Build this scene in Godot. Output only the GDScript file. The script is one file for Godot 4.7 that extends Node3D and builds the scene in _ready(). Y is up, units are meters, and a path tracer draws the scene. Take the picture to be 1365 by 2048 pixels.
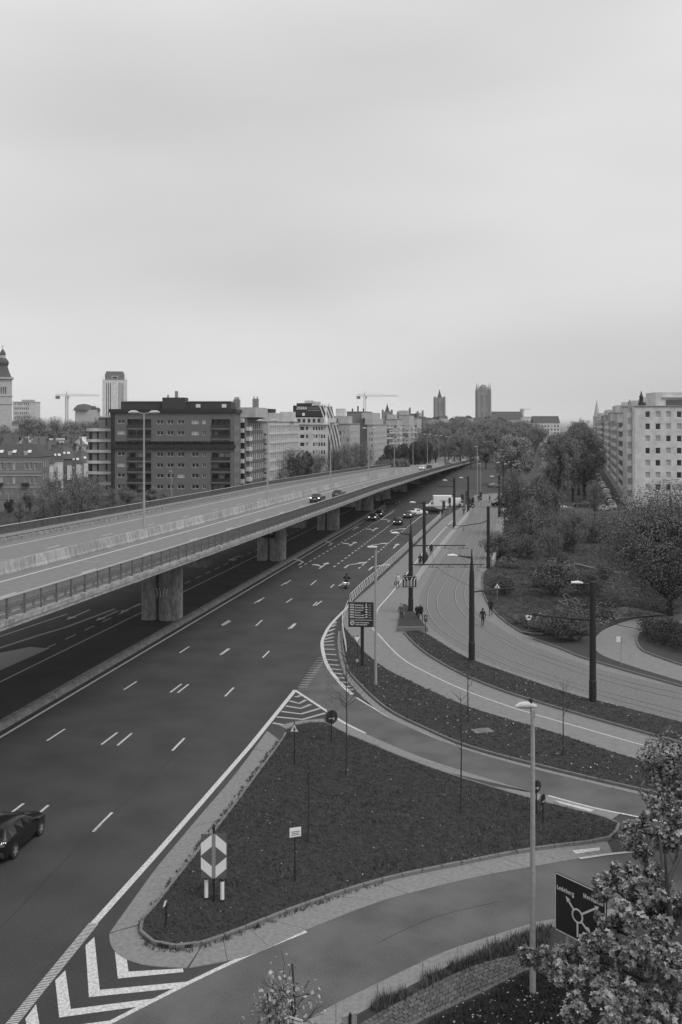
extends Node3D
# A grey, overcast afternoon above a city junction: an elevated road comes down into town beside a wide one-way street.
# Surveyed from a window 20 m up: spot() turns a sighting (x, y) of something on the ground into metres, at() does so for a known distance.
const EYE := 20.0
const LENS := 2030.0
const MX := 682.5
const HORIZON := 848.0

class Shape:
	var v := PackedVector3Array()
	var n := PackedVector3Array()
	var c := PackedColorArray()
	var tone := Color(1, 1, 1)
	func tri(a: Vector3, b: Vector3, d: Vector3, out := Vector3.ZERO) -> void:
		var m := (d - a).cross(b - a)
		if m.length_squared() < 1e-16: return
		if out != Vector3.ZERO and m.dot(out) < 0.0:
			var s := b; b = d; d = s; m = -m
		m = m.normalized()
		v.append(a); v.append(b); v.append(d)
		n.append(m); n.append(m); n.append(m)
		c.append(tone); c.append(tone); c.append(tone)
	func quad(a: Vector3, b: Vector3, d: Vector3, e: Vector3, out := Vector3.ZERO) -> void:
		tri(a, b, d, out); tri(a, d, e, out)
	func box(at: Vector3, size: Vector3, turn := Basis(), bevel := 0.0) -> void:
		var h := size * 0.5
		for ax in 3:
			var u := (ax + 1) % 3
			var w := (ax + 2) % 3
			for s in [-1.0, 1.0]:
				var p := []
				for q in [[-1, -1], [1, -1], [1, 1], [-1, 1]]:
					var r := Vector3.ZERO
					r[ax] = s * h[ax]; r[u] = q[0] * (h[u] - bevel); r[w] = q[1] * (h[w] - bevel)
					p.append(at + turn * r)
				var o := Vector3.ZERO
				o[ax] = s
				quad(p[0], p[1], p[2], p[3], turn * o)
		if bevel > 0.0:
			for ax in 3:
				var u := (ax + 1) % 3
				var w := (ax + 2) % 3
				for s in [-1.0, 1.0]:
					for t in [-1.0, 1.0]:
						var p := []
						for k in [[-1, 0], [1, 0], [1, 1], [-1, 1]]:
							var r := Vector3.ZERO
							r[ax] = k[0] * (h[ax] - bevel)
							r[u] = s * (h[u] - (bevel if k[1] else 0.0)); r[w] = t * (h[w] - (0.0 if k[1] else bevel))
							p.append(at + turn * r)
						var o := Vector3.ZERO
						o[u] = s; o[w] = t
						quad(p[0], p[1], p[2], p[3], turn * o)
	func rod(a: Vector3, b: Vector3, ra: float, rb: float, sides := 8, caps := true) -> void:
		tube([a, b], [ra, rb], sides, caps)
	func tube(pts: Array, rad: Array, sides := 8, caps := true) -> void:
		var rings := []
		var up := Vector3.UP
		for i in pts.size():
			var d: Vector3 = (pts[mini(i + 1, pts.size() - 1)] - pts[maxi(i - 1, 0)]).normalized()
			if absf(d.dot(up)) > 0.95: up = Vector3.RIGHT if absf(d.x) < 0.9 else Vector3.FORWARD
			var x := up.cross(d).normalized()
			var y := d.cross(x)
			up = y
			var ring := []
			for k in sides:
				var t := TAU * k / sides
				ring.append(x * cos(t) + y * sin(t))
			rings.append(ring)
		for i in pts.size() - 1:
			for k in sides:
				var l := (k + 1) % sides
				smooth_quad(pts[i] + rings[i][k] * rad[i], pts[i] + rings[i][l] * rad[i], pts[i + 1] + rings[i + 1][l] * rad[i + 1], pts[i + 1] + rings[i + 1][k] * rad[i + 1], rings[i][k], rings[i][l], rings[i + 1][l], rings[i + 1][k])
		if caps:
			for e in [[0, 1], [pts.size() - 1, pts.size() - 2]]:
				var o: Vector3 = pts[e[0]] - pts[e[1]]
				for k in range(1, sides - 1):
					tri(pts[e[0]] + rings[e[0]][0] * rad[e[0]], pts[e[0]] + rings[e[0]][k] * rad[e[0]], pts[e[0]] + rings[e[0]][k + 1] * rad[e[0]], o)
	func smooth_quad(a: Vector3, b: Vector3, d: Vector3, e: Vector3, na: Vector3, nb: Vector3, nd: Vector3, ne: Vector3) -> void:
		var m := (d - a).cross(b - a)
		if m.dot(na + nb + nd + ne) < 0.0:
			for p in [a, d, b, a, e, d]: v.append(p)
			for p in [na, nd, nb, na, ne, nd]: n.append(p)
		else:
			for p in [a, b, d, a, d, e]: v.append(p)
			for p in [na, nb, nd, na, nd, ne]: n.append(p)
		for k in 6: c.append(tone)
	func lathe(at: Vector3, prof: Array, sides := 16, twist := 0.0, flat := false) -> void:
		# prof: [radius, height] pairs from the bottom up
		for i in prof.size() - 1:
			var r0: float = prof[i][0]; var y0: float = prof[i][1]; var r1: float = prof[i + 1][0]; var y1: float = prof[i + 1][1]
			var sl := Vector2(y1 - y0, r0 - r1).normalized()
			for k in sides:
				var t0 := TAU * k / sides + twist
				var t1 := TAU * (k + 1) / sides + twist
				var e0 := Vector3(cos(t0), 0, sin(t0)); var e1 := Vector3(cos(t1), 0, sin(t1))
				var o0 := e0 * sl.x + Vector3.UP * sl.y; var o1 := e1 * sl.x + Vector3.UP * sl.y
				if flat:
					quad(at + e0 * r0 + Vector3.UP * y0, at + e1 * r0 + Vector3.UP * y0, at + e1 * r1 + Vector3.UP * y1, at + e0 * r1 + Vector3.UP * y1, o0 + o1)
				else:
					smooth_quad(at + e0 * r0 + Vector3.UP * y0, at + e1 * r0 + Vector3.UP * y0, at + e1 * r1 + Vector3.UP * y1, at + e0 * r1 + Vector3.UP * y1, o0, o1, o1, o0)
	func flat_poly(pts: Array, y: float) -> void:
		var p2 := PackedVector2Array()
		for p in pts: p2.append(Vector2(p.x, p.z))
		var ix := Geometry2D.triangulate_polygon(p2)
		for i in range(0, ix.size(), 3):
			tri(Vector3(p2[ix[i]].x, y, p2[ix[i]].y), Vector3(p2[ix[i + 1]].x, y, p2[ix[i + 1]].y), Vector3(p2[ix[i + 2]].x, y, p2[ix[i + 2]].y), Vector3.UP)
	func prism(pts: Array, y0: float, y1: float) -> void:
		flat_poly(pts, y1)
		var mid := 0.0
		for i in pts.size():
			mid += pts[i].x * pts[(i + 1) % pts.size()].z - pts[(i + 1) % pts.size()].x * pts[i].z
		for i in pts.size():
			var a: Vector3 = pts[i]; var b: Vector3 = pts[(i + 1) % pts.size()]
			var o := Vector3(b.z - a.z, 0, a.x - b.x) * signf(mid)
			quad(Vector3(a.x, y0, a.z), Vector3(b.x, y0, b.z), Vector3(b.x, y1, b.z), Vector3(a.x, y1, a.z), o)
	func panel(o: Vector3, x: Vector3, y: Vector3, pts: Array, thick: float) -> void:
		# an outline in the plane of x and y, given thickness towards x.cross(y)
		var p2 := PackedVector2Array()
		for p in pts: p2.append(Vector2(p[0], p[1]))
		var z := x.cross(y).normalized()
		var ix := Geometry2D.triangulate_polygon(p2)
		for i in range(0, ix.size(), 3):
			var t := []
			for k in 3: t.append(o + x * p2[ix[i + k]].x + y * p2[ix[i + k]].y)
			tri(t[0] + z * thick, t[1] + z * thick, t[2] + z * thick, z)
			tri(t[0], t[1], t[2], -z)
		var sgn := -1.0 if Geometry2D.is_polygon_clockwise(p2) else 1.0
		for i in p2.size():
			var a := p2[i]; var b := p2[(i + 1) % p2.size()]
			var o2 := Vector2(b.y - a.y, a.x - b.x) * sgn
			var pa := o + x * a.x + y * a.y; var pb := o + x * b.x + y * b.y
			quad(pa, pb, pb + z * thick, pa + z * thick, x * o2.x + y * o2.y)
	func ribbon(pts: Array, width: float, y: float) -> void:
		for i in pts.size() - 1:
			var s0 := side_of(pts, i) * width * 0.5; var s1 := side_of(pts, i + 1) * width * 0.5
			var a := Vector3(pts[i].x, y, pts[i].z); var b := Vector3(pts[i + 1].x, y, pts[i + 1].z)
			quad(a - s0, a + s0, b + s1, b - s1, Vector3.UP)
	func bar(pts: Array, prof: Array) -> void:
		# a profile of [sideways, up] pairs swept along pts
		for i in pts.size() - 1:
			var s0 := side_of(pts, i); var s1 := side_of(pts, i + 1)
			for k in prof.size() - 1:
				var p: Array = prof[k]; var q: Array = prof[k + 1]
				var o: Vector3 = s0 * (p[1] - q[1]) + Vector3.UP * (q[0] - p[0])
				quad(pts[i] + s0 * p[0] + Vector3.UP * p[1], pts[i + 1] + s1 * p[0] + Vector3.UP * p[1], pts[i + 1] + s1 * q[0] + Vector3.UP * q[1], pts[i] + s0 * q[0] + Vector3.UP * q[1], o)
	static func side_of(pts: Array, i: int) -> Vector3:
		var d: Vector3 = pts[mini(i + 1, pts.size() - 1)] - pts[maxi(i - 1, 0)]
		return Vector3(-d.z, 0, d.x).normalized()
	func soften(limit := 0.5) -> void:
		var near := {}
		for i in v.size():
			var key := Vector3i(v[i] * 500.0)
			if not near.has(key): near[key] = []
			near[key].append(n[i])
		for i in v.size():
			var sum := Vector3.ZERO
			for m in near[Vector3i(v[i] * 500.0)]:
				if m.dot(n[i]) > limit: sum += m
			n[i] = sum.normalized()
	func mesh() -> ArrayMesh:
		var a := []
		a.resize(Mesh.ARRAY_MAX)
		a[Mesh.ARRAY_VERTEX] = v; a[Mesh.ARRAY_NORMAL] = n; a[Mesh.ARRAY_COLOR] = c
		var m := ArrayMesh.new()
		m.add_surface_from_arrays(Mesh.PRIMITIVE_TRIANGLES, a)
		return m

var rng := RandomNumberGenerator.new()
var taken := {}
var mats := {}
var tex := {}

func spot(x: float, y: float, h := 0.0) -> Vector3:
	var d := (EYE - h) * LENS / (y - HORIZON)
	return Vector3((x - MX) * d / LENS, h, -d)
func at(x: float, d: float, h := 0.0) -> Vector3:
	return Vector3((x - MX) * d / LENS, h, -d)
func rise(y: float, d: float) -> float:
	return EYE - (y - HORIZON) * d / LENS
func spots(list: Array) -> Array:
	var r := []
	for p in list: r.append(spot(p[0], p[1]))
	return r
func curve(pts: Array, per := 5, closed := false) -> Array:
	var r := []
	var m := pts.size()
	for i in (m if closed else m - 1):
		var a: Vector3 = pts[(i - 1 + m) % m] if closed or i > 0 else pts[0]
		var b: Vector3 = pts[i]
		var d: Vector3 = pts[(i + 1) % m]
		var e: Vector3 = pts[(i + 2) % m] if closed or i < m - 2 else pts[m - 1]
		for k in per: r.append(b.cubic_interpolate(d, a, e, float(k) / per))
	if not closed: r.append(pts[m - 1])
	return r
func even(pts: Array, step: float) -> Array:
	# points every step metres along a line
	var r := [pts[0]]
	var left := step
	for i in pts.size() - 1:
		var a: Vector3 = pts[i]; var b: Vector3 = pts[i + 1]
		var l := a.distance_to(b)
		var t := left
		while t <= l:
			r.append(a.lerp(b, t / l)); t += step
		left = t - l
	return r
func numbered(called: String, under: Node) -> String:
	var key := str(under.get_instance_id()) + called
	taken[key] = taken.get(key, -1) + 1
	return called if taken[key] == 0 else "%s_%03d" % [called, taken[key]]
func hang(o: Node3D, called: String, under: Node) -> void:
	o.name = numbered(called, under)
	under.add_child(o, true)
func thing(called: String, label: String, category: String, where := Vector3.ZERO, turn := 0.0, group := "") -> Node3D:
	var o := Node3D.new()
	hang(o, called, self)
	o.position = where; o.rotation.y = turn
	tag(o, label, category, group)
	return o
func tag(o: Node, label: String, category: String, group := "", kind := "") -> void:
	if label: o.set_meta("label", label)
	if category: o.set_meta("category", category)
	if group: o.set_meta("group", group)
	if kind: o.set_meta("kind", kind)
func part(under: Node, called: String, s, m: Material, where := Transform3D()) -> MeshInstance3D:
	var o := MeshInstance3D.new()
	o.mesh = s.mesh() if s is Shape else s
	o.material_override = m
	o.transform = where
	hang(o, called, under)
	return o
func struct(called: String, s, m: Material) -> MeshInstance3D:
	var o := part(self, called, s, m)
	o.set_meta("kind", "structure")
	return o
func copy(o: Node3D, called: String, where: Vector3, turn: float, size := 1.0, label := "", group := "", category := "") -> Node3D:
	var r: Node3D = o.duplicate()
	hang(r, called, self)
	r.position = where; r.rotation.y = turn; r.scale = Vector3.ONE * size
	tag(r, label, category, group)
	return r

func noise_image(freq: float, octaves: int, seed_: int, size: int, kind := FastNoiseLite.TYPE_SIMPLEX_SMOOTH) -> PackedByteArray:
	var f := FastNoiseLite.new()
	f.seed = seed_; f.frequency = freq; f.noise_type = kind; f.fractal_octaves = octaves
	return f.get_seamless_image(size, size, false, false, 0.1, true).get_data()
func make_tex(called: String, layers: Array, lo: float, hi: float, size := 1024, gamma := 1.0) -> void:
	# layers: [bytes, weight]; the blend runs from lo to hi
	var b := PackedByteArray()
	b.resize(size * size)
	var table := PackedByteArray()
	for i in 256: table.append(int(clampf(lo + (hi - lo) * pow(i / 255.0, gamma), 0, 1) * 255.0))
	var sum := 0.0
	for l in layers: sum += l[1]
	if layers.size() == 1:
		for i in size * size: b[i] = table[layers[0][0][i]]
	else:
		var d0: PackedByteArray = layers[0][0]; var d1: PackedByteArray = layers[1][0]
		var w0: float = layers[0][1] / sum; var w1: float = layers[1][1] / sum
		for i in size * size: b[i] = table[int(d0[i] * w0 + d1[i] * w1)]
	var im := Image.create_from_data(size, size, false, Image.FORMAT_L8, b)
	im.generate_mipmaps()
	tex[called] = ImageTexture.create_from_image(im)
func mat(called: String, grey: float, rough := 0.8, map := "", tile := 4.0, metal := 0.0, stretch := 1.0) -> StandardMaterial3D:
	if mats.has(called): return mats[called]
	var m := StandardMaterial3D.new()
	m.albedo_color = Color(grey, grey, grey).linear_to_srgb()
	m.roughness = rough; m.metallic = metal
	if map:
		m.albedo_texture = tex[map]
		m.uv1_triplanar = true; m.uv1_world_triplanar = true
		m.uv1_scale = Vector3(1.0 / tile, 1.0 / tile / stretch, 1.0 / tile)
	mats[called] = m
	return m
func leafy(called: String, light_through := 0.25) -> StandardMaterial3D:
	if mats.has(called): return mats[called]
	var m := StandardMaterial3D.new()
	m.vertex_color_use_as_albedo = true
	m.roughness = 0.7
	m.cull_mode = BaseMaterial3D.CULL_DISABLED
	if light_through > 0.0:
		m.backlight_enabled = true
		m.backlight = Color(light_through, light_through, light_through)
	mats[called] = m
	return m

func _ready() -> void:
	rng.seed = 7
	set_camera_and_sky()
	make_materials()
	build_ground()
	build_viaduct()
	build_buildings()
	build_trees()
	build_furniture()
	build_traffic()
	build_people()

func set_camera_and_sky() -> void:
	var cam := Camera3D.new()
	cam.name = "camera"
	cam.near = 0.5; cam.far = 8000.0
	cam.projection = Camera3D.PROJECTION_FRUSTUM
	cam.size = 2048.0 / LENS * cam.near
	cam.frustum_offset = Vector2(0.0, -(1024.0 - HORIZON) / LENS * cam.near)
	cam.position = Vector3(0, EYE, 0)
	add_child(cam)
	cam.current = true
	var f := FastNoiseLite.new()
	f.seed = 21; f.frequency = 0.55; f.fractal_octaves = 4; f.fractal_gain = 0.42
	var w := 1024; var h := 512
	var im := Image.create(w, h, false, Image.FORMAT_RGBF)
	for y in h:
		var el := PI * (0.5 - (y + 0.5) / h)
		for x in w:
			var az := TAU * (x + 0.5) / w
			var dir := Vector3(sin(az) * cos(el), sin(el), cos(az) * cos(el))
			var q := Vector3(dir.x * 1.1, maxf(dir.y, 0.0) * 4.2, dir.z * 1.1) * 1.6
			var g := 0.65 + 0.22 * f.get_noise_3dv(q)
			if el < 0.0: g = 0.2
			im.set_pixel(x, y, Color(g, g, g))
	var sm := PanoramaSkyMaterial.new()
	sm.panorama = ImageTexture.create_from_image(im)
	var sky := Sky.new()
	sky.sky_material = sm
	var e := Environment.new()
	e.background_mode = Environment.BG_SKY
	e.sky = sky
	e.tonemap_mode = Environment.TONE_MAPPER_LINEAR
	e.tonemap_exposure = 1.1
	e.sdfgi_enabled = true; e.ssao_enabled = true; e.ssil_enabled = true
	e.fog_enabled = true
	e.fog_density = 0.00008
	e.fog_light_color = Color(0.86, 0.86, 0.86)
	var we := WorldEnvironment.new()
	we.name = "world"
	we.environment = e
	add_child(we)
	var sun := DirectionalLight3D.new()
	sun.name = "sun"
	sun.light_energy = 0.5
	sun.light_angular_distance = 30.0
	sun.light_color = Color(1, 1, 1)
	sun.shadow_enabled = true
	sun.rotation_degrees = Vector3(-54, 48, 0)
	add_child(sun)

func make_materials() -> void:
	var fine := noise_image(0.35, 2, 1, 1024)
	var mid := noise_image(0.03, 4, 2, 1024)
	var big := noise_image(0.008, 5, 3, 1024)
	var cell := noise_image(0.05, 2, 4, 1024, FastNoiseLite.TYPE_CELLULAR)
	make_tex("grain", [[fine, 0.7], [mid, 0.3]], 0.7, 1.12)
	make_tex("patchy", [[mid, 0.5], [big, 0.5]], 0.55, 1.2)
	make_tex("stain", [[fine, 0.2], [mid, 0.8]], 0.3, 1.25)
	make_tex("turf", [[fine, 0.5], [mid, 0.5]], 0.55, 1.2)
	make_tex("soft", [[fine, 0.35], [big, 0.65]], 0.82, 1.1)
	make_tex("tarmac", [[fine, 0.5], [big, 0.5]], 0.62, 1.2)
	make_tex("wear", [[fine, 0.45], [mid, 0.55]], 0.2, 1.02, 1024, 0.45)
	make_tex("weather", [[mid, 0.5], [big, 0.5]], 0.5, 1.2)
	make_tex("speckle", [[fine, 0.55], [mid, 0.45]], 0.7, 1.14)
	make_tex("setts", [[cell, 0.6], [mid, 0.4]], 0.6, 1.15)
	make_tex("streaks", [[big, 1.0]], 0.45, 1.3)
	mat("asphalt", 0.055, 0.85, "tarmac", 46.0)
	mat("slip", 0.12, 0.85, "tarmac", 30.0)
	mat("path", 0.24, 0.9, "grain", 22.0)
	mat("tram", 0.22, 0.9, "setts", 7.0)
	mat("kerb", 0.2, 0.9, "speckle", 5.0)
	mat("slab", 0.25, 0.9, "speckle", 8.0)
	mat("lawn", 0.042, 0.95, "turf", 6.0)
	mat("earth", 0.055, 0.95, "turf", 9.0)
	mat("paint", 0.86, 0.7, "wear", 5.0)
	mat("worn_paint", 0.6, 0.75, "wear", 2.5)
	mat("tar", 0.03, 0.7)
	mat("steel", 0.45, 0.4, "", 1.0, 0.6)
	mat("rail_steel", 0.34, 0.35, "", 1.0, 0.5)
	mat("groove", 0.05, 0.9)
	mat("galva", 0.35, 0.55, "soft", 2.0)
	mat("deck", 0.22, 0.9, "grain", 30.0)
	mat("concrete", 0.44, 0.9, "weather", 9.0, 0.0, 3.0)
	mat("pier", 0.44, 0.9, "weather", 9.0, 0.0, 3.0)
	mat("soffit", 0.44, 0.9, "patchy", 8.0)
	mat("rail_paint", 0.2, 0.6, "stain", 3.0)
	mat("black", 0.02, 0.5)
	mat("pole_black", 0.028, 0.6, "stain", 3.0)
	mat("white", 0.75, 0.6)
	mat("dull_white", 0.62, 0.7, "speckle", 3.0)
	mat("glass", 0.03, 0.08)
	mat("curtain", 0.35, 0.5)
	mat("bark", 0.07, 0.95, "stain", 1.5)
	mat("rubber", 0.02, 0.8)
	mat("rim", 0.4, 0.35, "", 1.0, 0.7)

# ---------------------------------------------------------------- ground
const TH := 0.1793
func road_pt(s: float, t: float, y := 0.0) -> Vector3:
	# s metres along the main street's direction, t metres to its side
	return Vector3(sin(TH) * s + cos(TH) * t, y, -cos(TH) * s + sin(TH) * t)
func road_t(p: Vector3) -> float:
	return p.x * cos(TH) + p.z * sin(TH)
func road_s(p: Vector3) -> float:
	return p.x * sin(TH) - p.z * cos(TH)

func lawn(called: String, outline: Array, m := "lawn", top := 0.13) -> MeshInstance3D:
	var s := Shape.new()
	s.prism(outline, -0.02, top)
	return struct(called, s, mats[m])
func kerb(under: Node, line: Array, step := 1.0, w := 0.14, h := 0.17, m := "kerb") -> void:
	var pts := even(line, step)
	var s := Shape.new()
	s.box(Vector3.ZERO, Vector3(w, h + 0.02, step - 0.015), Basis(), 0.02)
	var shared := s.mesh()
	for i in pts.size() - 1:
		var a: Vector3 = pts[i]; var b: Vector3 = pts[i + 1]
		var d := (b - a).normalized()
		var turn := Basis(Vector3(-d.z, 0, d.x), Vector3.UP, -d)
		part(under, "kerb_stone", shared, mats[m], Transform3D(turn, (a + b) * 0.5 + Vector3(0, (h - 0.02) * 0.5 + rng.randf_range(-0.006, 0.006), 0)))
func slabs(under: Node, inner: Array, outer: Array, count: int, called := "gutter_slab", y := 0.022, m := "slab") -> void:
	# flat concrete slabs between two lines, with open joints
	var a := curve(inner, 8); var b := curve(outer, 8)
	for i in count:
		var s := Shape.new()
		var sub := 5
		var poly := []
		for k in sub + 1: poly.append(pick(a, (i + 0.006 + 0.988 * k / sub) / count))
		for k in sub + 1: poly.append(pick(b, (i + 0.006 + 0.988 * (sub - k) / sub) / count))
		s.prism(poly, -0.02, y + rng.randf_range(-0.004, 0.004))
		part(under, called, s, mats[m])
func pick(line: Array, t: float) -> Vector3:
	var f := clampf(t, 0.0, 1.0) * (line.size() - 1)
	var i := mini(int(f), line.size() - 2)
	return line[i].lerp(line[i + 1], f - i)
func mark(under: Node, called: String, pts: Array, w: float, m := "paint", y := 0.005) -> void:
	var s := Shape.new()
	s.ribbon(pts, w, y)
	part(under, called, s, mats[m])
func mark_poly(under: Node, called: String, px: Array, m := "paint", y := 0.005) -> void:
	var s := Shape.new()
	s.flat_poly(spots(px), y)
	part(under, called, s, mats[m])
func arrow(under: Node, where: Vector3, dir: float, kind: String, size := 1.0, m := "paint") -> void:
	# painted turn arrows: shaft along -z, head to one side or ahead
	var b := Basis(Vector3.UP, -dir)
	var outs := []
	if kind == "bend_l": outs = [[[-.1, 2.5], [.1, 2.5], [.1, 0], [-1.0, -2.0], [-.7, -2.3], [-1.7, -2.7], [-1.7, -1.4], [-1.3, -1.75], [-.1, 0.1]]]
	if kind == "bend_r": outs = [[[.1, 2.5], [-.1, 2.5], [-.1, 0], [1.0, -2.0], [.7, -2.3], [1.7, -2.7], [1.7, -1.4], [1.3, -1.75], [.1, 0.1]]]
	if kind == "ahead": outs = [[[-.1, 2.5], [.1, 2.5], [.1, -1.2], [.4, -1.2], [0, -2.7], [-.4, -1.2], [-.1, -1.2]]]
	if kind == "both": outs = [[[-.1, 2.5], [.1, 2.5], [.1, -1.2], [.4, -1.2], [0, -2.7], [-.4, -1.2], [-.1, -1.2], [-.1, 0.5], [-.8, -.4], [-.5, -.7], [-1.4, -.9], [-1.4, .1], [-1.1, -.2], [-.1, 1.0]]]
	for o in outs:
		var s := Shape.new()
		var pts := []
		for p in o: pts.append(where + b * Vector3(p[0] * size, 0, p[1] * size))
		s.flat_poly(pts, 0.005)
		part(under, "turn_arrow", s, mats[m])

var isle1 := []
var isle2 := []
var isle3 := []
var park := []

func build_ground() -> void:
	var s := Shape.new()
	s.flat_poly([Vector3(-1500, 0, 60), Vector3(1500, 0, 60), Vector3(3000, 0, -2600), Vector3(-3000, 0, -2600)], -0.06)
	struct("ground", s, mats.earth)
	# main street and the cross street at its far end
	s = Shape.new()
	s.flat_poly([road_pt(10, -33.6), road_pt(10, 40), spot(1500, 2400), spot(1700, 1750), spot(1420, 1600), spot(1060, 1590), spot(760, 1450), spot(690, 1330), spot(684, 1260), spot(705, 1206), spot(752, 1163), spot(820, 1100), spot(886, 1036), spot(925, 1010), spot(985, 1000), spot(1000, 985), road_pt(330, -33.6)], 0.0)
	var road := struct("road", s, mats.asphalt)
	s = Shape.new()
	s.flat_poly([road_pt(20, -62), road_pt(20, -39.4), road_pt(420, -39.4), road_pt(420, -62)], 0.0)
	var road2 := struct("road_beyond_viaduct", s, mats.asphalt)
	s = Shape.new()
	s.flat_poly([road_pt(20, -39.4), road_pt(20, -34.7), road_pt(330, -34.7), road_pt(330, -39.4)], 0.03)
	struct("pavement_under_viaduct", s, mats.asphalt)
	# slip road surface, a lighter asphalt
	s = Shape.new()
	s.flat_poly(curve(spots([[598, 1378], [648, 1318], [658, 1332], [675, 1357], [712, 1395], [760, 1424], [860, 1468], [934, 1497], [1056, 1531], [1182, 1562], [1311, 1592]]), 3) + spots([[1420, 1625], [1420, 1680], [1293, 1640]]) + curve(spots([[1097, 1594], [1056, 1583], [860, 1522], [731, 1469], [661, 1427], [595, 1383]]), 3), 0.004)
	struct("slip_road", s, mats.slip)
	s = Shape.new()
	s.flat_poly(curve(spots([[1380, 1700], [1227, 1707], [1155, 1717], [1057, 1734], [950, 1754], [816, 1787], [736, 1811], [615, 1858], [500, 1909], [374, 1968]]), 3) + spots([[216, 2050], [60, 2200], [420, 2300], [560, 2080]]) + curve(spots([[629, 2034], [684, 2004], [780, 1957], [882, 1909], [950, 1885], [1058, 1851], [1104, 1841], [1400, 1790]]), 3), 0.004)
	struct("turning_lane", s, mats.slip)
	# light paving: cycle path, footpath and tram curve
	s = Shape.new()
	s.flat_poly(curve(spots([[683, 1250], [700, 1212], [752, 1165], [820, 1102], [886, 1038], [930, 1010], [950, 990]]), 3) + spots([[1010, 985], [1030, 1000], [1008, 1068]]) + curve(spots([[990, 1130], [967, 1147], [966, 1179], [973, 1201], [987, 1222], [1010, 1244], [1046, 1268], [1096, 1282], [1180, 1321], [1365, 1374], [1500, 1412]]), 3) + spots([[1500, 1600]]) + curve(spots([[1400, 1556], [1311, 1533], [1230, 1509], [1119, 1472], [1008, 1439], [933, 1415], [857, 1382], [775, 1342], [732, 1309], [716, 1290], [690, 1255]]), 3), 0.008)
	var plaza := struct("pavement", s, mats.path)
	# tram track bed, paved with setts
	s = Shape.new()
	var bed_l := spots([[951, 1000], [935, 1040], [895, 1104], [868, 1140], [845, 1180], [840, 1200], [841, 1220], [852, 1243], [872, 1265], [925, 1300], [1010, 1338], [1063, 1355], [1230, 1407], [1365, 1443], [1500, 1480]])
	var bed_r := spots([[1500, 1420], [1365, 1378], [1267, 1356], [1178, 1331], [1063, 1291], [1020, 1268], [965, 1233], [950, 1212], [944, 1193], [945, 1175], [957, 1152], [985, 1068], [1010, 1000]])
	s.flat_poly(curve(bed_l, 3) + curve(bed_r, 3), 0.012)
	var bed := struct("tramway_paving", s, mats.tram)
	var rails := [
		[[957, 1031], [943, 1054], [907, 1104], [882, 1137], [860, 1176], [856, 1195], [855, 1214], [865, 1239], [884, 1260], [938, 1294], [1010, 1328], [1063, 1347], [1230, 1398], [1365, 1433], [1480, 1464]],
		[[966, 1031], [953, 1054], [922, 1110], [903, 1144], [878, 1187], [875, 1206], [881, 1228], [900, 1250], [949, 1286], [1010, 1315], [1063, 1336], [1178, 1374], [1365, 1424], [1480, 1454]],
		[[980, 1020], [968, 1054], [935, 1133], [914, 1174], [911, 1193], [916, 1212], [933, 1233], [965, 1256], [1015, 1288], [1063, 1311], [1178, 1351], [1267, 1376], [1365, 1399], [1480, 1427]],
		[[990, 1020], [980, 1054], [960, 1110], [943, 1152], [932, 1172], [930, 1193], [935, 1212], [951, 1233], [982, 1263], [1010, 1278], [1063, 1302], [1178, 1341], [1267, 1366], [1365, 1388], [1480, 1416]]]
	for r in rails:
		var line := curve(spots(r), 5)
		var q := Shape.new()
		for k in line.size(): line[k].y = 0.012
		q.bar(line, [[-0.03, 0.0], [-0.03, 0.012], [0.03, 0.012], [0.03, 0.0]])
		part(bed, "tram_rail", q, mats.rail_steel)
		q = Shape.new()
		for k in line.size(): line[k] += Shape.side_of(line, k) * 0.075
		q.ribbon(line, 0.06, 0.017)
		part(bed, "rail_groove", q, mats.groove)
	# lines on the paving
	mark(plaza, "cycle_path_line", curve(spots([[912, 1036], [887, 1060], [850, 1102], [792, 1176], [759, 1214], [753, 1231]]), 5), 0.16, "paint", 0.016)
	mark(plaza, "cycle_path_line", curve(spots([[745, 1253], [748, 1260], [756, 1268], [802, 1315], [857, 1347], [933, 1382], [1010, 1410], [1060, 1426], [1182, 1461], [1365, 1513], [1480, 1546]]), 5), 0.13, "paint", 0.016)
	# grass islands
	isle1 = curve(spots([[577, 1462], [605, 1451], [647, 1448], [672, 1460], [717, 1481], [860, 1539], [1056, 1600], [1222, 1643], [1232, 1662], [1215, 1681], [1063, 1702], [934, 1727], [761, 1764], [596, 1818], [500, 1856], [403, 1891], [348, 1897], [311, 1891], [286, 1873], [278, 1853], [304, 1824], [380, 1727], [450, 1639], [520, 1544], [563, 1485]]), 4, true)
	var l1 := lawn("lawn_triangle", isle1)
	kerb(l1, isle1 + [isle1[0]])
	isle2 = curve(spots([[684, 1258], [685, 1290], [694, 1334], [713, 1363], [775, 1420], [860, 1463], [934, 1494], [1056, 1528], [1182, 1559], [1311, 1589], [1420, 1614]]), 4) + curve(spots([[1420, 1562], [1311, 1533], [1230, 1509], [1119, 1472], [1008, 1439], [933, 1415], [857, 1382], [775, 1342], [732, 1309], [716, 1290], [693, 1262]]), 4)
	var l2 := lawn("lawn_beside_slip_road", isle2)
	kerb(l2, curve(spots([[684, 1258], [685, 1290], [694, 1334], [713, 1363], [775, 1420], [860, 1463], [934, 1494], [1056, 1528], [1182, 1559], [1311, 1589], [1420, 1614]]), 4))
	isle3 = curve(spots([[808, 1266], [830, 1290], [865, 1317], [933, 1354], [1010, 1385], [1063, 1402], [1174, 1435], [1365, 1489], [1480, 1522]]), 4) + curve(spots([[1480, 1480], [1365, 1448], [1230, 1413], [1137, 1389], [1008, 1345], [935, 1318], [897, 1297], [857, 1272], [835, 1263]]), 4)
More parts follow.
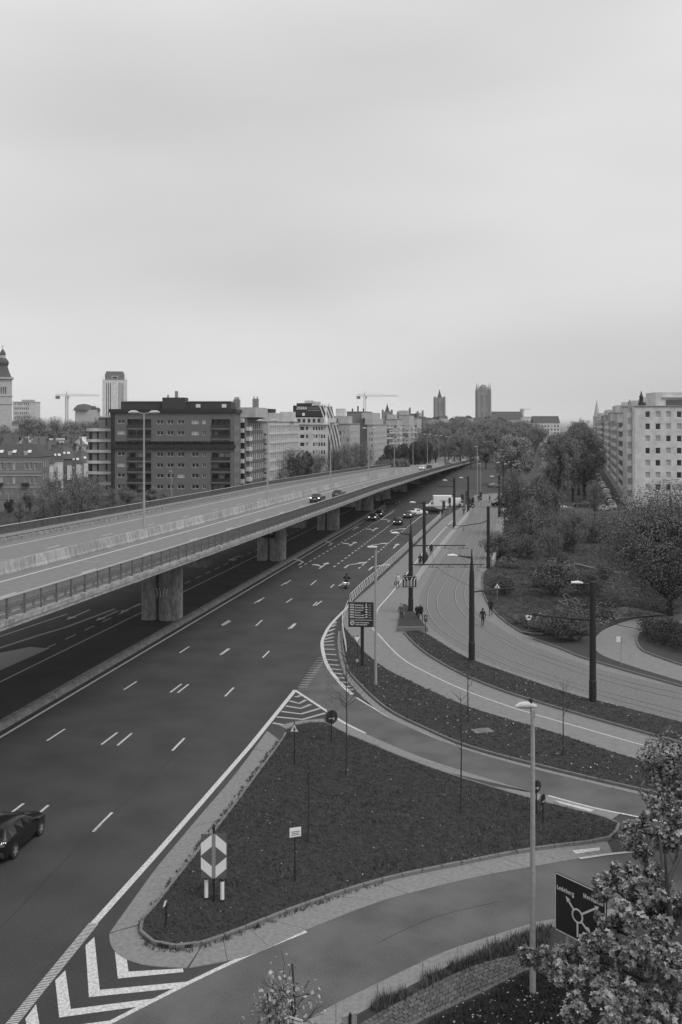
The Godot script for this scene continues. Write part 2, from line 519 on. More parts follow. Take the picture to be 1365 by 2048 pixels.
	var l3 := lawn("lawn_beside_tramway", isle3)
	kerb(l3, curve(spots([[808, 1266], [830, 1290], [865, 1317], [933, 1354], [1010, 1385], [1063, 1402], [1174, 1435], [1365, 1489], [1480, 1522]]), 4))
	# concrete gutters
	slabs(l1, spots([[562, 1483], [520, 1542], [450, 1637], [380, 1725], [304, 1822], [276, 1850]]), spots([[535, 1462], [470, 1550], [380, 1656], [311, 1740], [250, 1824], [220, 1866]]), 10)
	slabs(l1, spots([[276, 1852], [284, 1876], [311, 1894], [348, 1900], [403, 1894]]), spots([[219, 1868], [222, 1890], [240, 1912], [290, 1931], [374, 1937]]), 3)
	slabs(l1, spots([[405, 1893], [500, 1859], [596, 1820], [761, 1767], [934, 1729], [1063, 1704], [1215, 1683]]), spots([[378, 1937], [500, 1911], [615, 1860], [736, 1812], [816, 1788], [950, 1755], [1057, 1735], [1155, 1718], [1227, 1708]]), 12)
	slabs(l1, spots([[655, 1450], [674, 1460], [717, 1480], [860, 1537], [1056, 1598], [1222, 1641]]), spots([[672, 1439], [731, 1468], [860, 1521], [1056, 1582], [1097, 1592], [1240, 1628]]), 10)
	slabs(l1, spots([[577, 1460], [605, 1449], [652, 1446]]), spots([[560, 1452], [595, 1443], [648, 1438]]), 2)
	slabs(l2, spots([[683, 1262], [684, 1290], [692, 1334], [711, 1364], [773, 1421], [860, 1465]]), spots([[677, 1262], [676, 1292], [684, 1335], [701, 1368], [762, 1425], [857, 1470]]), 10)
	slabs(l2, spots([[860, 1465], [934, 1496], [1056, 1530], [1182, 1561], [1311, 1591], [1400, 1612]]), spots([[857, 1470], [932, 1500], [1055, 1535], [1181, 1566], [1310, 1597], [1400, 1618]]), 12)
	# near verge: gutter, weeds, sett path and lawn
	slabs(road, spots([[1400, 1815], [1104, 1856], [1058, 1868], [950, 1913], [882, 1942], [780, 1996], [684, 2048], [600, 2100]]), spots([[1400, 1790], [1104, 1841], [1058, 1851], [950, 1885], [882, 1909], [780, 1957], [684, 2004], [600, 2050]]), 8, "gutter_slab", 0.05)
	s = Shape.new()
	s.prism(curve(spots([[1400, 1817], [1104, 1858], [1058, 1870], [950, 1915], [882, 1944], [780, 1998], [684, 2050], [600, 2102]]), 3) + spots([[560, 2500], [1700, 2500], [1700, 1900]]), -0.02, 0.06)
	struct("verge", s, mats.lawn)
	var pa := curve(spots([[1090, 1898], [1057, 1909], [968, 1930], [900, 1957], [800, 2008], [725, 2050], [690, 2075]]), 8)
	var pb := curve(spots([[1105, 1925], [1060, 1940], [1002, 1970], [900, 2018], [831, 2050], [780, 2080], [750, 2100]]), 8)
	s = Shape.new()
	var pbr := pb.duplicate()
	pbr.reverse()
	s.flat_poly(pa + pbr, 0.066)
	var sett_path := struct("sett_path", s, mat("joint", 0.05, 0.95))
	var cols := 44
	for i in cols:
		for j in 7:
			var off := 0.5 if j % 2 else 0.0
			var q := Shape.new()
			var poly := []
			for k in [[0.06, 0.07], [0.94, 0.07], [0.94, 0.93], [0.06, 0.93]]:
				var u: float = (i + off + k[0]) / (cols + 0.5)
				poly.append(pick(pa, u).lerp(pick(pb, u), (j + k[1]) / 7.0) + Vector3(rng.randf_range(-.012, .012), 0, rng.randf_range(-.012, .012)))
			q.prism(poly, 0.06, 0.105 + rng.randf_range(-0.012, 0.012))
			part(sett_path, "sett", q, [mat("sett_a", 0.15, 0.85, "stain", 1.0), mat("sett_b", 0.19, 0.85, "stain", 1.3), mat("sett_c", 0.12, 0.85, "stain", 0.9)][rng.randi() % 3])
	kerb(sett_path, even(pb, 0.9).map(func(p): return p + Vector3(0, 0.02, 0)), 0.9, 0.12, 0.1, "sett_b")
	# park
	park = curve(spots([[985, 1136], [967, 1148], [966, 1179], [973, 1201], [987, 1222], [1010, 1244], [1046, 1268]]), 4) + spots([[1096, 1270], [1190, 1270], [1220, 1252], [1260, 1239], [1304, 1232], [1420, 1190], [1500, 1060], [1330, 1040], [1010, 1042], [1006, 1072]])
	var pk := lawn("park_lawn", park, "earth", 0.12)
	kerb(pk, curve(spots([[967, 1148], [966, 1179], [973, 1201], [987, 1222], [1010, 1244], [1046, 1268]]), 4) + spots([[1096, 1270]]), 1.2)
	var strip := curve(spots([[1067, 1278], [1127, 1300], [1178, 1320], [1365, 1374], [1500, 1412]]), 4) + curve(spots([[1500, 1405], [1365, 1366], [1245, 1329], [1193, 1307], [1180, 1284], [1120, 1278]]), 4)
	kerb(lawn("lawn_along_park_path", strip, "earth"), curve(spots([[1067, 1279], [1127, 1301], [1178, 1321], [1365, 1375], [1480, 1407]]), 4), 1.2)
	s = Shape.new()
	s.flat_poly(curve(spots([[1500, 1400], [1365, 1363], [1245, 1326], [1196, 1305], [1190, 1285], [1199, 1266], [1220, 1254], [1260, 1240], [1304, 1234], [1420, 1222]]), 3) + spots([[1500, 1240]]), 0.012)
	struct("park_path", s, mats.path)
	s = Shape.new()
	s.flat_poly(curve(spots([[1222, 1222], [1250, 1216], [1300, 1224], [1330, 1232], [1300, 1234], [1260, 1238], [1230, 1240]]), 3), 0.14)
	struct("park_path_branch", s, mats.path)
	var hub := curve(spots([[1274, 1283], [1281, 1298], [1297, 1308], [1365, 1332], [1480, 1365]]), 3) + curve(spots([[1480, 1250], [1365, 1250], [1310, 1255], [1280, 1268]]), 3)
	kerb(lawn("hedge_bed", hub, "earth"), curve(spots([[1280, 1268], [1274, 1283], [1281, 1298], [1297, 1308], [1365, 1332], [1480, 1365]]), 3), 1.0)
	s = Shape.new()
	s.prism(curve(spots([[1110, 1118], [1160, 1112], [1230, 1114], [1300, 1125], [1230, 1146], [1160, 1134]]), 4, true), 0.0, 0.16)
	struct("park_terrace_lawn", s, mats.lawn)
	s = Shape.new()
	s.bar(curve(spots([[1140, 1130], [1180, 1141], [1222, 1150], [1260, 1152]]), 4), [[-0.2, 0.0], [-0.2, 0.5], [0.2, 0.5], [0.2, 0.0]])
	struct("park_edging", s, mats.kerb)
	# raised verge with a retaining kerb between footpath and cycle path
	var wedge := spots([[806, 1214], [812, 1214], [835, 1236], [854, 1262], [797, 1262], [800, 1240]])
	s = Shape.new()
	s.prism(wedge, 0.0, 0.34)
	var wg := struct("verge_mound", s, mats.lawn)
	s = Shape.new()
	s.bar([spot(796, 1263), spot(856, 1263)], [[-0.15, 0.0], [-0.15, 0.45], [0.15, 0.45], [0.15, 0.0]])
	part(wg, "retaining_kerb", s, mats.kerb)
	# street to the far side of the park, with its tree-lined middle
	s = Shape.new()
	s.flat_poly([Vector3(46, 0, -225), Vector3(67, 0, -235), Vector3(70 + 0.229 * 900, 0, -1145), Vector3(62 + 0.229 * 900, 0, -1145), Vector3(61, 0, -262)], 0.0)
	struct("side_street", s, mats.asphalt)
	s = Shape.new()
	s.flat_poly([Vector3(66, 0, -233), Vector3(71, 0, -244), Vector3(73.5 + 0.229 * 900, 0, -1145), Vector3(70 + 0.229 * 900, 0, -1145)], 0.1)
	struct("pavement_along_facades", s, mats.path)
	s = Shape.new()
	s.flat_poly([spot(985, 1002), spot(1000, 990), spot(1400, 1010), spot(1400, 1040), spot(1000, 1034)], 0.01)
	struct("cross_street", s, mats.asphalt)
	s = Shape.new()
	s.flat_poly(curve([spot(1030, 1000), spot(1070, 950), spot(1085, 915), spot(1082, 900), spot(1096, 885), spot(1105, 872)], 4) + curve([spot(1118, 872), spot(1108, 885), spot(1092, 900), spot(1098, 915), spot(1090, 950), spot(1060, 1000)], 4), 0.01)
	struct("avenue", s, mats.slip)
	build_markings(road, road2)

func dashes(under: Node, t0: float, t1: float, s0: float, step: float, len_: float, count: int, w := 0.15, m := "paint") -> void:
	for i in count:
		var a := s0 + step * i
		var f0 := (a - 40.0) / 60.0
		var ta := lerpf(t0, t1, clampf(f0, 0, 1)); var tb := lerpf(t0, t1, clampf((a + len_ - 40.0) / 60.0, 0, 1))
		mark(under, "lane_dash", [road_pt(a, ta), road_pt(a + len_, tb)], w, m)

func build_markings(road: Node, road2: Node) -> void:
	# edge lines
	mark(road, "edge_line", [road_pt(12, -33.0), road_pt(70, -32.95), road_pt(240, -32.6)], 0.2)
	mark(road, "edge_line", spots([[591, 1380], [500, 1493], [410, 1597], [320, 1700], [187, 1848]]), 0.3)
	var m := spots([[187, 1848], [22, 2050], [-140, 2240]])
	for p in even(m, 0.1):
		mark(road, "rumble_bar", [p - road_pt(0, 0.2), p + road_pt(0, 0.2)], 0.055)
	# dashed lanes: sighted dashes fix the phase
	var ph := road_s(spot(92.7, 1481.3))
	for k in range(-3, 6): mark(road, "lane_dash", [road_pt(ph + 12.5 * k, -29.7), road_pt(ph + 12.5 * k + 2.5, -29.68)], 0.15)
	ph = road_s(spot(203, 1489))
	for k in range(-2, 3):
		var a := ph + 12.5 * k
		mark(road, "lane_dash", [road_pt(a, -26.0), road_pt(a + 2.5, -26.0)], 0.15)
		mark(road, "lane_dash", [road_pt(a, -24.95 - 0.42 * k - (0.06 * k if k > 0 else 0.0)), road_pt(a + 2.5, -24.95 - 0.42 * k - 0.07)], 0.15)
	ph = road_s(spot(342, 1501))
	for k in range(-2, 6): mark(road, "lane_dash", [road_pt(ph + 12.5 * k, -21.25 - 0.42 * k), road_pt(ph + 12.5 * k + 2.5, -21.33 - 0.42 * k)], 0.15)
	for a in [[[446, 1251], [462, 1242]], [[512, 1252], [525, 1240]], [[577, 1258], [590, 1247]], [[516, 1204], [529, 1195]], [[573, 1205], [585, 1197]], [[632, 1211], [644, 1202]], [[571, 1168], [582, 1160]], [[622, 1170], [633, 1161]], [[678, 1172], [688, 1165]]]:
		mark(road, "lane_dash", spots(a), 0.16)
	# short-dashed lanes before the lights
	for l in [[[600, 1135], [790, 1022]], [[668, 1134], [781, 1050], [800, 1037]], [[718, 1137], [812, 1057], [870, 1010]]]:
		var pts := even(spots(l), 3.0)
		for i in range(0, pts.size() - 1): mark(road, "lane_dash", [pts[i], pts[i].lerp(pts[i + 1], 0.42)], 0.22)
	for a in [[[760, 1040], [790, 1020]], [[824, 1047], [846, 1030]]]: mark(road, "lane_line", spots(a), 0.16)
	for a in [[648, 1131, "both"], [697, 1130, "bend_r"], [745, 1134, "bend_r"], [607, 1124, "bend_l"], [665, 1087, "bend_l"], [706, 1088, "both"], [745, 1090, "bend_r"], [792, 1092, "ahead"], [750, 1059, "both"], [785, 1060, "bend_r"], [780, 1041, "bend_l"], [711, 1057, "ahead"]]:
		arrow(road, spot(a[0], a[1]), TH, a[2], 1.25)
	# nose of the triangle: chevrons beside the slip road
	mark(road, "edge_line", curve(spots([[591, 1381], [661, 1427], [686, 1444], [731, 1467]]), 3), 0.22, "paint", 0.009)
	for a in [[[590, 1393], [594, 1394], [602, 1391]], [[580, 1402], [599, 1407], [612, 1400]], [[572, 1412], [602, 1417], [622, 1409]], [[563, 1423], [603, 1428], [640, 1417]], [[554, 1434], [606, 1439], [652, 1426]], [[546, 1446], [578, 1452]]]:
		mark(road, "chevron", spots(a), 0.28, "worn_paint", 0.009)
	for i in 13:
		var p := spot(lerpf(596, 636, i / 12.0), lerpf(1374, 1316, i / 12.0))
		mark(road, "short_bar", [p, p + Vector3(0.75, 0, 0.02)], 0.12, "worn_paint", 0.009)
	# ladder along the lawn nose
	var edge := curve(spots([[700, 1210], [664, 1247], [648, 1274], [645, 1293], [653, 1326], [672, 1355], [705, 1389], [754, 1420], [784, 1437], [860, 1471], [923, 1496]]), 6)
	mark(road, "edge_line", edge.slice(0, 37), 0.3, "paint", 0.009)
	mark(road, "edge_line", edge.slice(37), 0.14, "paint", 0.009)
	for i in 17:
		var t := i / 16.0
		var a := pick(curve(spots([[668, 1247], [651, 1274], [648, 1293], [656, 1325], [674, 1353], [700, 1380]]), 6), t)
		var b := pick(curve(spots([[673, 1244], [668, 1268], [670, 1293], [678, 1327], [690, 1355], [706, 1378]]), 6), t)
		mark(road, "ladder_bar", [a, b], 0.3, "worn_paint", 0.009)
	# gore chevrons near the window
	var z := func(l: Array) -> Array:
		var r := []
		for p in l: r.append([p[0] / 2.73, 1560.0 + p[1] / 2.73])
		return r
	mark_poly(road, "chevron", z.call([[628, 935], [692, 970], [703, 1047], [1000, 1030], [1003, 1050], [645, 1085]]), "paint", 0.009)
	mark_poly(road, "chevron", z.call([[468, 905], [516, 858], [546, 1147], [1025, 1102], [945, 1140], [487, 1187]]), "paint", 0.009)
	mark_poly(road, "chevron", z.call([[303, 1095], [358, 1040], [388, 1252], [835, 1195], [745, 1240], [325, 1298]]), "paint", 0.009)
	mark_poly(road, "chevron", z.call([[140, 1305], [198, 1225], [222, 1365], [620, 1312], [520, 1362], [160, 1420]]), "paint", 0.009)
	mark(road, "edge_line", curve(spots([[613, 1863], [500, 1909], [374, 1968], [216, 2048], [60, 2130]]), 3), 0.2, "paint", 0.012)
	mark(road, "edge_line", curve(spots([[1097, 1592], [1190, 1617], [1293, 1638], [1380, 1658]]), 3), 0.16, "paint", 0.03)
	mark(road, "edge_line", curve(spots([[1160, 1718], [1230, 1708], [1300, 1702]]), 3), 0.18, "paint", 0.03)
	mark_poly(road, "slab_patch", [[1145, 1702], [1200, 1696], [1200, 1702], [1152, 1709]], "paint", 0.032)
	mark_poly(road, "slab_patch", [[1108, 1601], [1150, 1611], [1190, 1621], [1180, 1624], [1120, 1607]], "paint", 0.032)
	# tar seams
	for a in [[[-40, 1900], [161, 1690], [330, 1530], [500, 1368], [560, 1310]], [[300, 1420], [352, 1365], [420, 1302], [455, 1266], [520, 1215]], [[590, 1393], [640, 1420], [700, 1452], [742, 1470]], [[760, 1885], [792, 1868], [850, 1842], [900, 1826], [1000, 1803]]]:
		mark(road, "tar_seam", curve(spots(a), 4), 0.035, "tar", 0.0075)
	# beyond the viaduct
	mark(road2, "edge_line", [road_pt(40, -40.05), road_pt(330, -40.0)], 0.18)
	mark(road2, "edge_line", spots([[-60, 1296], [0, 1273], [135, 1228]]), 0.18)
	for k in 26: mark(road2, "lane_dash", [road_pt(84 + 4.2 * k, -42.0), road_pt(86.2 + 4.2 * k, -42.0)], 0.16)
	for k in 12: mark(road2, "lane_dash", [road_pt(121 + 5.5 * k, -48.3), road_pt(124 + 5.5 * k, -48.2)], 0.16)
	mark_poly(road2, "paved_island", [[-60, 1310], [0, 1306], [60, 1294], [100, 1297], [0, 1341], [-60, 1362]], "worn_paint", 0.01)
	mark(road2, "lane_line", spots([[-40, 1308], [0, 1296], [80, 1270], [128, 1256], [230, 1218]]), 0.4, "worn_paint", 0.008)
	for a in [[158, 1229], [216, 1231], [262, 1216], [412, 1124], [470, 1116]]:
		arrow(road2, spot(a[0], a[1]), TH + PI, "ahead", 1.1)

# ---------------------------------------------------------------- viaduct
const RAIL_TOP := [[20, 11.1], [54, 10.5], [81, 10.05], [114, 9.55], [163, 8.9], [195, 8.55], [281, 6.95], [382, 4.85], [500, 2.35], [550, 1.4], [900, 1.4]]
func deck_h(d: float) -> float:
	for i in RAIL_TOP.size() - 1:
		if d <= RAIL_TOP[i + 1][0]:
			return lerpf(RAIL_TOP[i][1], RAIL_TOP[i + 1][1], (d - RAIL_TOP[i][0]) / (RAIL_TOP[i + 1][0] - RAIL_TOP[i][0])) - 1.35
	return -0.05
func deck_pt(d: float, o: float, up := 0.0) -> Vector3:
	# o metres in from the edge above the street, up metres above the carriageway
	var bend := 0.00003 * maxf(d - 300.0, 0.0) ** 2
	return Vector3(0.181 * d - 28.14 + bend - cos(TH) * o, deck_h(d) + up, -d - sin(TH) * o)
func deck_line(d0: float, d1: float, o: float, up := 0.0, step := 6.0) -> Array:
	var r := []
	var m := int(ceil((d1 - d0) / step))
	for i in m + 1: r.append(deck_pt(lerpf(d0, d1, float(i) / m), o, up))
	return r

func build_viaduct() -> void:
	var v := thing("viaduct", "long concrete viaduct carrying two carriageways past the apartment blocks", "bridge")
	var ds := []
	for i in 108: ds.append(22.0 + i * 5.8)
	# carriageway and box girder
	var s := Shape.new()
	var prof := [[0.0, 0.18], [0.0, -0.28], [1.2, -0.45], [5.0, -1.0], [6.2, -2.0], [17.0, -2.0], [18.2, -1.0], [22.0, -0.45], [23.2, -0.28], [23.2, 0.18]]
	for i in ds.size() - 1:
		for k in prof.size() - 1:
			var a: Array = prof[k]; var b: Array = prof[k + 1]
			var mid := deck_pt(ds[i], 11.6, -0.5)
			var q := [deck_pt(ds[i], a[0], a[1]), deck_pt(ds[i + 1], a[0], a[1]), deck_pt(ds[i + 1], b[0], b[1]), deck_pt(ds[i], b[0], b[1])]
			s.quad(q[0], q[1], q[2], q[3], q[0] + q[2] - mid * 2.0)
	part(v, "girder", s, mats.soffit)
	s = Shape.new()
	for i in ds.size() - 1:
		s.quad(deck_pt(ds[i], 0.85), deck_pt(ds[i + 1], 0.85), deck_pt(ds[i + 1], 22.3), deck_pt(ds[i], 22.3), Vector3.UP)
	part(v, "carriageway", s, mats.deck)
	for side in [[0.0, 0.9], [22.3, 23.2]]:
		s = Shape.new()
		for i in ds.size() - 1:
			s.quad(deck_pt(ds[i], side[0] - 0.02, 0.2), deck_pt(ds[i + 1], side[0] - 0.02, 0.2), deck_pt(ds[i + 1], side[1], 0.2), deck_pt(ds[i], side[1], 0.2), Vector3.UP)
			var e: float = side[1] if side[0] == 0.0 else side[0]
			s.quad(deck_pt(ds[i], e, 0.0), deck_pt(ds[i + 1], e, 0.0), deck_pt(ds[i + 1], e, 0.2), deck_pt(ds[i], e, 0.2), deck_pt(ds[i], 11) - deck_pt(ds[i], e))
			var f: float = -0.06 if side[0] == 0.0 else 23.26
			s.quad(deck_pt(ds[i], f, -0.06), deck_pt(ds[i + 1], f, -0.06), deck_pt(ds[i + 1], f, 0.22), deck_pt(ds[i], f, 0.22), deck_pt(ds[i], f) - deck_pt(ds[i], 11))
			s.quad(deck_pt(ds[i], f, 0.22), deck_pt(ds[i + 1], f, 0.22), deck_pt(ds[i + 1], side[0] if side[0] == 0.0 else 23.2, 0.22), deck_pt(ds[i], side[0] if side[0] == 0.0 else 23.2, 0.22), Vector3.UP)
		part(v, "kerb", s, mat("edge_concrete", 0.42, 0.9, "weather", 9.0))
	# lines
	var line := func(o: float, w: float, d0: float, d1: float, called: String) -> void:
		var q := Shape.new()
		var m := maxi(1, int((d1 - d0) / 6.0))
		for i in m:
			var a := lerpf(d0, d1, float(i) / m); var b := lerpf(d0, d1, float(i + 1) / m)
			q.quad(deck_pt(a, o - w / 2, 0.006), deck_pt(b, o - w / 2, 0.006), deck_pt(b, o + w / 2, 0.006), deck_pt(a, o + w / 2, 0.006), Vector3.UP)
		part(v, called, q, mats.paint)
	line.call(8.6, 0.22, 25.0, 640.0, "edge_line")
	line.call(20.0, 0.2, 25.0, 640.0, "edge_line")
	line.call(1.75, 0.2, 25.0, 640.0, "edge_line")
	line.call(11.9, 0.14, 140.0, 530.0, "edge_line")
	for k in 39:
		var d := 38.5 + k * 12.3
		line.call(5.1, 0.15, d, d + 2.5, "lane_dash")
		line.call(15.6, 0.15, d + 3.0, d + 5.5, "lane_dash")
	for d in [82.0, 152.0, 236.0]:
		s = Shape.new()
		s.quad(deck_pt(d, 1.0, 0.007), deck_pt(d + 0.35, 1.0, 0.007), deck_pt(d + 0.35, 22.2, 0.007), deck_pt(d, 22.2, 0.007), Vector3.UP)
		part(v, "expansion_joint", s, mat("joint_steel", 0.36, 0.6, "stain", 2.0))
	# median barrier, one casting after the other
	var d0 := 24.0
	while d0 < 640.0:
		s = Shape.new()
		var pts := [deck_pt(d0 + 0.04, 10.35), deck_pt(d0 + 3.0, 10.35), deck_pt(d0 + 5.96, 10.35)]
		var pf := [[-0.3, 0.0], [-0.3, 0.1], [-0.2, 0.28], [-0.1, 0.95], [0.1, 0.95], [0.2, 0.28], [0.3, 0.1], [0.3, 0.0]]
		s.bar(pts, pf)
		for e in [0, 2]:
			var w := Shape.side_of(pts, e)
			for k in range(1, pf.size() - 1):
				s.tri(pts[e] + w * pf[0][0], pts[e] + w * pf[k][0] + Vector3.UP * pf[k][1], pts[e] + w * pf[k + 1][0] + Vector3.UP * pf[k + 1][1], pts[e] - pts[1])
		part(v, "barrier_block", s, [mats.concrete, mat("concrete_pale", 0.5, 0.9, "weather", 11.0, 0.0, 4.0), mat("concrete_dark", 0.4, 0.9, "weather", 7.0, 0.0, 3.0)][rng.randi() % 3])
		d0 += 6.0
	# railings on both edges, with a low guardrail inside
	for side in [[0.22, 1.0, "railing_post", 1.15], [22.98, -1.0, "fence_post", 1.25]]:
		var o: float = side[0]
		var hgt: float = side[3]
		s = Shape.new()
		s.box(Vector3(0, hgt / 2, 0), Vector3(0.09, hgt, 0.11), Basis(), 0.008)
		var post := s.mesh()
		var d := 26.0
		while d < 300.0:
			part(v, side[2], post, mats.rail_paint, Transform3D(Basis(Vector3.UP, -TH), deck_pt(d, o, 0.2)))
			d += 1.97
		s = Shape.new()
		s.bar(deck_line(24, 640, o, 0.2 + hgt), [[-0.06, 0.0], [-0.06, 0.07], [0.06, 0.07], [0.06, 0.0], [-0.06, 0.0]])
		part(v, "handrail", s, mat("handrail", 0.42, 0.5))
		s = Shape.new()
		for up in [0.3, 0.75]: s.bar(deck_line(24, 640, o, up), [[-0.025, 0.0], [-0.025, 0.05], [0.025, 0.05], [0.025, 0.0], [-0.025, 0.0]])
		part(v, "middle_rail", s, mats.rail_paint)
		s = Shape.new()
		d = 24.0
		while d < 560.0:
			var a := deck_pt(d, o, 0.32)
			var t := Vector3(cos(TH), 0, sin(TH)) * 0.011
			var u := Vector3(sin(TH), 0, -cos(TH)) * 0.011
			var h := Vector3.UP * (hgt - 0.12)
			s.quad(a - t - u, a + t - u, a + t - u + h, a - t - u + h, -u)
			s.quad(a + t - u, a + t + u, a + t + u + h, a + t - u + h, t)
			s.quad(a - t - u, a - t + u, a - t + u + h, a - t - u + h, -t)
			d += 0.105
		var bars := part(v, "railing_bars", s, mats.rail_paint)
		bars.set_meta("kind", "stuff")
		s = Shape.new()
		var g: float = o + side[1] * 0.75
		s.bar(deck_line(24, 640, g, 0.5), [[-0.03, 0.0], [-0.03, 0.1], [0.02, 0.15], [-0.03, 0.2], [-0.03, 0.3], [0.03, 0.3], [0.03, 0.0], [-0.03, 0.0]])
		part(v, "guardrail", s, mats.galva)
		s = Shape.new()
		d = 25.0
		while d < 400.0:
			s.box(deck_pt(d, g, 0.32), Vector3(0.12, 0.64, 0.14), Basis(Vector3.UP, -TH))
			d += 1.4
		part(v, "guardrail_posts", s, mats.galva).set_meta("kind", "stuff")
	# piers: two rounded columns under a crosshead
	for d in [60.0, 103.3, 148.2, 191.0, 234.0, 264.0, 300.0, 340.0, 385.0]:
		var top := deck_h(d) - 2.0
		var base := road_s(Vector3(0.181 * d - 28.14 - 6.0, 0, -d))
		var pier := Node3D.new()
		hang(pier, "pier", v)
		for c in [[-34.4, -36.75], [-37.0, -38.6]]:
			s = Shape.new()
			var mid := road_pt(base, (c[0] + c[1]) * 0.5)
			var w: float = (c[0] - c[1]) * 0.5
			var outline := []
			for k in 28:
				var t := TAU * k / 28
				var x := cos(t); var y := sin(t)
				var q := 1.0 / pow(pow(absf(x), 3.2) + pow(absf(y), 3.2), 1.0 / 3.2)
				outline.append(mid + road_pt(y * q * 0.85, x * q * w))
			s.prism(outline, 0.0, top - 0.7)
			s.soften(0.6)
			part(pier, "column", s, mats.pier)
		s = Shape.new()
		var ra := road_pt(base, -31.5); var rb := road_pt(base, -46.0)
		s.bar([Vector3(ra.x, top - 0.8, ra.z), Vector3(rb.x, top - 0.8, rb.z)], [[-0.9, 0.0], [-0.9, 0.85], [0.9, 0.85], [0.9, 0.0], [-0.9, 0.0]])
		part(pier, "crosshead", s, mats.pier)
		if d > 145.0 and d < 150.0:
			s = Shape.new()
			var hp := road_pt(base - 1.2, -37.2, deck_h(d) - 3.7)
			s.box(hp, Vector3(3.0, 1.1, 0.3), Basis(Vector3.UP, -TH), 0.04)
			var hs := part(pier, "hanging_sign", s, mats.black)
			for k in 2:
				s = Shape.new()
				s.box(hp + Basis(Vector3.UP, -TH) * Vector3(0.3 + 0.7 * k, 0.15 - 0.1 * k, 0.16), Vector3(0.5, 0.2, 0.02), Basis(Vector3.UP, -TH))
				part(hs, "sign_text", s, mats.worn_paint)
		if d > 100.0 and d < 110.0: lane_board(pier, road_pt(base - 0.88, -36.2, 2.3), -TH, 1.5, false)
	# abutment walls at the lower end
	s = Shape.new()
	var lo := []; var hi := []
	for i in 13:
		var d := 455.0 + 7.0 * i
		for o in [2.5, 20.5]:
			var p := deck_pt(d, o, -0.6); var q := deck_pt(d + 7.0, o, -0.6)
			s.quad(Vector3(p.x, 0, p.z), Vector3(q.x, 0, q.z), q, p, deck_pt(d, o) - deck_pt(d, 11.5))
	var ea := deck_pt(455, 2.5, -0.6); var eb := deck_pt(455, 20.5, -0.6)
	s.quad(Vector3(ea.x, 0, ea.z), Vector3(eb.x, 0, eb.z), eb, ea, Vector3(0, 0, 1))
	part(v, "abutment", s, mats.pier)
	# rounded concrete kerb between the street and the columns
	s = Shape.new()
	s.bar([road_pt(20, -34.1), road_pt(150, -34.0), road_pt(245, -33.8)], [[-0.5, 0.0], [-0.45, 0.22], [-0.25, 0.34], [0.25, 0.34], [0.45, 0.22], [0.5, 0.0]])
	var k := struct("kerb_below_viaduct", s, mat("low_kerb", 0.26, 0.9, "weather", 9.0))
	# lamps standing in the median
	var lamp := lamp_twin(11.8)
	var first := true
	var dl := 101.2
	for i in 12:
		var p := deck_pt(dl, 10.35, 0.9)
		if first: lamp.position = p; first = false
		else: copy(lamp, "twin_lamp", p, 0.0)
		dl += 49.5

func lamp_twin(h: float) -> Node3D:
	var o := thing("twin_lamp", "tall grey twin-arm street lamp standing on the viaduct's concrete median", "street lamp", Vector3.ZERO, 0.0, "twin lamps along the viaduct median")
	var s := Shape.new()
	s.tube([Vector3.ZERO, Vector3(0, 1.2, 0), Vector3(0, h * 0.5, 0), Vector3(0, h, 0)], [0.15, 0.13, 0.1, 0.07], 10)
	part(o, "pole", s, mats.galva)
	s = Shape.new()
	s.tube([Vector3(-0.75, h + 0.08, 0), Vector3(0, h - 0.05, 0), Vector3(0.75, h + 0.08, 0)], [0.045, 0.06, 0.045], 6)
	part(o, "arm", s, mats.galva)
	for k in [-1.0, 1.0]:
		s = Shape.new()
		s.tube([Vector3(k * 0.55, h + 0.08, 0), Vector3(k * 0.8, h + 0.13, 0), Vector3(k * 1.3, h + 0.14, 0), Vector3(k * 1.6, h + 0.08, 0)], [0.06, 0.15, 0.15, 0.05], 8)
		part(o, "lamp_head", s, mats.dull_white)
	return o

func lane_board(under: Node, where: Vector3, turn: float, w: float, framed := true) -> void:
	# black board with four forked lane arrows in white
	var b := Node3D.new()
	b.transform = Transform3D(Basis(Vector3.UP, turn), where)
	hang(b, "lane_board", under)
	var h := w * 0.78
	if framed:
		var s := Shape.new()
		s.box(Vector3(0, h / 2, -0.03), Vector3(w, h, 0.06), Basis(), 0.01)
		part(b, "board", s, mats.black)
		s = Shape.new()
		for e in [[0, h - 0.03, w - 0.06, 0.03], [0, 0.03, w - 0.06, 0.03], [-w / 2 + 0.03, h / 2, 0.03, h - 0.03], [w / 2 - 0.03, h / 2, 0.03, h - 0.03]]:
			s.box(Vector3(e[0], e[1], 0.004), Vector3(e[2], e[3], 0.008))
		part(b, "border", s, mats.worn_paint)
	for k in 4:
		var x := w * (-0.33 + 0.22 * k)
		var lean := -1.0 if k < 2 else 1.0
		var s := Shape.new()
		var t := w * 0.022
		s.panel(Vector3(x, 0, 0.004), Vector3.RIGHT, Vector3.UP, [[-t, 0.1 * h], [t, 0.1 * h], [t, 0.6 * h], [t + lean * w * 0.07, 0.8 * h], [-t + lean * w * 0.07, 0.84 * h], [-t, 0.64 * h]], 0.008)
		s.panel(Vector3(x + lean * w * 0.07, 0.76 * h, 0.006), Vector3.RIGHT, Vector3.UP, [[-w * 0.045, 0.02 * h], [w * 0.045, 0.02 * h], [lean * w * 0.03, 0.15 * h]], 0.009)
		part(b, "lane_arrow", s, mats.white)
	if framed:
		for k in 3:
			for j in 6:
				var s := Shape.new()
				s.box(Vector3(w * (-0.22 + 0.22 * k), h * (0.14 + 0.085 * j), 0.005), Vector3(w * 0.022, h * 0.045, 0.01))
				part(b, "lane_tick", s, mats.white)

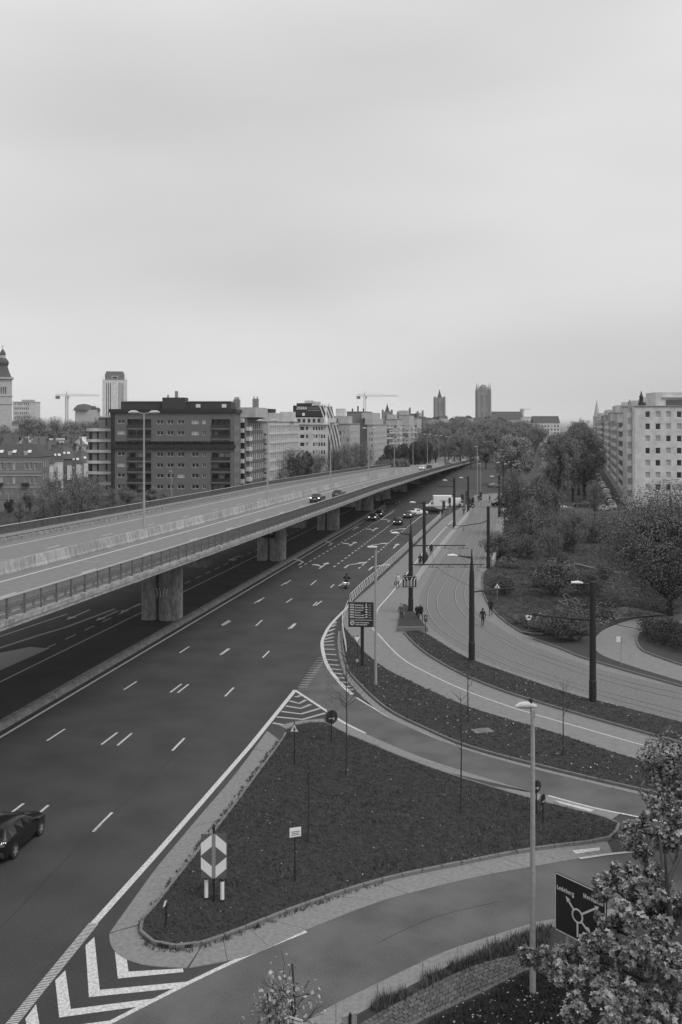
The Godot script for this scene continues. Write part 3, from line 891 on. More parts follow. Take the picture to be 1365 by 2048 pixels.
# ---------------------------------------------------------------- buildings
var win_mesh := {}
func grid(x0: float, dx: float, nx: int, y0: float, dy: float, ny: int, w: float, h: float) -> Array:
	var r := []
	for j in ny:
		for i in nx: r.append(Rect2(x0 + dx * i, y0 + dy * j, w, h))
	return r
func pierced(s: Shape, o: Vector3, r: Vector3, w: float, h: float, rects: Array, depth := 0.22) -> void:
	# a wall of w by h from o, with real openings and their reveals
	var out := r.cross(Vector3.UP)
	var xs := [0.0, w]; var ys := [0.0, h]
	for q in rects:
		for a in [q.position.x, q.end.x]:
			if not xs.has(a): xs.append(a)
		for a in [q.position.y, q.end.y]:
			if not ys.has(a): ys.append(a)
	xs.sort(); ys.sort()
	for j in ys.size() - 1:
		var run := -1
		for i in xs.size():
			var solid := i < xs.size() - 1
			if solid:
				var mid := Vector2((xs[i] + xs[i + 1]) / 2, (ys[j] + ys[j + 1]) / 2)
				for q in rects:
					if q.has_point(mid): solid = false; break
			if solid and run < 0: run = i
			if not solid and run >= 0:
				s.quad(o + r * xs[run] + Vector3.UP * ys[j], o + r * xs[i] + Vector3.UP * ys[j], o + r * xs[i] + Vector3.UP * ys[j + 1], o + r * xs[run] + Vector3.UP * ys[j + 1], out)
				run = -1
	for q in rects:
		var a: Vector3 = o + r * q.position.x + Vector3.UP * q.position.y
		var b: Vector3 = o + r * q.end.x + Vector3.UP * q.end.y
		var c: Vector3 = o + r * q.end.x + Vector3.UP * q.position.y
		var d: Vector3 = o + r * q.position.x + Vector3.UP * q.end.y
		var k := -out * depth
		s.quad(a, c, c + k, a + k, Vector3.UP); s.quad(d, b, b + k, d + k, Vector3.DOWN)
		s.quad(a, d, d + k, a + k, r); s.quad(c, b, b + k, c + k, -r)
func pane_mesh(w: float, h: float) -> ArrayMesh:
	var key := "p%.2f_%.2f" % [w, h]
	if not win_mesh.has(key):
		var s := Shape.new()
		s.box(Vector3(0, 0, -0.02), Vector3(w, h, 0.03))
		win_mesh[key] = s.mesh()
	return win_mesh[key]
func frame_mesh(w: float, h: float, bars: int, t: float) -> ArrayMesh:
	var key := "f%.2f_%.2f_%d_%.2f" % [w, h, bars, t]
	if not win_mesh.has(key):
		var s := Shape.new()
		s.box(Vector3(0, h / 2 - t / 2, 0.02), Vector3(w, t, 0.08)); s.box(Vector3(0, -h / 2 + t / 2, 0.02), Vector3(w, t, 0.08))
		s.box(Vector3(-w / 2 + t / 2, 0, 0.02), Vector3(t, h - 2 * t, 0.08)); s.box(Vector3(w / 2 - t / 2, 0, 0.02), Vector3(t, h - 2 * t, 0.08))
		for i in bars: s.box(Vector3(-w / 2 + w * (i + 1) / (bars + 1), 0, 0.02), Vector3(t, h - 2 * t, 0.08))
		win_mesh[key] = s.mesh()
	return win_mesh[key]
func glaze(under: Node, o: Vector3, r: Vector3, rects: Array, frame: Material, bars := 1, t := 0.09, depth := 0.2, pale := 0.25) -> void:
	var out := r.cross(Vector3.UP)
	var b := Basis(r, Vector3.UP, out)
	for q in rects:
		var c: Vector2 = q.get_center()
		var f := part(under, "window", frame_mesh(q.size.x, q.size.y, bars, t), frame, Transform3D(b, o + r * c.x + Vector3.UP * c.y - out * depth))
		part(f, "pane", pane_mesh(q.size.x, q.size.y), mats.curtain if rng.randf() < pale else mats.glass)
func building(called: String, label: String, where: Vector3, turn: float, w: float, h: float, dp: float, wall: Material, front: Array, side_r: Array, side_l: Array = [], frame: Material = null, bars := 1, pale := 0.25, depth := 0.22) -> Node3D:
	var b := thing(called, label, "building", where, turn)
	var s := Shape.new()
	pierced(s, Vector3.ZERO, Vector3.RIGHT, w, h, front, depth)
	pierced(s, Vector3(w, 0, 0), Vector3(0, 0, -1), dp, h, side_r, depth)
	pierced(s, Vector3(0, 0, -dp), Vector3(0, 0, 1), dp, h, side_l, depth)
	s.quad(Vector3(0, 0, -dp), Vector3(w, 0, -dp), Vector3(w, h, -dp), Vector3(0, h, -dp), Vector3(0, 0, -1))
	part(b, "wall", s, wall)
	s = Shape.new()
	s.box(Vector3(w / 2, h / 2 - 0.1, -dp / 2), Vector3(w - 0.7 - depth, h - 0.3, dp - 0.7 - depth))
	part(b, "interior", s, mat("room", 0.45, 0.9))
	if frame:
		glaze(b, Vector3.ZERO, Vector3.RIGHT, front, frame, bars, 0.09, depth - 0.04, pale)
		glaze(b, Vector3(w, 0, 0), Vector3(0, 0, -1), side_r, frame, bars, 0.09, depth - 0.04, pale)
		glaze(b, Vector3(0, 0, -dp), Vector3(0, 0, 1), side_l, frame, bars, 0.09, depth - 0.04, pale)
	s = Shape.new()
	s.box(Vector3(w / 2, h + 0.12, -dp / 2), Vector3(w + 0.5, 0.25, dp + 0.5), Basis(), 0.04)
	part(b, "cornice", s, mat("cornice", 0.5, 0.8, "stain", 4.0))
	return b
func lump(b: Node, called: String, c: Vector3, size: Vector3, m: Material, bevel := 0.0) -> MeshInstance3D:
	var s := Shape.new()
	s.box(c + Vector3(0, size.y / 2, 0), size, Basis(), bevel)
	return part(b, called, s, m)
func chimney(b: Node, c: Vector3, size: Vector3, m: Material, pots := 3) -> void:
	var o := lump(b, "chimney", c, size, m)
	for i in pots:
		var s := Shape.new()
		s.rod(c + Vector3(size.x * (-0.32 + 0.64 * i / maxf(1, pots - 1)), size.y, 0), c + Vector3(size.x * (-0.32 + 0.64 * i / maxf(1, pots - 1)), size.y + 0.7, 0), 0.14, 0.12, 6)
		part(o, "chimney_pot", s, mat("dark_pot", 0.06))
func gable_roof(b: Node, w: float, dp: float, h: float, top: float, m: Material, along_x := true, eave := 0.3) -> MeshInstance3D:
	var s := Shape.new()
	var x0 := -eave; var x1 := w + eave; var z0 := eave; var z1 := -dp - eave
	if along_x:
		s.quad(Vector3(x0, h, z0), Vector3(x1, h, z0), Vector3(x1, top, (z0 + z1) / 2), Vector3(x0, top, (z0 + z1) / 2), Vector3(0, 1, 1))
		s.quad(Vector3(x0, h, z1), Vector3(x1, h, z1), Vector3(x1, top, (z0 + z1) / 2), Vector3(x0, top, (z0 + z1) / 2), Vector3(0, 1, -1))
		for x in [[0.0, -1.0], [w, 1.0]]: s.tri(Vector3(x[0], h, 0), Vector3(x[0], h, -dp), Vector3(x[0], top - 0.15, -dp / 2), Vector3(x[1], 0, 0))
	else:
		var xm := w / 2
		s.quad(Vector3(x0, h, z0), Vector3(x0, h, z1), Vector3(xm, top, z1), Vector3(xm, top, z0), Vector3(-1, 1, 0))
		s.quad(Vector3(x1, h, z0), Vector3(x1, h, z1), Vector3(xm, top, z1), Vector3(xm, top, z0), Vector3(1, 1, 0))
		for z in [[0.0, 1.0], [-dp, -1.0]]: s.tri(Vector3(0, h, z[0]), Vector3(w, h, z[0]), Vector3(xm, top - 0.15, z[0]), Vector3(0, 0, z[1]))
	return part(b, "roof", s, m)

func build_buildings() -> void:
	var brick := mat("brick", 0.24, 0.9, "stain", 3.0)
	var brick_pale := mat("brick_pale", 0.36, 0.9, "stain", 4.0)
	var dark := mat("dark_cladding", 0.03, 0.7, "patchy", 5.0)
	var white := mat("render_white", 0.62, 0.85, "soft", 26.0)
	var cream := mat("render_cream", 0.46, 0.85, "soft", 22.0)
	var grey := mat("render_grey", 0.45, 0.85, "soft", 8.0)
	var slate := mat("slate", 0.11, 0.8, "stain", 3.0)
	var tile := mat("roof_tile", 0.16, 0.85, "stain", 2.5)
	var fr := mat("frame_white", 0.7, 0.6)
	var frd := mat("frame_dark", 0.1, 0.5)
	brick_block(brick, dark, fr, frd)
	pale_corner(white, brick_pale, frd)
	# row along the viaduct
	var b := building("apartment_house", "brick apartment house with white window mullions and tall chimneys", at(466, 285), -TH, 3.6, 21.8, 20.0, brick, [], grid(5.0, 2.2, 7, 1.2, 2.85, 7, 1.5, 1.9), [], fr, 2, 0.15)
	for j in 8: lump(b, "balcony", Vector3(1.8, 0.9 + 2.85 * j - 0.4, 0.7), Vector3(3.2, 1.15, 1.3), white)
	for j in 7:
		var q := lump(b, "balcony_window", Vector3(1.8, 2.05 + 2.85 * j - 0.4, 0.1), Vector3(3.0, 1.6, 0.15), mats.glass)
	for j in 7: lump(b, "bay", Vector3(3.6 + 0.5, 1.0 + 2.85 * j, -2.4), Vector3(1.0, 1.1, 3.0), white)
	lump(b, "penthouse", Vector3(1.5, 21.9, -9.0), Vector3(9.0, 2.8, 14.0), cream)
	chimney(b, Vector3(0.6, 21.9, -2.0), Vector3(1.7, 5.0, 1.4), brick_pale, 4)
	chimney(b, Vector3(4.2, 21.9, -9.0), Vector3(1.5, 5.4, 1.4), brick_pale, 2)
	b = building("apartment_house", "pale apartment house with a grid of white mullioned windows", at(512, 306), -TH, 4.0, 20.6, 40.0, mat("render_light", 0.6, 0.85, "soft", 7.0), grid(0.8, 1.6, 2, 1.0, 2.9, 6, 1.0, 1.7), grid(1.2, 2.6, 15, 1.0, 2.75, 7, 1.8, 1.9), [], fr, 1, 0.5)
	for i in 16: lump(b, "pilaster", Vector3(4.06, 0, -0.65 - 2.6 * i), Vector3(0.5, 20.4, 0.4), white)
	for j in 7:
		lump(b, "spandrel", Vector3(4.05, 3.05 + 2.75 * j, -20.0), Vector3(0.3, 0.3, 39.0), white)
		if j < 6: lump(b, "balcony", Vector3(1.8, 1.0 + 2.9 * j, 0.8), Vector3(3.4, 1.0, 1.3), grey)
	lump(b, "penthouse", Vector3(1.0, 20.8, -12.0), Vector3(5.0, 2.6, 18.0), cream)
	lump(b, "stair_tower", Vector3(2.8, 20.8, -30.0), Vector3(4.0, 3.2, 6.0), white)
	lump(b, "roof_plant", Vector3(1.0, 23.5, -12.0), Vector3(3.0, 1.2, 6.0), dark)
	chimney(b, Vector3(-1.0, 20.8, -4.0), Vector3(1.6, 4.0, 1.2), brick_pale, 2)
	zebra_block(white, cream, dark, fr)
	b = building("apartment_house", "narrow light apartment house between dark gable and brick gable", at(676, 405), -TH, 5.0, 20.0, 24.0, cream, grid(0.5, 1.5, 3, 1.5, 2.8, 6, 0.9, 1.8), grid(1.0, 2.4, 9, 1.5, 2.8, 6, 1.4, 1.7), [], fr, 1)
	lump(b, "penthouse", Vector3(0.6, 20.2, -6.0), Vector3(7.0, 3.0, 9.0), cream)
	lump(b, "roof_box", Vector3(0.2, 23.2, -6.0), Vector3(3.4, 3.0, 4.0), white)
	lump(b, "dark_gable", Vector3(-1.6, 0, 1.5), Vector3(3.0, 22.2, 4.0), dark)
	b = building("apartment_block", "tall blind brick gable with pale apartments along its flank", at(694, 470), -TH, 9.6, 25.6, 14.0, brick_pale, [], [], [])
	var w2 := building("apartment_house", "light six-storey apartment house stepping back beside brick gable", at(735, 462), -TH, 3.0, 19.6, 44.0, cream, grid(0.4, 1.3, 2, 1.0, 2.75, 7, 0.8, 1.6), grid(1.0, 2.0, 20, 1.0, 2.75, 6, 1.3, 1.5), [], fr, 1)
	lump(w2, "set_back_floor", Vector3(0.6, 19.8, -18.0), Vector3(3.6, 2.8, 34.0), grey)
	lump(w2, "penthouse", Vector3(-0.6, 22.6, -16.0), Vector3(5.0, 2.6, 26.0), cream)
	for i in 3: lump(b, "roof_vent", Vector3(2.0 + 2.6 * i, 25.8, -4.0), Vector3(0.6, 1.4 if i != 1 else 2.6, 0.6), dark)
	var far_row := [[772, 540, 6.0, 22.5, "grey apartment house with stacked white balconies", grey], [796, 570, 6.5, 25.0, "light apartment tower with staggered white balconies", cream], [815, 610, 6.0, 23.6, "light apartment house with deep balconies and dark upper storey", cream], [829, 650, 5.0, 24.6, "narrow apartment house with brick flank at end of row", brick]]
	for i in far_row.size():
		var f: Array = far_row[i]
		b = building("apartment_house", f[4], at(f[0], f[1]), -TH, f[2], f[3], 26.0, f[5], grid(0.6, 1.9, 3, 1.0, 2.8, 7, 1.2, 1.6), grid(1.0, 3.0, 8, 1.0, 2.8, 7, 1.8, 1.7), [], fr, 1)
		for j in 7:
			lump(b, "balcony", Vector3(f[2] * (0.35 + 0.3 * (j % 2)), 0.8 + 2.8 * j, 0.8), Vector3(f[2] * 0.55, 1.0, 1.4), white)
			lump(b, "balcony", Vector3(f[2] + 0.6, 0.8 + 2.8 * j, -7.0 - 6.0 * (i % 2)), Vector3(1.2, 1.0, 7.0), white)
		lump(b, "penthouse", Vector3(f[2] * 0.4, f[3] + 0.2, -8.0), Vector3(f[2] * 0.7, 2.4, 10.0), dark if i == 2 else grey)
		chimney(b, Vector3(f[2] * 0.8, f[3], -14.0), Vector3(1.2, 4.0, 1.2), brick_pale, 2)
	town_houses(brick, white, cream, slate, tile, fr)
	park_row(white, cream, grey, brick, fr, frd, dark)
	landmarks(white, cream, grey, slate, dark, fr)

func brick_block(brick: Material, dark: Material, fr: Material, frd: Material) -> void:
	var u := 0.03335
	var X := func(x: float) -> float: return (x - 203.0) * u
	var Y := func(y: float) -> float: return (1021.8 - y) * u
	var wins := []
	var logg := []
	for y in [402, 488, 654, 740, 822, 908]:
		wins.append(Rect2(X.call(255), Y.call(y + 15), 60 * u, 30 * u))
		for c in [[562, 52], [642, 53], [725, 53], [835, 55], [918, 27]]: wins.append(Rect2(X.call(c[0]), Y.call(y + 20), c[1] * u, 32 * u))
	for r in [[385, 455], [465, 535], [643, 708], [718, 792], [803, 876], [888, 962]]:
		logg.append(Rect2(X.call(332), Y.call(r[1]), 186 * u, (r[1] - r[0]) * u))
		logg.append(Rect2(X.call(988), Y.call(r[1]), 147 * u, (r[1] - r[0]) * u))
	var band := Rect2(X.call(236), Y.call(612), X.call(1165) - X.call(236), 54 * u)
	var h: float = Y.call(334)
	var w: float = X.call(1168)
	var b := thing("apartment_block", "large dark brick apartment block with loggias and recessed top floor", "building", at(222, 264))
	var s := Shape.new()
	pierced(s, Vector3.ZERO, Vector3.RIGHT, w, h, wins + logg + [band], 0.2)
	pierced(s, Vector3(w, 0, 0), Vector3(0, 0, -1), 16.0, h, grid(2.0, 4.0, 3, 1.5, 2.8, 7, 1.2, 1.4), 0.2)
	s.quad(Vector3(0, 0, 0), Vector3(0, 0, -16), Vector3(0, h, -16), Vector3(0, h, 0), Vector3(-1, 0, 0))
	s.quad(Vector3(0, 0, -16), Vector3(w, 0, -16), Vector3(w, h, -16), Vector3(0, h, -16), Vector3(0, 0, -1))
	part(b, "wall", s, brick)
	glaze(b, Vector3.ZERO, Vector3.RIGHT, wins, fr, 1, 0.06, 0.16, 0.18)
	glaze(b, Vector3(w, 0, 0), Vector3(0, 0, -1), grid(2.0, 4.0, 3, 1.5, 2.8, 7, 1.2, 1.4), fr, 1, 0.1, 0.16, 0.3)
	s = Shape.new()
	s.box(Vector3(w / 2, h / 2, -9.2), Vector3(w - 0.1, h - 0.2, 13.4))
	part(b, "interior", s, mats.get("room", mat("room", 0.45, 0.9)))
	lump(b, "dark_return", Vector3(0.55, 0.1, 0.05), Vector3(1.0, h - 0.2, 0.2), dark)
	for q in logg:
		var c: Vector2 = q.get_center()
		var lo := Node3D.new()
		hang(lo, "loggia", b)
		lump(lo, "slab", Vector3(c.x, q.position.y - 0.28, -0.7), Vector3(q.size.x + 0.1, 0.26, 2.0), mat("slab_edge", 0.3, 0.8, "stain", 3.0))
		lump(lo, "parapet", Vector3(c.x, q.position.y - 0.02, 0.2), Vector3(q.size.x, 1.0, 0.06), mat("smoked_glass", 0.03, 0.15))
		var m := int(q.size.x / 1.6)
		for i in m:
			var g := part(lo, "glazed_door", frame_mesh(1.5, 1.9, 0, 0.08), frd, Transform3D(Basis(), Vector3(q.position.x + q.size.x * (i + 0.5) / m, q.position.y + 1.1, -1.9)))
			part(g, "pane", pane_mesh(1.5, 1.9), mats.glass if rng.randf() < 0.75 else mats.curtain)
	lump(b, "terrace_band", Vector3(band.get_center().x, band.position.y - 0.05, 0.35), Vector3(band.size.x + 0.8, 1.0, 0.5), dark)
	for i in 18:
		var g := part(b, "glazed_door", frame_mesh(1.5, 1.6, 1, 0.07), frd, Transform3D(Basis(), Vector3(band.position.x + band.size.x * (i + 0.5) / 18, band.position.y + 0.95, -1.6)))
		part(g, "pane", pane_mesh(1.5, 1.6), mats.glass)
	lump(b, "parapet", Vector3(w / 2, h, -8.0), Vector3(w + 0.8, 0.95, 16.8), dark)
	lump(b, "recessed_floor", Vector3(X.call(695), h + 0.9, -9.5), Vector3(866 * u, 2.0, 12.0), mat("clad_brown", 0.08, 0.8, "stain", 2.0))
	lump(b, "stair_tower", Vector3(X.call(686), h + 0.9, -4.5), Vector3(177 * u, 3.1, 6.0), mat("clad_brown", 0.08))
	lump(b, "roof_rim", Vector3(X.call(695), h + 2.9, -9.5), Vector3(868 * u, 0.2, 12.3), mat("rim_grey", 0.25))
	lump(b, "flue", Vector3(X.call(694), h + 4.0, -4.5), Vector3(0.75, 1.75, 0.75), mat("rim_grey", 0.25))
	lump(b, "roof_vent", Vector3(X.call(622), h + 4.0, -5.5), Vector3(0.45, 0.8, 0.45), mats.galva)
	for x in [870, 1075]: lump(b, "roof_window", Vector3(X.call(x), h + 1.4, -3.48), Vector3(1.2, 0.9, 0.1), fr)

func pale_corner(white: Material, brick_pale: Material, frd: Material) -> void:
	var b := thing("apartment_block", "pale apartment block with rounded corner balconies and white floor bands", "building", at(172, 268))
	var s := Shape.new()
	var u := 268.0 / LENS
	var hl := rise(858, 268.0); var hr := rise(835, 268.0)
	var rects := []
	for j in 6: rects.append(Rect2(39.5 * u, rise(876 + 21.5 * j, 268.0), 4.0 * u, 1.7 if j else 2.0))
	rects.append(Rect2(39.5 * u, rise(852, 268.0), 4.0 * u, 2.0))
	s = Shape.new()
	pierced(s, Vector3(26 * u, 0, 0), Vector3.RIGHT, 24 * u, hr, rects.map(func(q): return Rect2(q.position.x - 26 * u, q.position.y, q.size.x, q.size.y)), 0.2)
	s.quad(Vector3(26 * u, 0, 0), Vector3(26 * u, 0, -14), Vector3(26 * u, hr, -14), Vector3(26 * u, hr, 0), Vector3(-1, 0, 0))
	part(b, "wall", s, brick_pale)
	for q in rects:
		var c: Vector2 = q.get_center()
		var f := part(b, "window", frame_mesh(q.size.x, q.size.y, 0, 0.07), frd, Transform3D(Basis(), Vector3(c.x, c.y, -0.16)))
		part(f, "pane", pane_mesh(q.size.x, q.size.y), mats.glass)
	# rounded corner of stacked bands
	for j in 7:
		var y := hl - 0.6 - 2.84 * j
		s = Shape.new()
		s.lathe(Vector3(17 * u, 0, -2.4), [[2.5, y], [2.62, y], [2.62, y + 0.75], [0.0, y + 0.75]], 28)
		part(b, "curved_band", s, white)
		var q := lump(b, "floor_band", Vector3(34 * u, y, 0.02), Vector3(33 * u, 0.7, 0.5), white)
		if j:
			s = Shape.new()
			s.lathe(Vector3(17 * u, 0, -2.4), [[2.2, y + 0.7], [2.2, y + 2.9]], 28)
			part(b, "curved_wall", s, brick_pale)
			for a in [-0.5, 0.55]:
				s = Shape.new()
				s.box(Vector3(17 * u + sin(a) * 2.18, y + 1.75, -2.4 + cos(a) * 2.18), Vector3(1.0, 1.9, 0.12), Basis(Vector3.UP, a))
				part(b, "balcony_door", s, mats.glass)
	lump(b, "core", Vector3(17 * u, 0, -8.0), Vector3(20 * u, hl, 11.0), brick_pale)
	lump(b, "roof_slab", Vector3(38 * u, hr, -6.8), Vector3(25 * u, 0.3, 14.2), white)

func zebra_block(white: Material, cream: Material, dark: Material, fr: Material) -> void:
	var d := 352.0
	var u := d / LENS
	var rects := []
	for j in 5:
		var y := rise(861 + 16.0 * j, d)
		for x in [[10.5, 9], [22, 5], [36, 4.2], [41.4, 4.2], [46.8, 4.2], [52, 4.2], [57, 4.0]]:
			rects.append(Rect2(x[0] * u, y, x[1] * u, 8 * u))
	var b := thing("office_building", "white office building under a black rooftop billboard beside curved fins", "building", at(590, d))
	var h := rise(849, d)
	var w := 66 * u
	var s := Shape.new()
	pierced(s, Vector3.ZERO, Vector3.RIGHT, w, h, rects, 0.25)
	s.quad(Vector3(w, 0, 0), Vector3(w, 0, -30), Vector3(w, h, -30), Vector3(w, h, 0), Vector3(1, 0, 0))
	s.quad(Vector3(0, 0, 0), Vector3(0, 0, -30), Vector3(0, h, -30), Vector3(0, h, 0), Vector3(-1, 0, 0))
	part(b, "wall", s, white)
	glaze(b, Vector3.ZERO, Vector3.RIGHT, rects, fr, 0, 0.1, 0.2, 0.3)
	s = Shape.new()
	s.box(Vector3(w / 2, h / 2, -15), Vector3(w - 0.8, h - 0.2, 28.6))
	part(b, "interior", s, mat("room", 0.45, 0.9))
	lump(b, "cornice", Vector3(w / 2, h, -14.8), Vector3(w + 0.6, 0.35, 31.0), white)
	lump(b, "roof_terrace", Vector3(30 * u, h + 0.3, -7.5), Vector3(56 * u, 2.2, 9.0), cream)
	for i in 5: lump(b, "terrace_window", Vector3((8 + 10 * i) * u, h + 0.7, -2.95), Vector3(5 * u, 1.3, 0.12), mats.glass)
	lump(b, "terrace_rail", Vector3(w / 2, h + 0.35, -0.3), Vector3(w - 1.0, 0.12, 0.1), mats.galva)
	# billboard floor
	var dz := -13.0
	var v := (d + 13.0) / LENS
	var y0 := rise(832, d + 13.0); var y1 := rise(811, d + 13.0)
	var ox := -1.2
	lump(b, "roof_floor", Vector3(ox + 32 * v, h + 2.4, dz - 4.0), Vector3(64 * v, y1 - h - 2.5, 7.6), dark)
	var board := lump(b, "billboard", Vector3(ox + 31 * v, y0, dz), Vector3(61 * v, y1 - y0, 0.3), mats.black)
	lump(b, "upper_box", Vector3(ox + 22 * v, y1, dz - 3.0), Vector3(30 * v, 0.85, 5.0), dark)
	lump(b, "white_box", Vector3(ox + 31 * v, y1 + 0.5, dz - 5.0), Vector3(18 * v, 1.4, 3.0), white)
	lump(b, "white_box", Vector3(ox + 47 * v, y1, dz - 4.0), Vector3(15 * v, 1.45, 3.0), white)
	for t in [["ZEBRA", 7.0, 27.8, fr], ["STRAAT", 29.0, 53.0, mat("letter_grey", 0.16)]]:
		var tm := TextMesh.new()
		tm.text = t[0]
		var sf := SystemFont.new()
		sf.font_names = PackedStringArray(["Droid Sans"])
		sf.font_weight = 800
		tm.font = sf
		tm.font_size = 64; tm.pixel_size = 0.01; tm.depth = 0.06
		tm.horizontal_alignment = HORIZONTAL_ALIGNMENT_LEFT
		var box := tm.get_aabb()
		var k: float = (t[2] - t[1]) * v / box.size.x
		part(board, "lettering", tm, t[3], Transform3D(Basis().scaled(Vector3(k, 5.6 * v / box.size.y, 1)), Vector3(ox + t[1] * v, y0 + 13.0 * v - box.position.y * 5.6 * v / box.size.y, dz + 0.2) - Vector3(box.position.x * k, 0, 0)))
	lump(board, "underline", Vector3(ox + 41 * v, y0 + 10.6 * v, dz + 0.17), Vector3(24 * v, 0.14, 0.04), mats.worn_paint)
	lump(b, "billboard_window", Vector3(ox + 21 * v, y0 + 0.1, dz + 0.16), Vector3(5 * v, 1.0, 0.06), fr)
	# curved fins running up the end of the building
	for i in 4:
		s = Shape.new()
		var pts := []; var back := []
		for k in 9:
			var t := k / 8.0
			var x := (63 + 6.0 * i) * u
			var lean := 4.4 * pow(t, 1.5)
			pts.append([x + 4.8 * u - lean, rise(905, d) + t * (rise(809, d) - rise(905, d)) + 0.3 * (i % 2)])
			back.append([x + 4.8 * u - lean + 0.5, rise(905, d) + t * (rise(809, d) - rise(905, d)) + 0.3 * (i % 2)])
		back.reverse()
		s.panel(Vector3(0.9, 0, -2.0 - 0.6 * i), Vector3.RIGHT, Vector3.UP, pts + back, 0.5)
		part(b, "fin", s, white)
	s = Shape.new()
	s.panel(Vector3(0.7, 0, -9.0), Vector3.RIGHT, Vector3.UP, [[62 * u, 0], [86 * u, 0], [84 * u, rise(880, d)], [77 * u, rise(845, d)], [70 * u, rise(812, d)], [58 * u, rise(812, d)], [62 * u, rise(850, d)]], 0.4)
	part(b, "curved_glazing", s, mat("fin_glass", 0.12, 0.25))
	lump(b, "fin_band", Vector3(75 * u, rise(845, d), -3.2), Vector3(17 * u, 1.5, 2.0), white)

func town_houses(brick: Material, white: Material, cream: Material, slate: Material, tile: Material, fr: Material) -> void:
	var u := 285.0 / LENS
	# banded brick corner house with a mansard
	var rects := []
	for y in [[939, 2.3], [967, 2.3], [997, 2.6]]:
		for x in [2, 11, 24, 36, 60, 69, 79]: rects.append(Rect2(x * u, rise(y[0], 285), 0.75 if x != 36 else 0.75, y[1]))
	var b := building("town_house", "banded brick corner town house with slate mansard roof and skylights", at(-10, 285), 0.0, 95 * u, rise(913, 285), 11.0, mat("brick_town", 0.34, 0.9, "stain", 3.0), rects, grid(1.0, 2.2, 4, 1.0, 3.4, 3, 0.9, 2.0), [], fr, 1, 0.2)
	for y in [925, 945, 952, 975]: lump(b, "stone_band", Vector3(47 * u, rise(y, 285), 0.04), Vector3(95 * u, 0.22, 0.1), cream)
	var s := Shape.new()
	var h := rise(913, 285) + 0.3
	var top := rise(888, 285)
	var q0 := [Vector3(-0.3, h, 0.3), Vector3(95 * u + 0.3, h, 0.3), Vector3(95 * u + 0.3, h, -11.3), Vector3(-0.3, h, -11.3)]
	var q1 := [Vector3(2.0, top, -3.5), Vector3(95 * u - 3.2, top, -3.5), Vector3(95 * u - 3.2, top, -7.5), Vector3(2.0, top, -7.5)]
	for i in 4: s.quad(q0[i], q0[(i + 1) % 4], q1[(i + 1) % 4], q1[i], (q0[i] + q0[(i + 1) % 4]) * 0.5 - Vector3(6.5, h - 3.0, -5.5))
	s.quad(q1[0], q1[1], q1[2], q1[3], Vector3.UP)
	var rf := part(b, "roof", s, slate)
	for x in [12, 38, 68]:
		s = Shape.new()
		s.box(Vector3(x * u, h + 1.1, -0.75), Vector3(1.0, 1.1, 0.12), Basis(Vector3.RIGHT, -0.85))
		part(rf, "skylight", s, fr)
	for x in [30, 62]: lump(b, "dormer", Vector3(x * u, h, -0.6), Vector3(1.0, 1.2, 1.6), cream)
	for x in [10, 62]: lump(b, "balcony", Vector3(x * u, rise(972, 285), 0.5), Vector3(1.9, 0.9, 0.9), mats.black)
	chimney(b, Vector3(50 * u, top - 1.5, -5.5), Vector3(1.3, 3.0, 1.0), brick, 3)
	# terrace running back from the corner
	var row := [[86, 292, 905, "cream terraced house with bay window beside banded corner house", cream], [104, 298, 900, "light terraced house with white bay and dark slate roof", white], [123, 302, 896, "tall terraced house showing a dark windowless gable", brick], [141, 310, 908, "low terraced house with tiled roof next to dark gable", cream], [156, 318, 905, "white terraced house with narrow windows by the rounded apartments", white]]
	for i in row.size():
		var r: Array = row[i]
		var w: float = 22.0 * r[1] / LENS
		var hh := rise(r[2] + 22, r[1])
		b = building("terraced_house", r[3], at(r[0], r[1]), 0.35, w, hh, 10.0, r[4], grid(0.35, 1.35, 2, 1.0, 3.2, int(hh / 3.3), 0.85, 1.9), [], [], fr, 1)
		rf = gable_roof(b, w, 10.0, hh + 0.25, hh + 3.6, slate if i % 2 else tile)
		for k in 2:
			s = Shape.new()
			s.box(Vector3(w * (0.3 + 0.4 * k), hh + 1.75, -1.9), Vector3(0.8, 1.0, 0.12), Basis(Vector3.RIGHT, -0.98))
			part(rf, "skylight", s, fr)
		lump(b, "bay_window", Vector3(w * 0.7, 3.4, 0.35), Vector3(1.3, 4.2, 0.7), fr)
		chimney(b, Vector3(w, hh + 1.0, -5.0), Vector3(0.7, 3.6, 1.3), brick, 3)
	# roofs behind
	var back := [[22, 345, 893, "low house with pale gutter behind the banded corner house", tile], [50, 360, 888, "house with light sloping roof panels beyond the skylit mansard", cream], [78, 350, 884, "tiled house with rooflights behind the terrace", tile], [100, 372, 874, "flat-roofed house with white roof terrace rail among tiled roofs", white], [122, 380, 880, "small tiled house below the wooded ridge", tile], [146, 372, 874, "white-walled house with tiled roof behind the rounded apartments", white], [8, 400, 868, "dark slate house close to the church", slate], [34, 420, 872, "pale-walled house under the church trees", cream], [62, 400, 872, "house with steep tiled roof near the white roof terrace", tile], [88, 408, 868, "narrow house with slate roof behind the white roof terrace", slate], [134, 402, 868, "grey-roofed house below the library tower", slate], [160, 398, 866, "tiled house tucked behind the rounded apartments", tile], [2, 352, 886, "slate-roofed house directly behind the mansard", slate], [66, 330, 892, "house with twin rooflights behind the cream terraced house", tile], [112, 340, 888, "low slate house behind the dark gable", slate], [140, 345, 886, "small pale house behind the low tiled terrace", cream]]
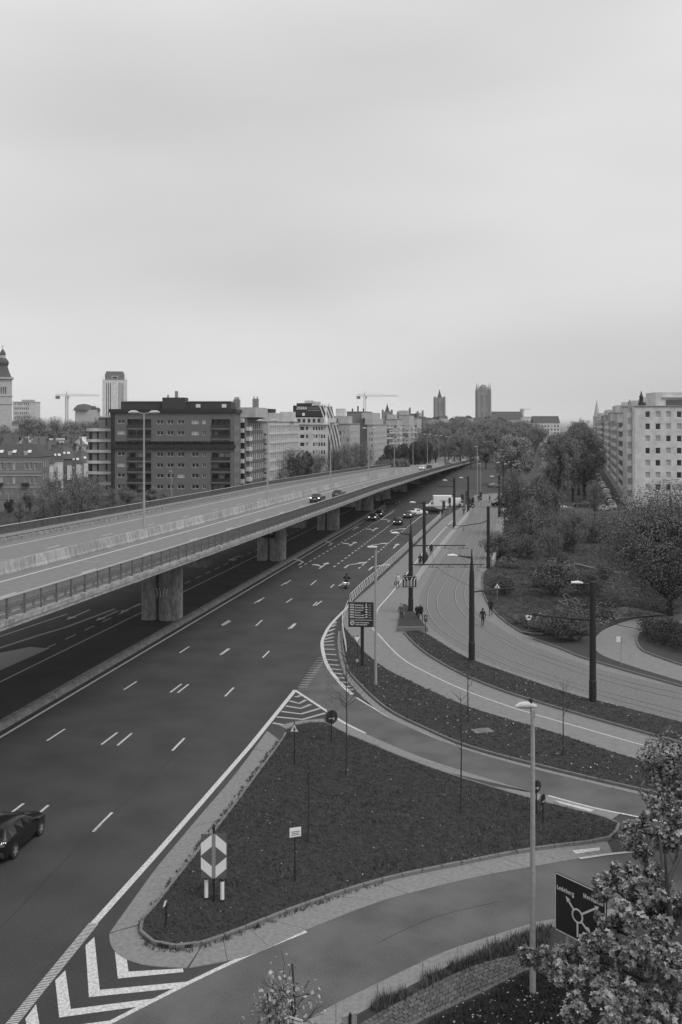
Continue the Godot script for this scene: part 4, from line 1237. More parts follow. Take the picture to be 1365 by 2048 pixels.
	for i in back.size():
		var r: Array = back[i]
		var w: float = 27.0 * r[1] / LENS
		var hh := rise(r[2] + 16, r[1])
		b = building("roofed_house", r[3], at(r[0], r[1]), 0.25 - 0.2 * (i % 3), w, hh, 9.0, cream if i != 2 else brick, grid(0.5, 1.5, 3, 1.0, 3.1, int(hh / 3.4), 0.8, 1.7), [], [], fr, 1)
		if i == 3:
			lump(b, "roof_terrace", Vector3(w / 2, hh + 0.3, -4.5), Vector3(w, 1.6, 8.0), white)
			lump(b, "roof_slab", Vector3(w / 2, hh + 1.95, -4.5), Vector3(w + 0.6, 0.3, 8.8), fr)
		else:
			rf = gable_roof(b, w, 9.0, hh + 0.25, hh + 3.0, r[4] if i != 1 else mat("roof_pale", 0.36, 0.7, "stain", 3.0), i % 2 == 0)
			chimney(b, Vector3(w * 0.8, hh + 1.0, -4.5), Vector3(0.7, 3.2, 1.0), brick, 2)
	# low wall and parapet across the water behind the viaduct
	b = thing("parapet_wall", "long weathered parapet wall with rail in front of the banded corner house", "wall", at(-60, 232))
	lump(b, "wall", Vector3(10, -0.2, 0), Vector3(24.0, 2.6, 0.6), mat("wall_old", 0.34, 0.9, "stain", 5.0))
	for k in 3: lump(b, "rail", Vector3(10, 3.0 + 0.35 * k, 0), Vector3(24.0, 0.08, 0.08), mats.galva)
	for k in 12: lump(b, "rail_post", Vector3(-1.6 + 2.1 * k, 2.3, 0), Vector3(0.12, 1.6, 0.12), mats.galva)

func park_row(white: Material, cream: Material, grey: Material, brick: Material, fr: Material, frd: Material, dark: Material) -> void:
	# end block facing the junction
	var d := 245.0
	var u := d / LENS
	var rects := []
	for j in 7:
		for x in [[22, 9.8], [42.3, 10.2], [63.5, 9.8], [85, 10]]:
			rects.append(Rect2(x[0] * u, rise(835 + 24.3 * j, d), x[1] * u, 12.6 * u))
	var h := rise(813, d)
	var al := 0.2253
	var b := building("apartment_block", "white end block with square windows in a plain gable", at(1269, d), 0.0, 16.0, h, 10.0, white, rects, [], [], fr, 0, 0.35)
	lump(b, "roof_floor", Vector3(12.0, h + 0.25, -5.0), Vector3(13.0, 3.2, 8.0), white)
	lump(b, "roof_band", Vector3(13.0, h + 2.2, -0.9), Vector3(12.0, 0.3, 0.6), fr)
	lump(b, "roof_glazing", Vector3(13.0, h + 0.3, -0.95), Vector3(10.0, 1.4, 0.3), frd)
	lump(b, "corner_pier", Vector3(-0.15, 0, -0.3), Vector3(0.6, h, 0.9), grey)
	for j in 8:
		lump(b, "balcony", Vector3(-0.5, 1.0 + 2.93 * j, -1.9), Vector3(0.9, 1.3, 2.4), fr)
		lump(b, "balcony_glass", Vector3(-0.35, 2.3 + 2.93 * j, -1.9), Vector3(0.6, 1.5, 2.3), mats.curtain)
	var names := ["apartment house with broad ribbon windows and white spandrels next to end block", "apartment house with dark recessed joint and tall blank pier", "pale apartment house with stacked square bays", "apartment house with penthouse and slender chimney", "grey apartment house with projecting balconies", "apartment house with set-back top floor below the spire", "white apartment house with narrow bays along the avenue", "apartment house with small roof sheds along the avenue", "far grey apartment house before the pointed gables", "last pale apartment house of the long row"]
	var hs := [21.4, 23.4, 20.2, 23.6, 21.0, 24.4, 21.6, 24.0, 22.0, 24.0]
	var lens := [26.0, 22.0, 26.0, 30.0, 34.0, 40.0, 50.0, 60.0, 80.0, 100.0]
	var d0 := 258.0
	for i in 10:
		var l: float = lens[i]
		var d1 := d0 + l * 0.975
		var x1 := 0.229 * d1 + 14.8
		var nb := int(l / 3.4) if i < 7 else int(l / 5.0)
		var st: float = l / nb
		var rr := grid(st * 0.15, st, nb, 1.2, 2.95, 7, st * 0.7, 1.6)
		b = building("apartment_house", names[i], Vector3(x1, 0, -d1), -PI / 2 - al, l - 0.15, hs[i], 12.0, [mat("row_buff", 0.34, 0.85, "soft", 18.0), white, mat("row_brown", 0.22, 0.85, "soft", 16.0), cream, grey, mat("row_buff", 0.34), white, mat("row_brown", 0.22), grey, cream][i], rr, [], [], fr if i % 3 else frd, 1, 0.15)
		for j in 7:
			if i % 2 == 0: lump(b, "spandrel", Vector3(l / 2, 2.95 * j, 0.1), Vector3(l - 0.6, 1.1, 0.24), white)
			else: lump(b, "bay", Vector3(l * (0.3 if j % 2 else 0.3), 0.4 + 2.95 * j, 0.25), Vector3(l * 0.28, 1.1, 0.5), fr)
		if i % 2: lump(b, "blank_pier", Vector3(l - 1.5, 0, 0.15), Vector3(2.6, hs[i] - 0.2, 0.3), white)
		lump(b, "penthouse", Vector3(l * 0.5, hs[i] + 0.25, -5.0), Vector3(l * 0.7, 2.6, 7.0), cream)
		lump(b, "roof_shed", Vector3(l * (0.2 + 0.06 * i), hs[i] + 2.8, -6.0), Vector3(3.0, 1.6, 3.0), grey if i % 2 else dark)
		chimney(b, Vector3(l * 0.85, hs[i] + 0.2, -7.0), Vector3(1.2, 4.2, 1.2), brick, 2)
		d0 = d1
	# small turret and slim spire over the row
	b = thing("church_spire", "slim pointed church spire over the apartment row", "church", at(1194, 900))
	var s := Shape.new()
	s.lathe(Vector3.ZERO, [[3.2, 0.0], [3.2, 27.0], [2.6, 27.0], [0.1, 41.5]], 8, 0.4, true)
	part(b, "spire", s, mat("stone", 0.5, 0.9, "soft", 12.0))
	b = thing("chimney_stack", "stout dark rooftop stack with cap behind the end block", "chimney", at(1283, 262, h + 0.2))
	s = Shape.new()
	s.lathe(Vector3.ZERO, [[0.9, 0.0], [0.75, 1.2], [0.5, 1.4], [0.5, 2.6], [0.62, 2.6], [0.3, 3.1], [0.04, 4.2]], 10)
	part(b, "stack", s, mats.black)
	for k in [[1162, 1000, 40.0], [1165, 1010, 37.0]]:
		b = thing("pointed_tower", "small pointed tower at the far end of the apartment row", "tower", at(k[0], k[1]), 0.0, "pointed towers at the end of the row")
		s = Shape.new()
		s.lathe(Vector3.ZERO, [[2.2, 0.0], [2.2, 24.0], [2.4, 24.0], [0.05, k[2] - 13.0]], 4, 0.78, true)
		part(b, "tower", s, mat("stone", 0.5))

func landmarks(white: Material, cream: Material, grey: Material, slate: Material, dark: Material, fr: Material) -> void:
	var stone := mat("stone", 0.5, 0.9, "soft", 12.0)
	var stone_far := mat("stone", 0.5)
	var copper := mat("roof_metal", 0.13, 0.7, "stain", 6.0)
	# baroque church tower
	var d := 560.0
	var u := d / LENS
	var Y := func(y: float) -> float: return rise(y, d)
	var b := thing("church_tower", "pale stone church tower with dark bulbous domed roof and cross", "church", at(6, d), 0.31)
	var s := Shape.new()
	var half := 17.5 * u
	var f := []
	for k in [-8, 0.3]:
		for x in [0.0, 4.2]: f.append(Rect2(half + (k + x) * u, Y.call(788), 2.2 * u, 14 * u))
	pierced(s, Vector3(-half, 0, half), Vector3.RIGHT, 2 * half, Y.call(758), f, 0.5)
	pierced(s, Vector3(half, 0, half), Vector3(0, 0, -1), 2 * half, Y.call(758), f, 0.5)
	s.quad(Vector3(-half, 0, half), Vector3(-half, 0, -half), Vector3(-half, Y.call(758), -half), Vector3(-half, Y.call(758), half), Vector3(-1, 0, 0))
	part(b, "shaft", s, stone)
	lump(b, "bell_chamber", Vector3(0, 0.5, 0), Vector3(2 * half - 4.0, Y.call(760), 2 * half - 4.0), stone)
	for y in [793, 809]: lump(b, "string_course", Vector3(0, Y.call(y), 0), Vector3(2 * half + 0.5, 0.5, 2 * half + 0.5), grey)
	lump(b, "cornice", Vector3(0, Y.call(758.5), 0), Vector3(2 * half + 1.8, 0.9, 2 * half + 1.8), stone)
	s = Shape.new()
	var q := 1.35
	s.lathe(Vector3.ZERO, [[18.6 * u * q, Y.call(756)], [15 * u * q, Y.call(749)], [12 * u * q, Y.call(741)], [9.5 * u * q, Y.call(732)]], 4, PI / 4, true)
	s.lathe(Vector3.ZERO, [[9.5 * u, Y.call(733)], [11 * u, Y.call(729)], [11.8 * u, Y.call(726)], [11 * u, Y.call(722)], [7 * u, Y.call(717)], [5.6 * u, Y.call(716)]], 12)
	part(b, "roof", s, copper)
	s = Shape.new()
	s.lathe(Vector3.ZERO, [[5.6 * u, Y.call(717)], [5.4 * u, Y.call(710)], [6.0 * u, Y.call(710)]], 8, 0.0, true)
	part(b, "lantern", s, stone)
	s = Shape.new()
	s.lathe(Vector3.ZERO, [[6.0 * u, Y.call(710)], [5.4 * u, Y.call(706)], [3.0 * u, Y.call(701)], [0.6 * u, Y.call(698)], [0.2 * u, Y.call(696)]], 12)
	part(b, "cupola", s, copper)
	s = Shape.new()
	s.rod(Vector3(0, Y.call(698), 0), Vector3(0, Y.call(690), 0), 0.14, 0.08, 6)
	s.box(Vector3(0, Y.call(693), 0), Vector3(1.1, 0.16, 0.16))
	part(b, "cross", s, dark)
	# nave below the tower
	b = building("church", "church nave with dark slate roof below the domed tower", at(-40, 575), 0.0, 62 * 575 / LENS, rise(850, 575), 14.0, stone, grid(2.0, 3.5, 4, 4.0, 9.0, 1, 1.2, 5.0), [], [], frame_of(fr), 0)
	gable_roof(b, 62 * 575 / LENS, 14.0, rise(850, 575), rise(832, 575), slate, false)
	# slab offices
	b = building("office_block", "white slab office block with rows of small windows behind the church", at(26, 720), 0.0, 45 * 720 / LENS, rise(804, 720), 12.0, white, grid(1.2, 1.35, 8, 20.5, 3.2, 5, 0.8, 1.7), [], [], fr, 0)
	lump(b, "roof_floor", Vector3(9.5, rise(804, 720) + 0.2, -5), Vector3(7.5, 1.5, 6.0), grey)
	# domed villa roofs
	b = thing("domed_hall", "glass-domed hall with pyramid roof beside the tall tower", "building", at(176, 800))
	lump(b, "wall", Vector3(0, 0, 0), Vector3(17.0, rise(820, 800), 12.0), stone)
	s = Shape.new()
	s.lathe(Vector3(-3.0, 0, 0), [[8.6, rise(821, 800)], [7.4, rise(816, 800)], [5.0, rise(810, 800)], [1.6, rise(808, 800)], [0.0, rise(807.8, 800)]], 8, 0.4, true)
	part(b, "roof", s, copper)
	for k in [[4.6, 2.6, 811.5], [8.0, 2.2, 815]]:
		s = Shape.new()
		s.lathe(Vector3(k[0], 0, 1.0), [[k[1], rise(823, 800)], [k[1], rise(k[2] + 4, 800)], [k[1] * 0.75, rise(k[2] + 1, 800)], [0.0, rise(k[2], 800)]], 12)
		part(b, "dome", s, copper)
	# tall library tower
	d = 867.0
	u = d / LENS
	b = thing("library_tower", "tall pale concrete tower with vertical slits and stepped crown", "tower", at(230, d), 0.22)
	half = 24 * u
	var ht := rise(762, d)
	s = Shape.new()
	f = []
	for x in [7.5, 11.3, 15.0, 31.5, 35.3, 39.0]: f.append(Rect2(x * u, 4.0, 1.5 * u, ht - 6.0))
	pierced(s, Vector3(-half, 0, half), Vector3.RIGHT, 2 * half, ht, f, 0.9)
	s.quad(Vector3(half, 0, half), Vector3(half, 0, -half), Vector3(half, ht, -half), Vector3(half, ht, half), Vector3(1, 0, 0))
	s.quad(Vector3(-half, 0, half), Vector3(-half, 0, -half), Vector3(-half, ht, -half), Vector3(-half, ht, half), Vector3(-1, 0, 0))
	part(b, "shaft", s, mat("tower_concrete", 0.68, 0.9, "soft", 12.0, 0.0, 4.0))
	for slit in f:
		var c: Vector2 = slit.get_center()
		part(b, "slit_window", pane_mesh(slit.size.x, slit.size.y), mats.glass, Transform3D(Basis(), Vector3(c.x - half, c.y, half - 0.6)))
	lump(b, "roof_slab", Vector3(0, ht, 0), Vector3(2 * half, 0.6, 2 * half), stone)
	lump(b, "crown", Vector3(0, ht + 0.5, 0), Vector3(38 * u, rise(749, d) - ht, 38 * u), mat("crown_glass", 0.28, 0.6, "stain", 5.0))
	lump(b, "crown_top", Vector3(0, rise(749, d) + 0.5, 0), Vector3(34 * u, 1.8, 34 * u), mat("crown_glass", 0.28))
	lump(b, "crown_window", Vector3(0, ht + 1.4, 19 * u), Vector3(12 * u, 2.6, 0.6), white)
	lump(b, "crown_glazing", Vector3(0, ht + 1.8, 19 * u + 0.2), Vector3(9 * u, 1.6, 0.6), dark)
	for k in [-1, 1]: lump(b, "corner_post", Vector3(k * 22.5 * u, ht + 0.5, half - 1.0), Vector3(0.3, 3.0, 0.3), grey)
	# gothic towers
	gothic(at(967, 1780), 1780.0, 12.0, 766, "tall square gothic cathedral tower with corner pinnacles", true)
	gothic(at(879.5, 1640), 1640.0, 9.3, 778, "gothic church tower with steep central spire", false)
	gothic(at(775, 900), 900.0, 9.0, 806, "squat stone tower with pointed roof beyond the apartment row", false)
	# cathedral nave and market hall
	b = building("cathedral_nave", "long cathedral nave roof reaching from the square tower", at(975, 1800), 0.0, 72 * 1800 / LENS, rise(840, 1800), 20.0, stone_far, [], [], [])
	gable_roof(b, 72 * 1800 / LENS, 20.0, rise(840, 1800), rise(823, 1800), slate)
	b = building("market_hall", "hall with a tall arched window above the wooded park", at(978, 1100), 0.0, 44 * 1100 / LENS, rise(846, 1100), 14.0, grey, [], [], [])
	gable_roof(b, 44 * 1100 / LENS, 14.0, rise(846, 1100), rise(834, 1100), slate, false)
	for i in 7:
		var hh := 5.5 * sqrt(1.0 - pow((i - 3) / 3.8, 2.0))
		lump(b, "arch_pane", Vector3(12.0 + 2.0 * (i - 3), 15.5, 0.2), Vector3(1.2, hh + 1.0, 0.3), fr)
	b = building("office_block", "white block with dark hipped roof at the end of the avenue", at(1068, 950), 0.0, 52 * 950 / LENS, rise(846, 950), 16.0, white, grid(1.0, 3.0, 8, 1.0, 3.2, 6, 1.6, 1.9), [], [], fr, 1)
	gable_roof(b, 52 * 950 / LENS, 16.0, rise(846, 950), rise(832, 950), slate)
	b = building("white_house", "white house with flat roof beside the dark hipped roof", at(1045, 980), 0.0, 22 * 980 / LENS, rise(834, 980), 10.0, white, grid(1.0, 3.0, 3, 12.0, 3.2, 4, 1.6, 1.7), [], [], fr, 1)
	for i in 9:
		var dd := 1150.0 + 60.0 * (i % 4)
		var x := 846.0 + 17.0 * i
		b = building("city_house", ["low city house with dark roof on the skyline by the spired tower", "city house with pale gable on the skyline by the spired tower", "city house with chimneys on the skyline below the cathedral"][i % 3], at(x, dd), 0.1 * (i % 3), 17 * dd / LENS, rise(841 - 2 * (i % 3), dd), 10.0, [cream, grey, stone][i % 3], grid(1.0, 2.6, 3, 12.0, 3.2, 3, 1.3, 1.6), [], [], fr, 0)
		b.set_meta("group", "city houses on the skyline")
		gable_roof(b, 17 * dd / LENS, 10.0, rise(841 - 2 * (i % 3), dd), rise(835 - 2 * (i % 3), dd), slate, i % 2 == 0)
	crane(at(134, 820), 820.0, 783, 111, 200, 792, "tower crane over the wooded ridge near the tall library tower")
	crane(at(730, 900), 900.0, 783, 713, 797, 792.5, "tower crane rising behind the brick gable")
	crane(at(1046, 1300), 1300.0, 817, 1040, 1062, 819, "short tower crane behind the cathedral nave")

func frame_of(m: Material) -> Material:
	return m

func gothic(where: Vector3, d: float, half_px: float, top_y: float, label: String, square: bool) -> void:
	var u := d / LENS
	var b := thing("gothic_tower", label, "tower", where)
	var half := half_px * u
	var stone := mat("stone_gothic", 0.26, 0.9, "soft", 14.0)
	var body := rise(top_y + (16.0 if square else 24.0) * half_px / 12.0, d)
	var s := Shape.new()
	var f := []
	for x in [0.35, 1.15]:
		f.append(Rect2(half * x + half * 0.1, body * 0.62, half * 0.28, body * 0.28))
		f.append(Rect2(half * x + half * 0.1, body * 0.36, half * 0.28, body * 0.16))
	pierced(s, Vector3(-half, 0, half), Vector3.RIGHT, 2 * half, body, f, 1.0)
	pierced(s, Vector3(half, 0, half), Vector3(0, 0, -1), 2 * half, body, f, 1.0)
	s.quad(Vector3(-half, 0, half), Vector3(-half, 0, -half), Vector3(-half, body, -half), Vector3(-half, body, half), Vector3(-1, 0, 0))
	part(b, "shaft", s, stone)
	lump(b, "inner_wall", Vector3.ZERO, Vector3(2 * half - 2.4, body + 0.2, 2 * half - 2.4), stone)
	for k in [[-1, -1], [-1, 1], [1, -1], [1, 1]]:
		s = Shape.new()
		var r := half * 0.2
		s.lathe(Vector3(k[0] * half, 0, k[1] * half), [[r, 0.0], [r, body + 2.0], [r * 0.7, body + 2.0], [0.05, rise(top_y, d) if square else body + half_px * 0.45 * u]], 6, 0.0, true)
		part(b, "pinnacle", s, stone)
	if square:
		s = Shape.new()
		s.lathe(Vector3.ZERO, [[half * 0.75, body], [half * 0.7, body + 9 * u * 0.9], [half * 0.45, body + 10 * u], [half * 0.4, body + 12 * u], [0.0, body + 13 * u]], 8, 0.39, true)
		part(b, "octagon", s, stone)
		for k in 4: lump(b, "parapet_merlon", Vector3(half * (-0.6 + 0.4 * k), body, half), Vector3(half * 0.2, 3.0, 0.8), stone)
	else:
		s = Shape.new()
		s.lathe(Vector3.ZERO, [[half * 0.95, body - 0.5], [half * 0.5, body + (rise(top_y, d) - body) * 0.12], [half * 0.2, body + (rise(top_y, d) - body) * 0.6], [0.05, rise(top_y, d)]], 8, 0.39, true)
		part(b, "spire", s, mat("slate", 0.11))

func crane(where: Vector3, d: float, top_y: float, x0: float, x1: float, jib_y: float, label: String) -> void:
	var u := d / LENS
	var b := thing("tower_crane", label, "crane", where)
	var m := mat("crane_paint", 0.42, 0.6)
	var jy := rise(jib_y, d)
	var cx := MX + where.x / u
	var s := Shape.new()
	for k in [[-1, -1], [-1, 1], [1, -1], [1, 1]]: s.rod(Vector3(k[0] * 0.9, 0, k[1] * 0.9), Vector3(k[0] * 0.9, jy, k[1] * 0.9), 0.2, 0.2, 4)
	var y := 0.0
	while y < jy - 2.0:
		for k in [-0.9, 0.9]:
			s.rod(Vector3(-0.9, y, k), Vector3(0.9, y + 2.0, k), 0.1, 0.1, 4, false)
			s.rod(Vector3(k, y, 0.9), Vector3(k, y + 2.0, -0.9), 0.1, 0.1, 4, false)
		y += 2.0
	part(b, "mast", s, m)
	s = Shape.new()
	s.rod(Vector3(0, jy, 0), Vector3(0, rise(top_y, d), 0), 0.5, 0.2, 4)
	part(b, "mast_head", s, m)
	s = Shape.new()
	var a := (x0 - cx) * u; var e := (x1 - cx) * u
	for k in [[0.0, 0.7], [0.0, -0.7], [1.4, 0.0]]: s.rod(Vector3(a, jy + k[0], k[1]), Vector3(e, jy + k[0] * 0.6, k[1]), 0.14, 0.12, 4)
	var x := a
	while x < e - 1.8:
		s.rod(Vector3(x, jy, 0.7), Vector3(x + 0.9, jy + 1.2, 0), 0.08, 0.08, 3, false); s.rod(Vector3(x + 0.9, jy + 1.2, 0), Vector3(x + 1.8, jy, -0.7), 0.08, 0.08, 3, false)
		x += 1.8
	part(b, "jib", s, m)
	s = Shape.new()
	s.rod(Vector3(0, rise(top_y, d), 0), Vector3(e * 0.6, jy + 1.0, 0), 0.06, 0.06, 3); s.rod(Vector3(0, rise(top_y, d), 0), Vector3(a * 0.85, jy + 1.0, 0), 0.06, 0.06, 3)
	part(b, "tie", s, m)
	lump(b, "counterweight", Vector3(a + 2.0, jy - 2.4, 0), Vector3(3.2, 2.6, 1.6), mat("weight", 0.2))
	lump(b, "cab", Vector3(1.2, jy - 2.2, 0.8), Vector3(1.6, 2.0, 1.6), m)

# ---------------------------------------------------------------- trees and plants
func leaf(s: Shape, p: Vector3, size: float, face: Vector3, spin: float) -> void:
	var x := face.cross(Vector3.UP if absf(face.y) < 0.9 else Vector3.RIGHT).normalized().rotated(face, spin)
	var y := face.cross(x)
	var a := p - x * size * 0.5; var b := p + y * size * 0.32; var c := p + x * size * 0.5 + face * size * 0.12; var d := p - y * size * 0.32
	s.tri(a, b, c); s.tri(a, c, d)
func maple_leaf(s: Shape, p: Vector3, size: float, face: Vector3, spin: float) -> void:
	var x := face.cross(Vector3.UP if absf(face.y) < 0.9 else Vector3.RIGHT).normalized().rotated(face, spin)
	var y := face.cross(x)
	var rim := [[0.5, 0.02], [0.27, 0.16], [0.33, 0.4], [0.04, 0.28], [-0.2, 0.38], [-0.27, 0.13], [-0.4, 0.0], [-0.26, -0.15], [-0.24, -0.36], [0.03, -0.26], [0.29, -0.43], [0.26, -0.18]]
	for i in rim.size():
		var q: Array = rim[i]; var r: Array = rim[(i + 1) % rim.size()]
		var droop := face * -0.18 * size
		s.tri(p, p + (x * q[0] + y * q[1] * 0.85) * size + droop * q[0] * q[0] * 3.0 + face * absf(q[1]) * size * 0.45, p + (x * r[0] + y * r[1] * 0.85) * size + droop * r[0] * r[0] * 3.0 + face * absf(r[1]) * size * 0.45)
func ball(r: RandomNumberGenerator) -> Vector3:
	while true:
		var p := Vector3(r.randf_range(-1, 1), r.randf_range(-1, 1), r.randf_range(-1, 1))
		if p.length_squared() <= 1.0 and p.length_squared() > 1e-4: return p
	return Vector3.UP
func limb(s: Shape, a: Vector3, b: Vector3, ra: float, rb: float, r: RandomNumberGenerator, sides := 6, wob := 0.12) -> Array:
	var pts := [a]; var rad := [ra]
	var l := a.distance_to(b)
	for k in 3:
		var t := (k + 1) / 4.0
		pts.append(a.lerp(b, t) + ball(r) * l * wob * 0.5 + Vector3(0, l * 0.06 * sin(t * PI), 0)); rad.append(lerpf(ra, rb, t))
	pts.append(b); rad.append(rb)
	s.tube(pts, rad, sides, false)
	return pts
func tree(called: String, label: String, o: Dictionary) -> Node3D:
	# o: h, r (crown radius), base (crown start), leaves, size, tone, vary, gaps, bare (twigs), blobs, trunk
	var r := RandomNumberGenerator.new()
	r.seed = o.get("seed", 1)
	var t := thing(called, label, o.get("category", "tree"))
	var h: float = o.h; var cr: float = o.r; var base: float = o.base
	var trunk: float = o.get("trunk", h * 0.022)
	var s := Shape.new()
	var blobs := []
	var mid := (base + h) * 0.5
	var vr := (h - base) * 0.5
	for i in int(o.get("blobs", 16)):
		var p := ball(r)
		p = p.normalized() * pow(p.length(), 0.6) * 0.72
		var q := Vector3(p.x * cr, mid + p.y * vr, p.z * cr)
		var sz := r.randf_range(0.26, 0.44)
		blobs.append([q, Vector3(cr * sz * 1.15, minf(vr, cr * 1.3) * sz, cr * sz * 1.15)])
	for q in o.get("centres", []): blobs.append([q[0], Vector3.ONE * q[1]])
	var fork := Vector3(r.randf_range(-.1, .1) * trunk, maxf(base * 0.8, h * 0.12), 0)
	s.tube([Vector3(0, -0.2, 0), Vector3(0, 0.4, 0), fork, Vector3(0.1, lerpf(base, h, 0.45), 0.1), Vector3(0, h * 0.93, 0)], [trunk * 1.4, trunk, trunk * 0.8, trunk * 0.45, 0.03], 8, false)
	for b in blobs:
		var from := Vector3(0, clampf(b[0].y - cr * r.randf_range(0.4, 0.9), fork.y * 0.8, h * 0.8), 0)
		var pts := limb(s, from, b[0], trunk * 0.35, trunk * 0.1, r, 5)
		for k in int(o.get("bare", 3)):
			var st: Vector3 = pts[2].lerp(b[0], r.randf())
			var en: Vector3 = b[0] + ball(r) * b[1] * 1.15
			if en.y > 0.6: limb(s, st, en, trunk * 0.08 + 0.006, 0.008, r, 3, 0.2)
	var tr := part(t, "trunk", s, mats.bark)
	s = Shape.new()
	var nz := FastNoiseLite.new()
	nz.seed = o.get("seed", 1); nz.frequency = 1.0 / (cr * 0.55)
	var n: int = o.leaves
	var gap: float = o.get("gaps", -0.05)
	var made := 0
	var tries := 0
	var tone: float = o.tone; var vary: float = o.get("vary", 0.35)
	var maple: bool = o.get("maple", false)
	if maple:
		var tw := Shape.new()
		var per := n / (blobs.size() * 9)
		for b in blobs:
			for k in 9:
				var dir := (ball(r) + Vector3(0, 0.25, 0)).normalized()
				var st: Vector3 = b[0] + ball(r) * b[1] * 0.35
				var en: Vector3 = st + dir * b[1] * r.randf_range(0.8, 1.25) + Vector3(0, -0.08, 0)
				limb(tw, st, en, 0.014, 0.004, r, 4, 0.2)
				for j in per:
					var f := sqrt(r.randf_range(0.05, 1.0))
					var p := st.lerp(en, f) + ball(r) * 0.16
					var g := tone * exp(r.randf_range(-0.75, 0.6))
					s.tone = Color(g, g, g)
					maple_leaf(s, p + Vector3(0, -0.04, 0), o.size * r.randf_range(0.45, 1.2), (dir * 0.35 + ball(r) * 0.75 + Vector3.UP * 0.55).normalized(), r.randf() * TAU)
		part(tr, "twigs", tw, mats.bark)
		made = n
	while made < n and tries < n * 4:
		tries += 1
		var b: Array = blobs[r.randi() % blobs.size()]
		var d := ball(r)
		var rad := pow(d.length(), 0.45)
		d = d.normalized()
		var p: Vector3 = b[0] + d * rad * b[1]
		if nz.get_noise_3dv(p) < gap or p.y < 0.3: continue
		var g := tone * (1.0 + vary * r.randf_range(-1, 1)) * (1.0 + 0.3 * nz.get_noise_3dv(p * 1.7))
		if r.randf() < o.get("pale", 0.0): g = tone * 2.4
		s.tone = Color(g, g, g)
		var face := (d * (0.25 if maple else 0.7) + ball(r) * 0.9 + Vector3.UP * 0.35).normalized()
		var sz: float = o.size * r.randf_range(0.6, 1.25)
		if maple: maple_leaf(s, p, sz, face, r.randf() * TAU)
		else: leaf(s, p, sz, face, r.randf() * TAU)
		made += 1
	part(t, "crown", s, leafy("leaves"))
	return t
func weeping(called: String, label: String, h: float, cr: float, strands: int, seed_: int) -> Node3D:
	var r := RandomNumberGenerator.new()
	r.seed = seed_
	var t := thing(called, label, "tree")
	var s := Shape.new()
	var lv := Shape.new()
	s.tube([Vector3(0, -0.2, 0), Vector3(0.1, 1.5, 0), Vector3(-0.2, h * 0.45, 0.1), Vector3(0, h * 0.7, 0)], [0.5, 0.38, 0.28, 0.12], 8, false)
	var heads := []
	for i in 22:
		var a := r.randf() * TAU
		var e := Vector3(cos(a) * cr * r.randf_range(0.2, 0.8), h * r.randf_range(0.7, 1.0), sin(a) * cr * r.randf_range(0.2, 0.8))
		limb(s, Vector3(0, h * r.randf_range(0.3, 0.65), 0), e, 0.12, 0.03, r, 5)
		heads.append(e)
	for i in strands:
		var q: Vector3 = heads[r.randi() % heads.size()] + ball(r) * 1.1
		var outw := Vector3(q.x, 0, q.z).normalized() * r.randf_range(0.2, 1.2) + ball(r) * 0.3
		var drop := r.randf_range(0.35, 0.85) * q.y
		var last := q
		for k in 12:
			var f := (k + 1) / 12.0
			var p := q + outw * sqrt(f) + Vector3(sin(k * 1.3 + i) * 0.05, -drop * f * f * 0.4 - drop * f * 0.6, 0)
			if p.y < 0.5: break
			if k % 3 == 2:
				s.tube([last, p], [0.012, 0.009], 3, false); last = p
			for m in 2:
				var g := 0.13 * r.randf_range(0.6, 1.5)
				lv.tone = Color(g, g, g)
				leaf(lv, p + ball(r) * 0.14, 0.3 * r.randf_range(0.7, 1.2), (ball(r) + Vector3(0, -0.3, 0)).normalized(), r.randf() * TAU)
	part(t, "trunk", s, mats.bark)
	part(t, "crown", lv, leafy("leaves"))
	return t
func sapling(label: String, where: Vector3, h: float, seed_: int, leafy_: bool) -> void:
	var r := RandomNumberGenerator.new()
	r.seed = seed_
	var t := thing("sapling", label, "tree", where, r.randf() * TAU, "young trees on the grass islands")
	var s := Shape.new()
	s.tube([Vector3(0, 0, 0), Vector3(0.03, h * 0.5, 0.02), Vector3(-0.02, h, 0)], [0.05, 0.035, 0.008], 6, false)
	var tips := []
	for i in 26 if leafy_ else 12:
		var y := h * r.randf_range(0.52, 0.95)
		var a := r.randf() * TAU
		var l := (h - y) * 0.35 + 0.35 + r.randf() * 0.3
		var e := Vector3(cos(a) * l, y + l * r.randf_range(0.5, 1.0), sin(a) * l)
		limb(s, Vector3(0, y, 0), e, 0.016, 0.004, r, 3, 0.25)
		tips.append(e)
	part(t, "trunk", s, mats.bark)
	s = Shape.new()
	for e in tips:
		for k in 26 if leafy_ else 3:
			s.tone = Color(0.09, 0.09, 0.09) * r.randf_range(0.6, 1.6)
			leaf(s, e * r.randf_range(0.8, 1.02) + ball(r) * 0.2, 0.07, ball(r).normalized(), r.randf() * TAU)
	part(t, "crown", s, leafy("leaves"))

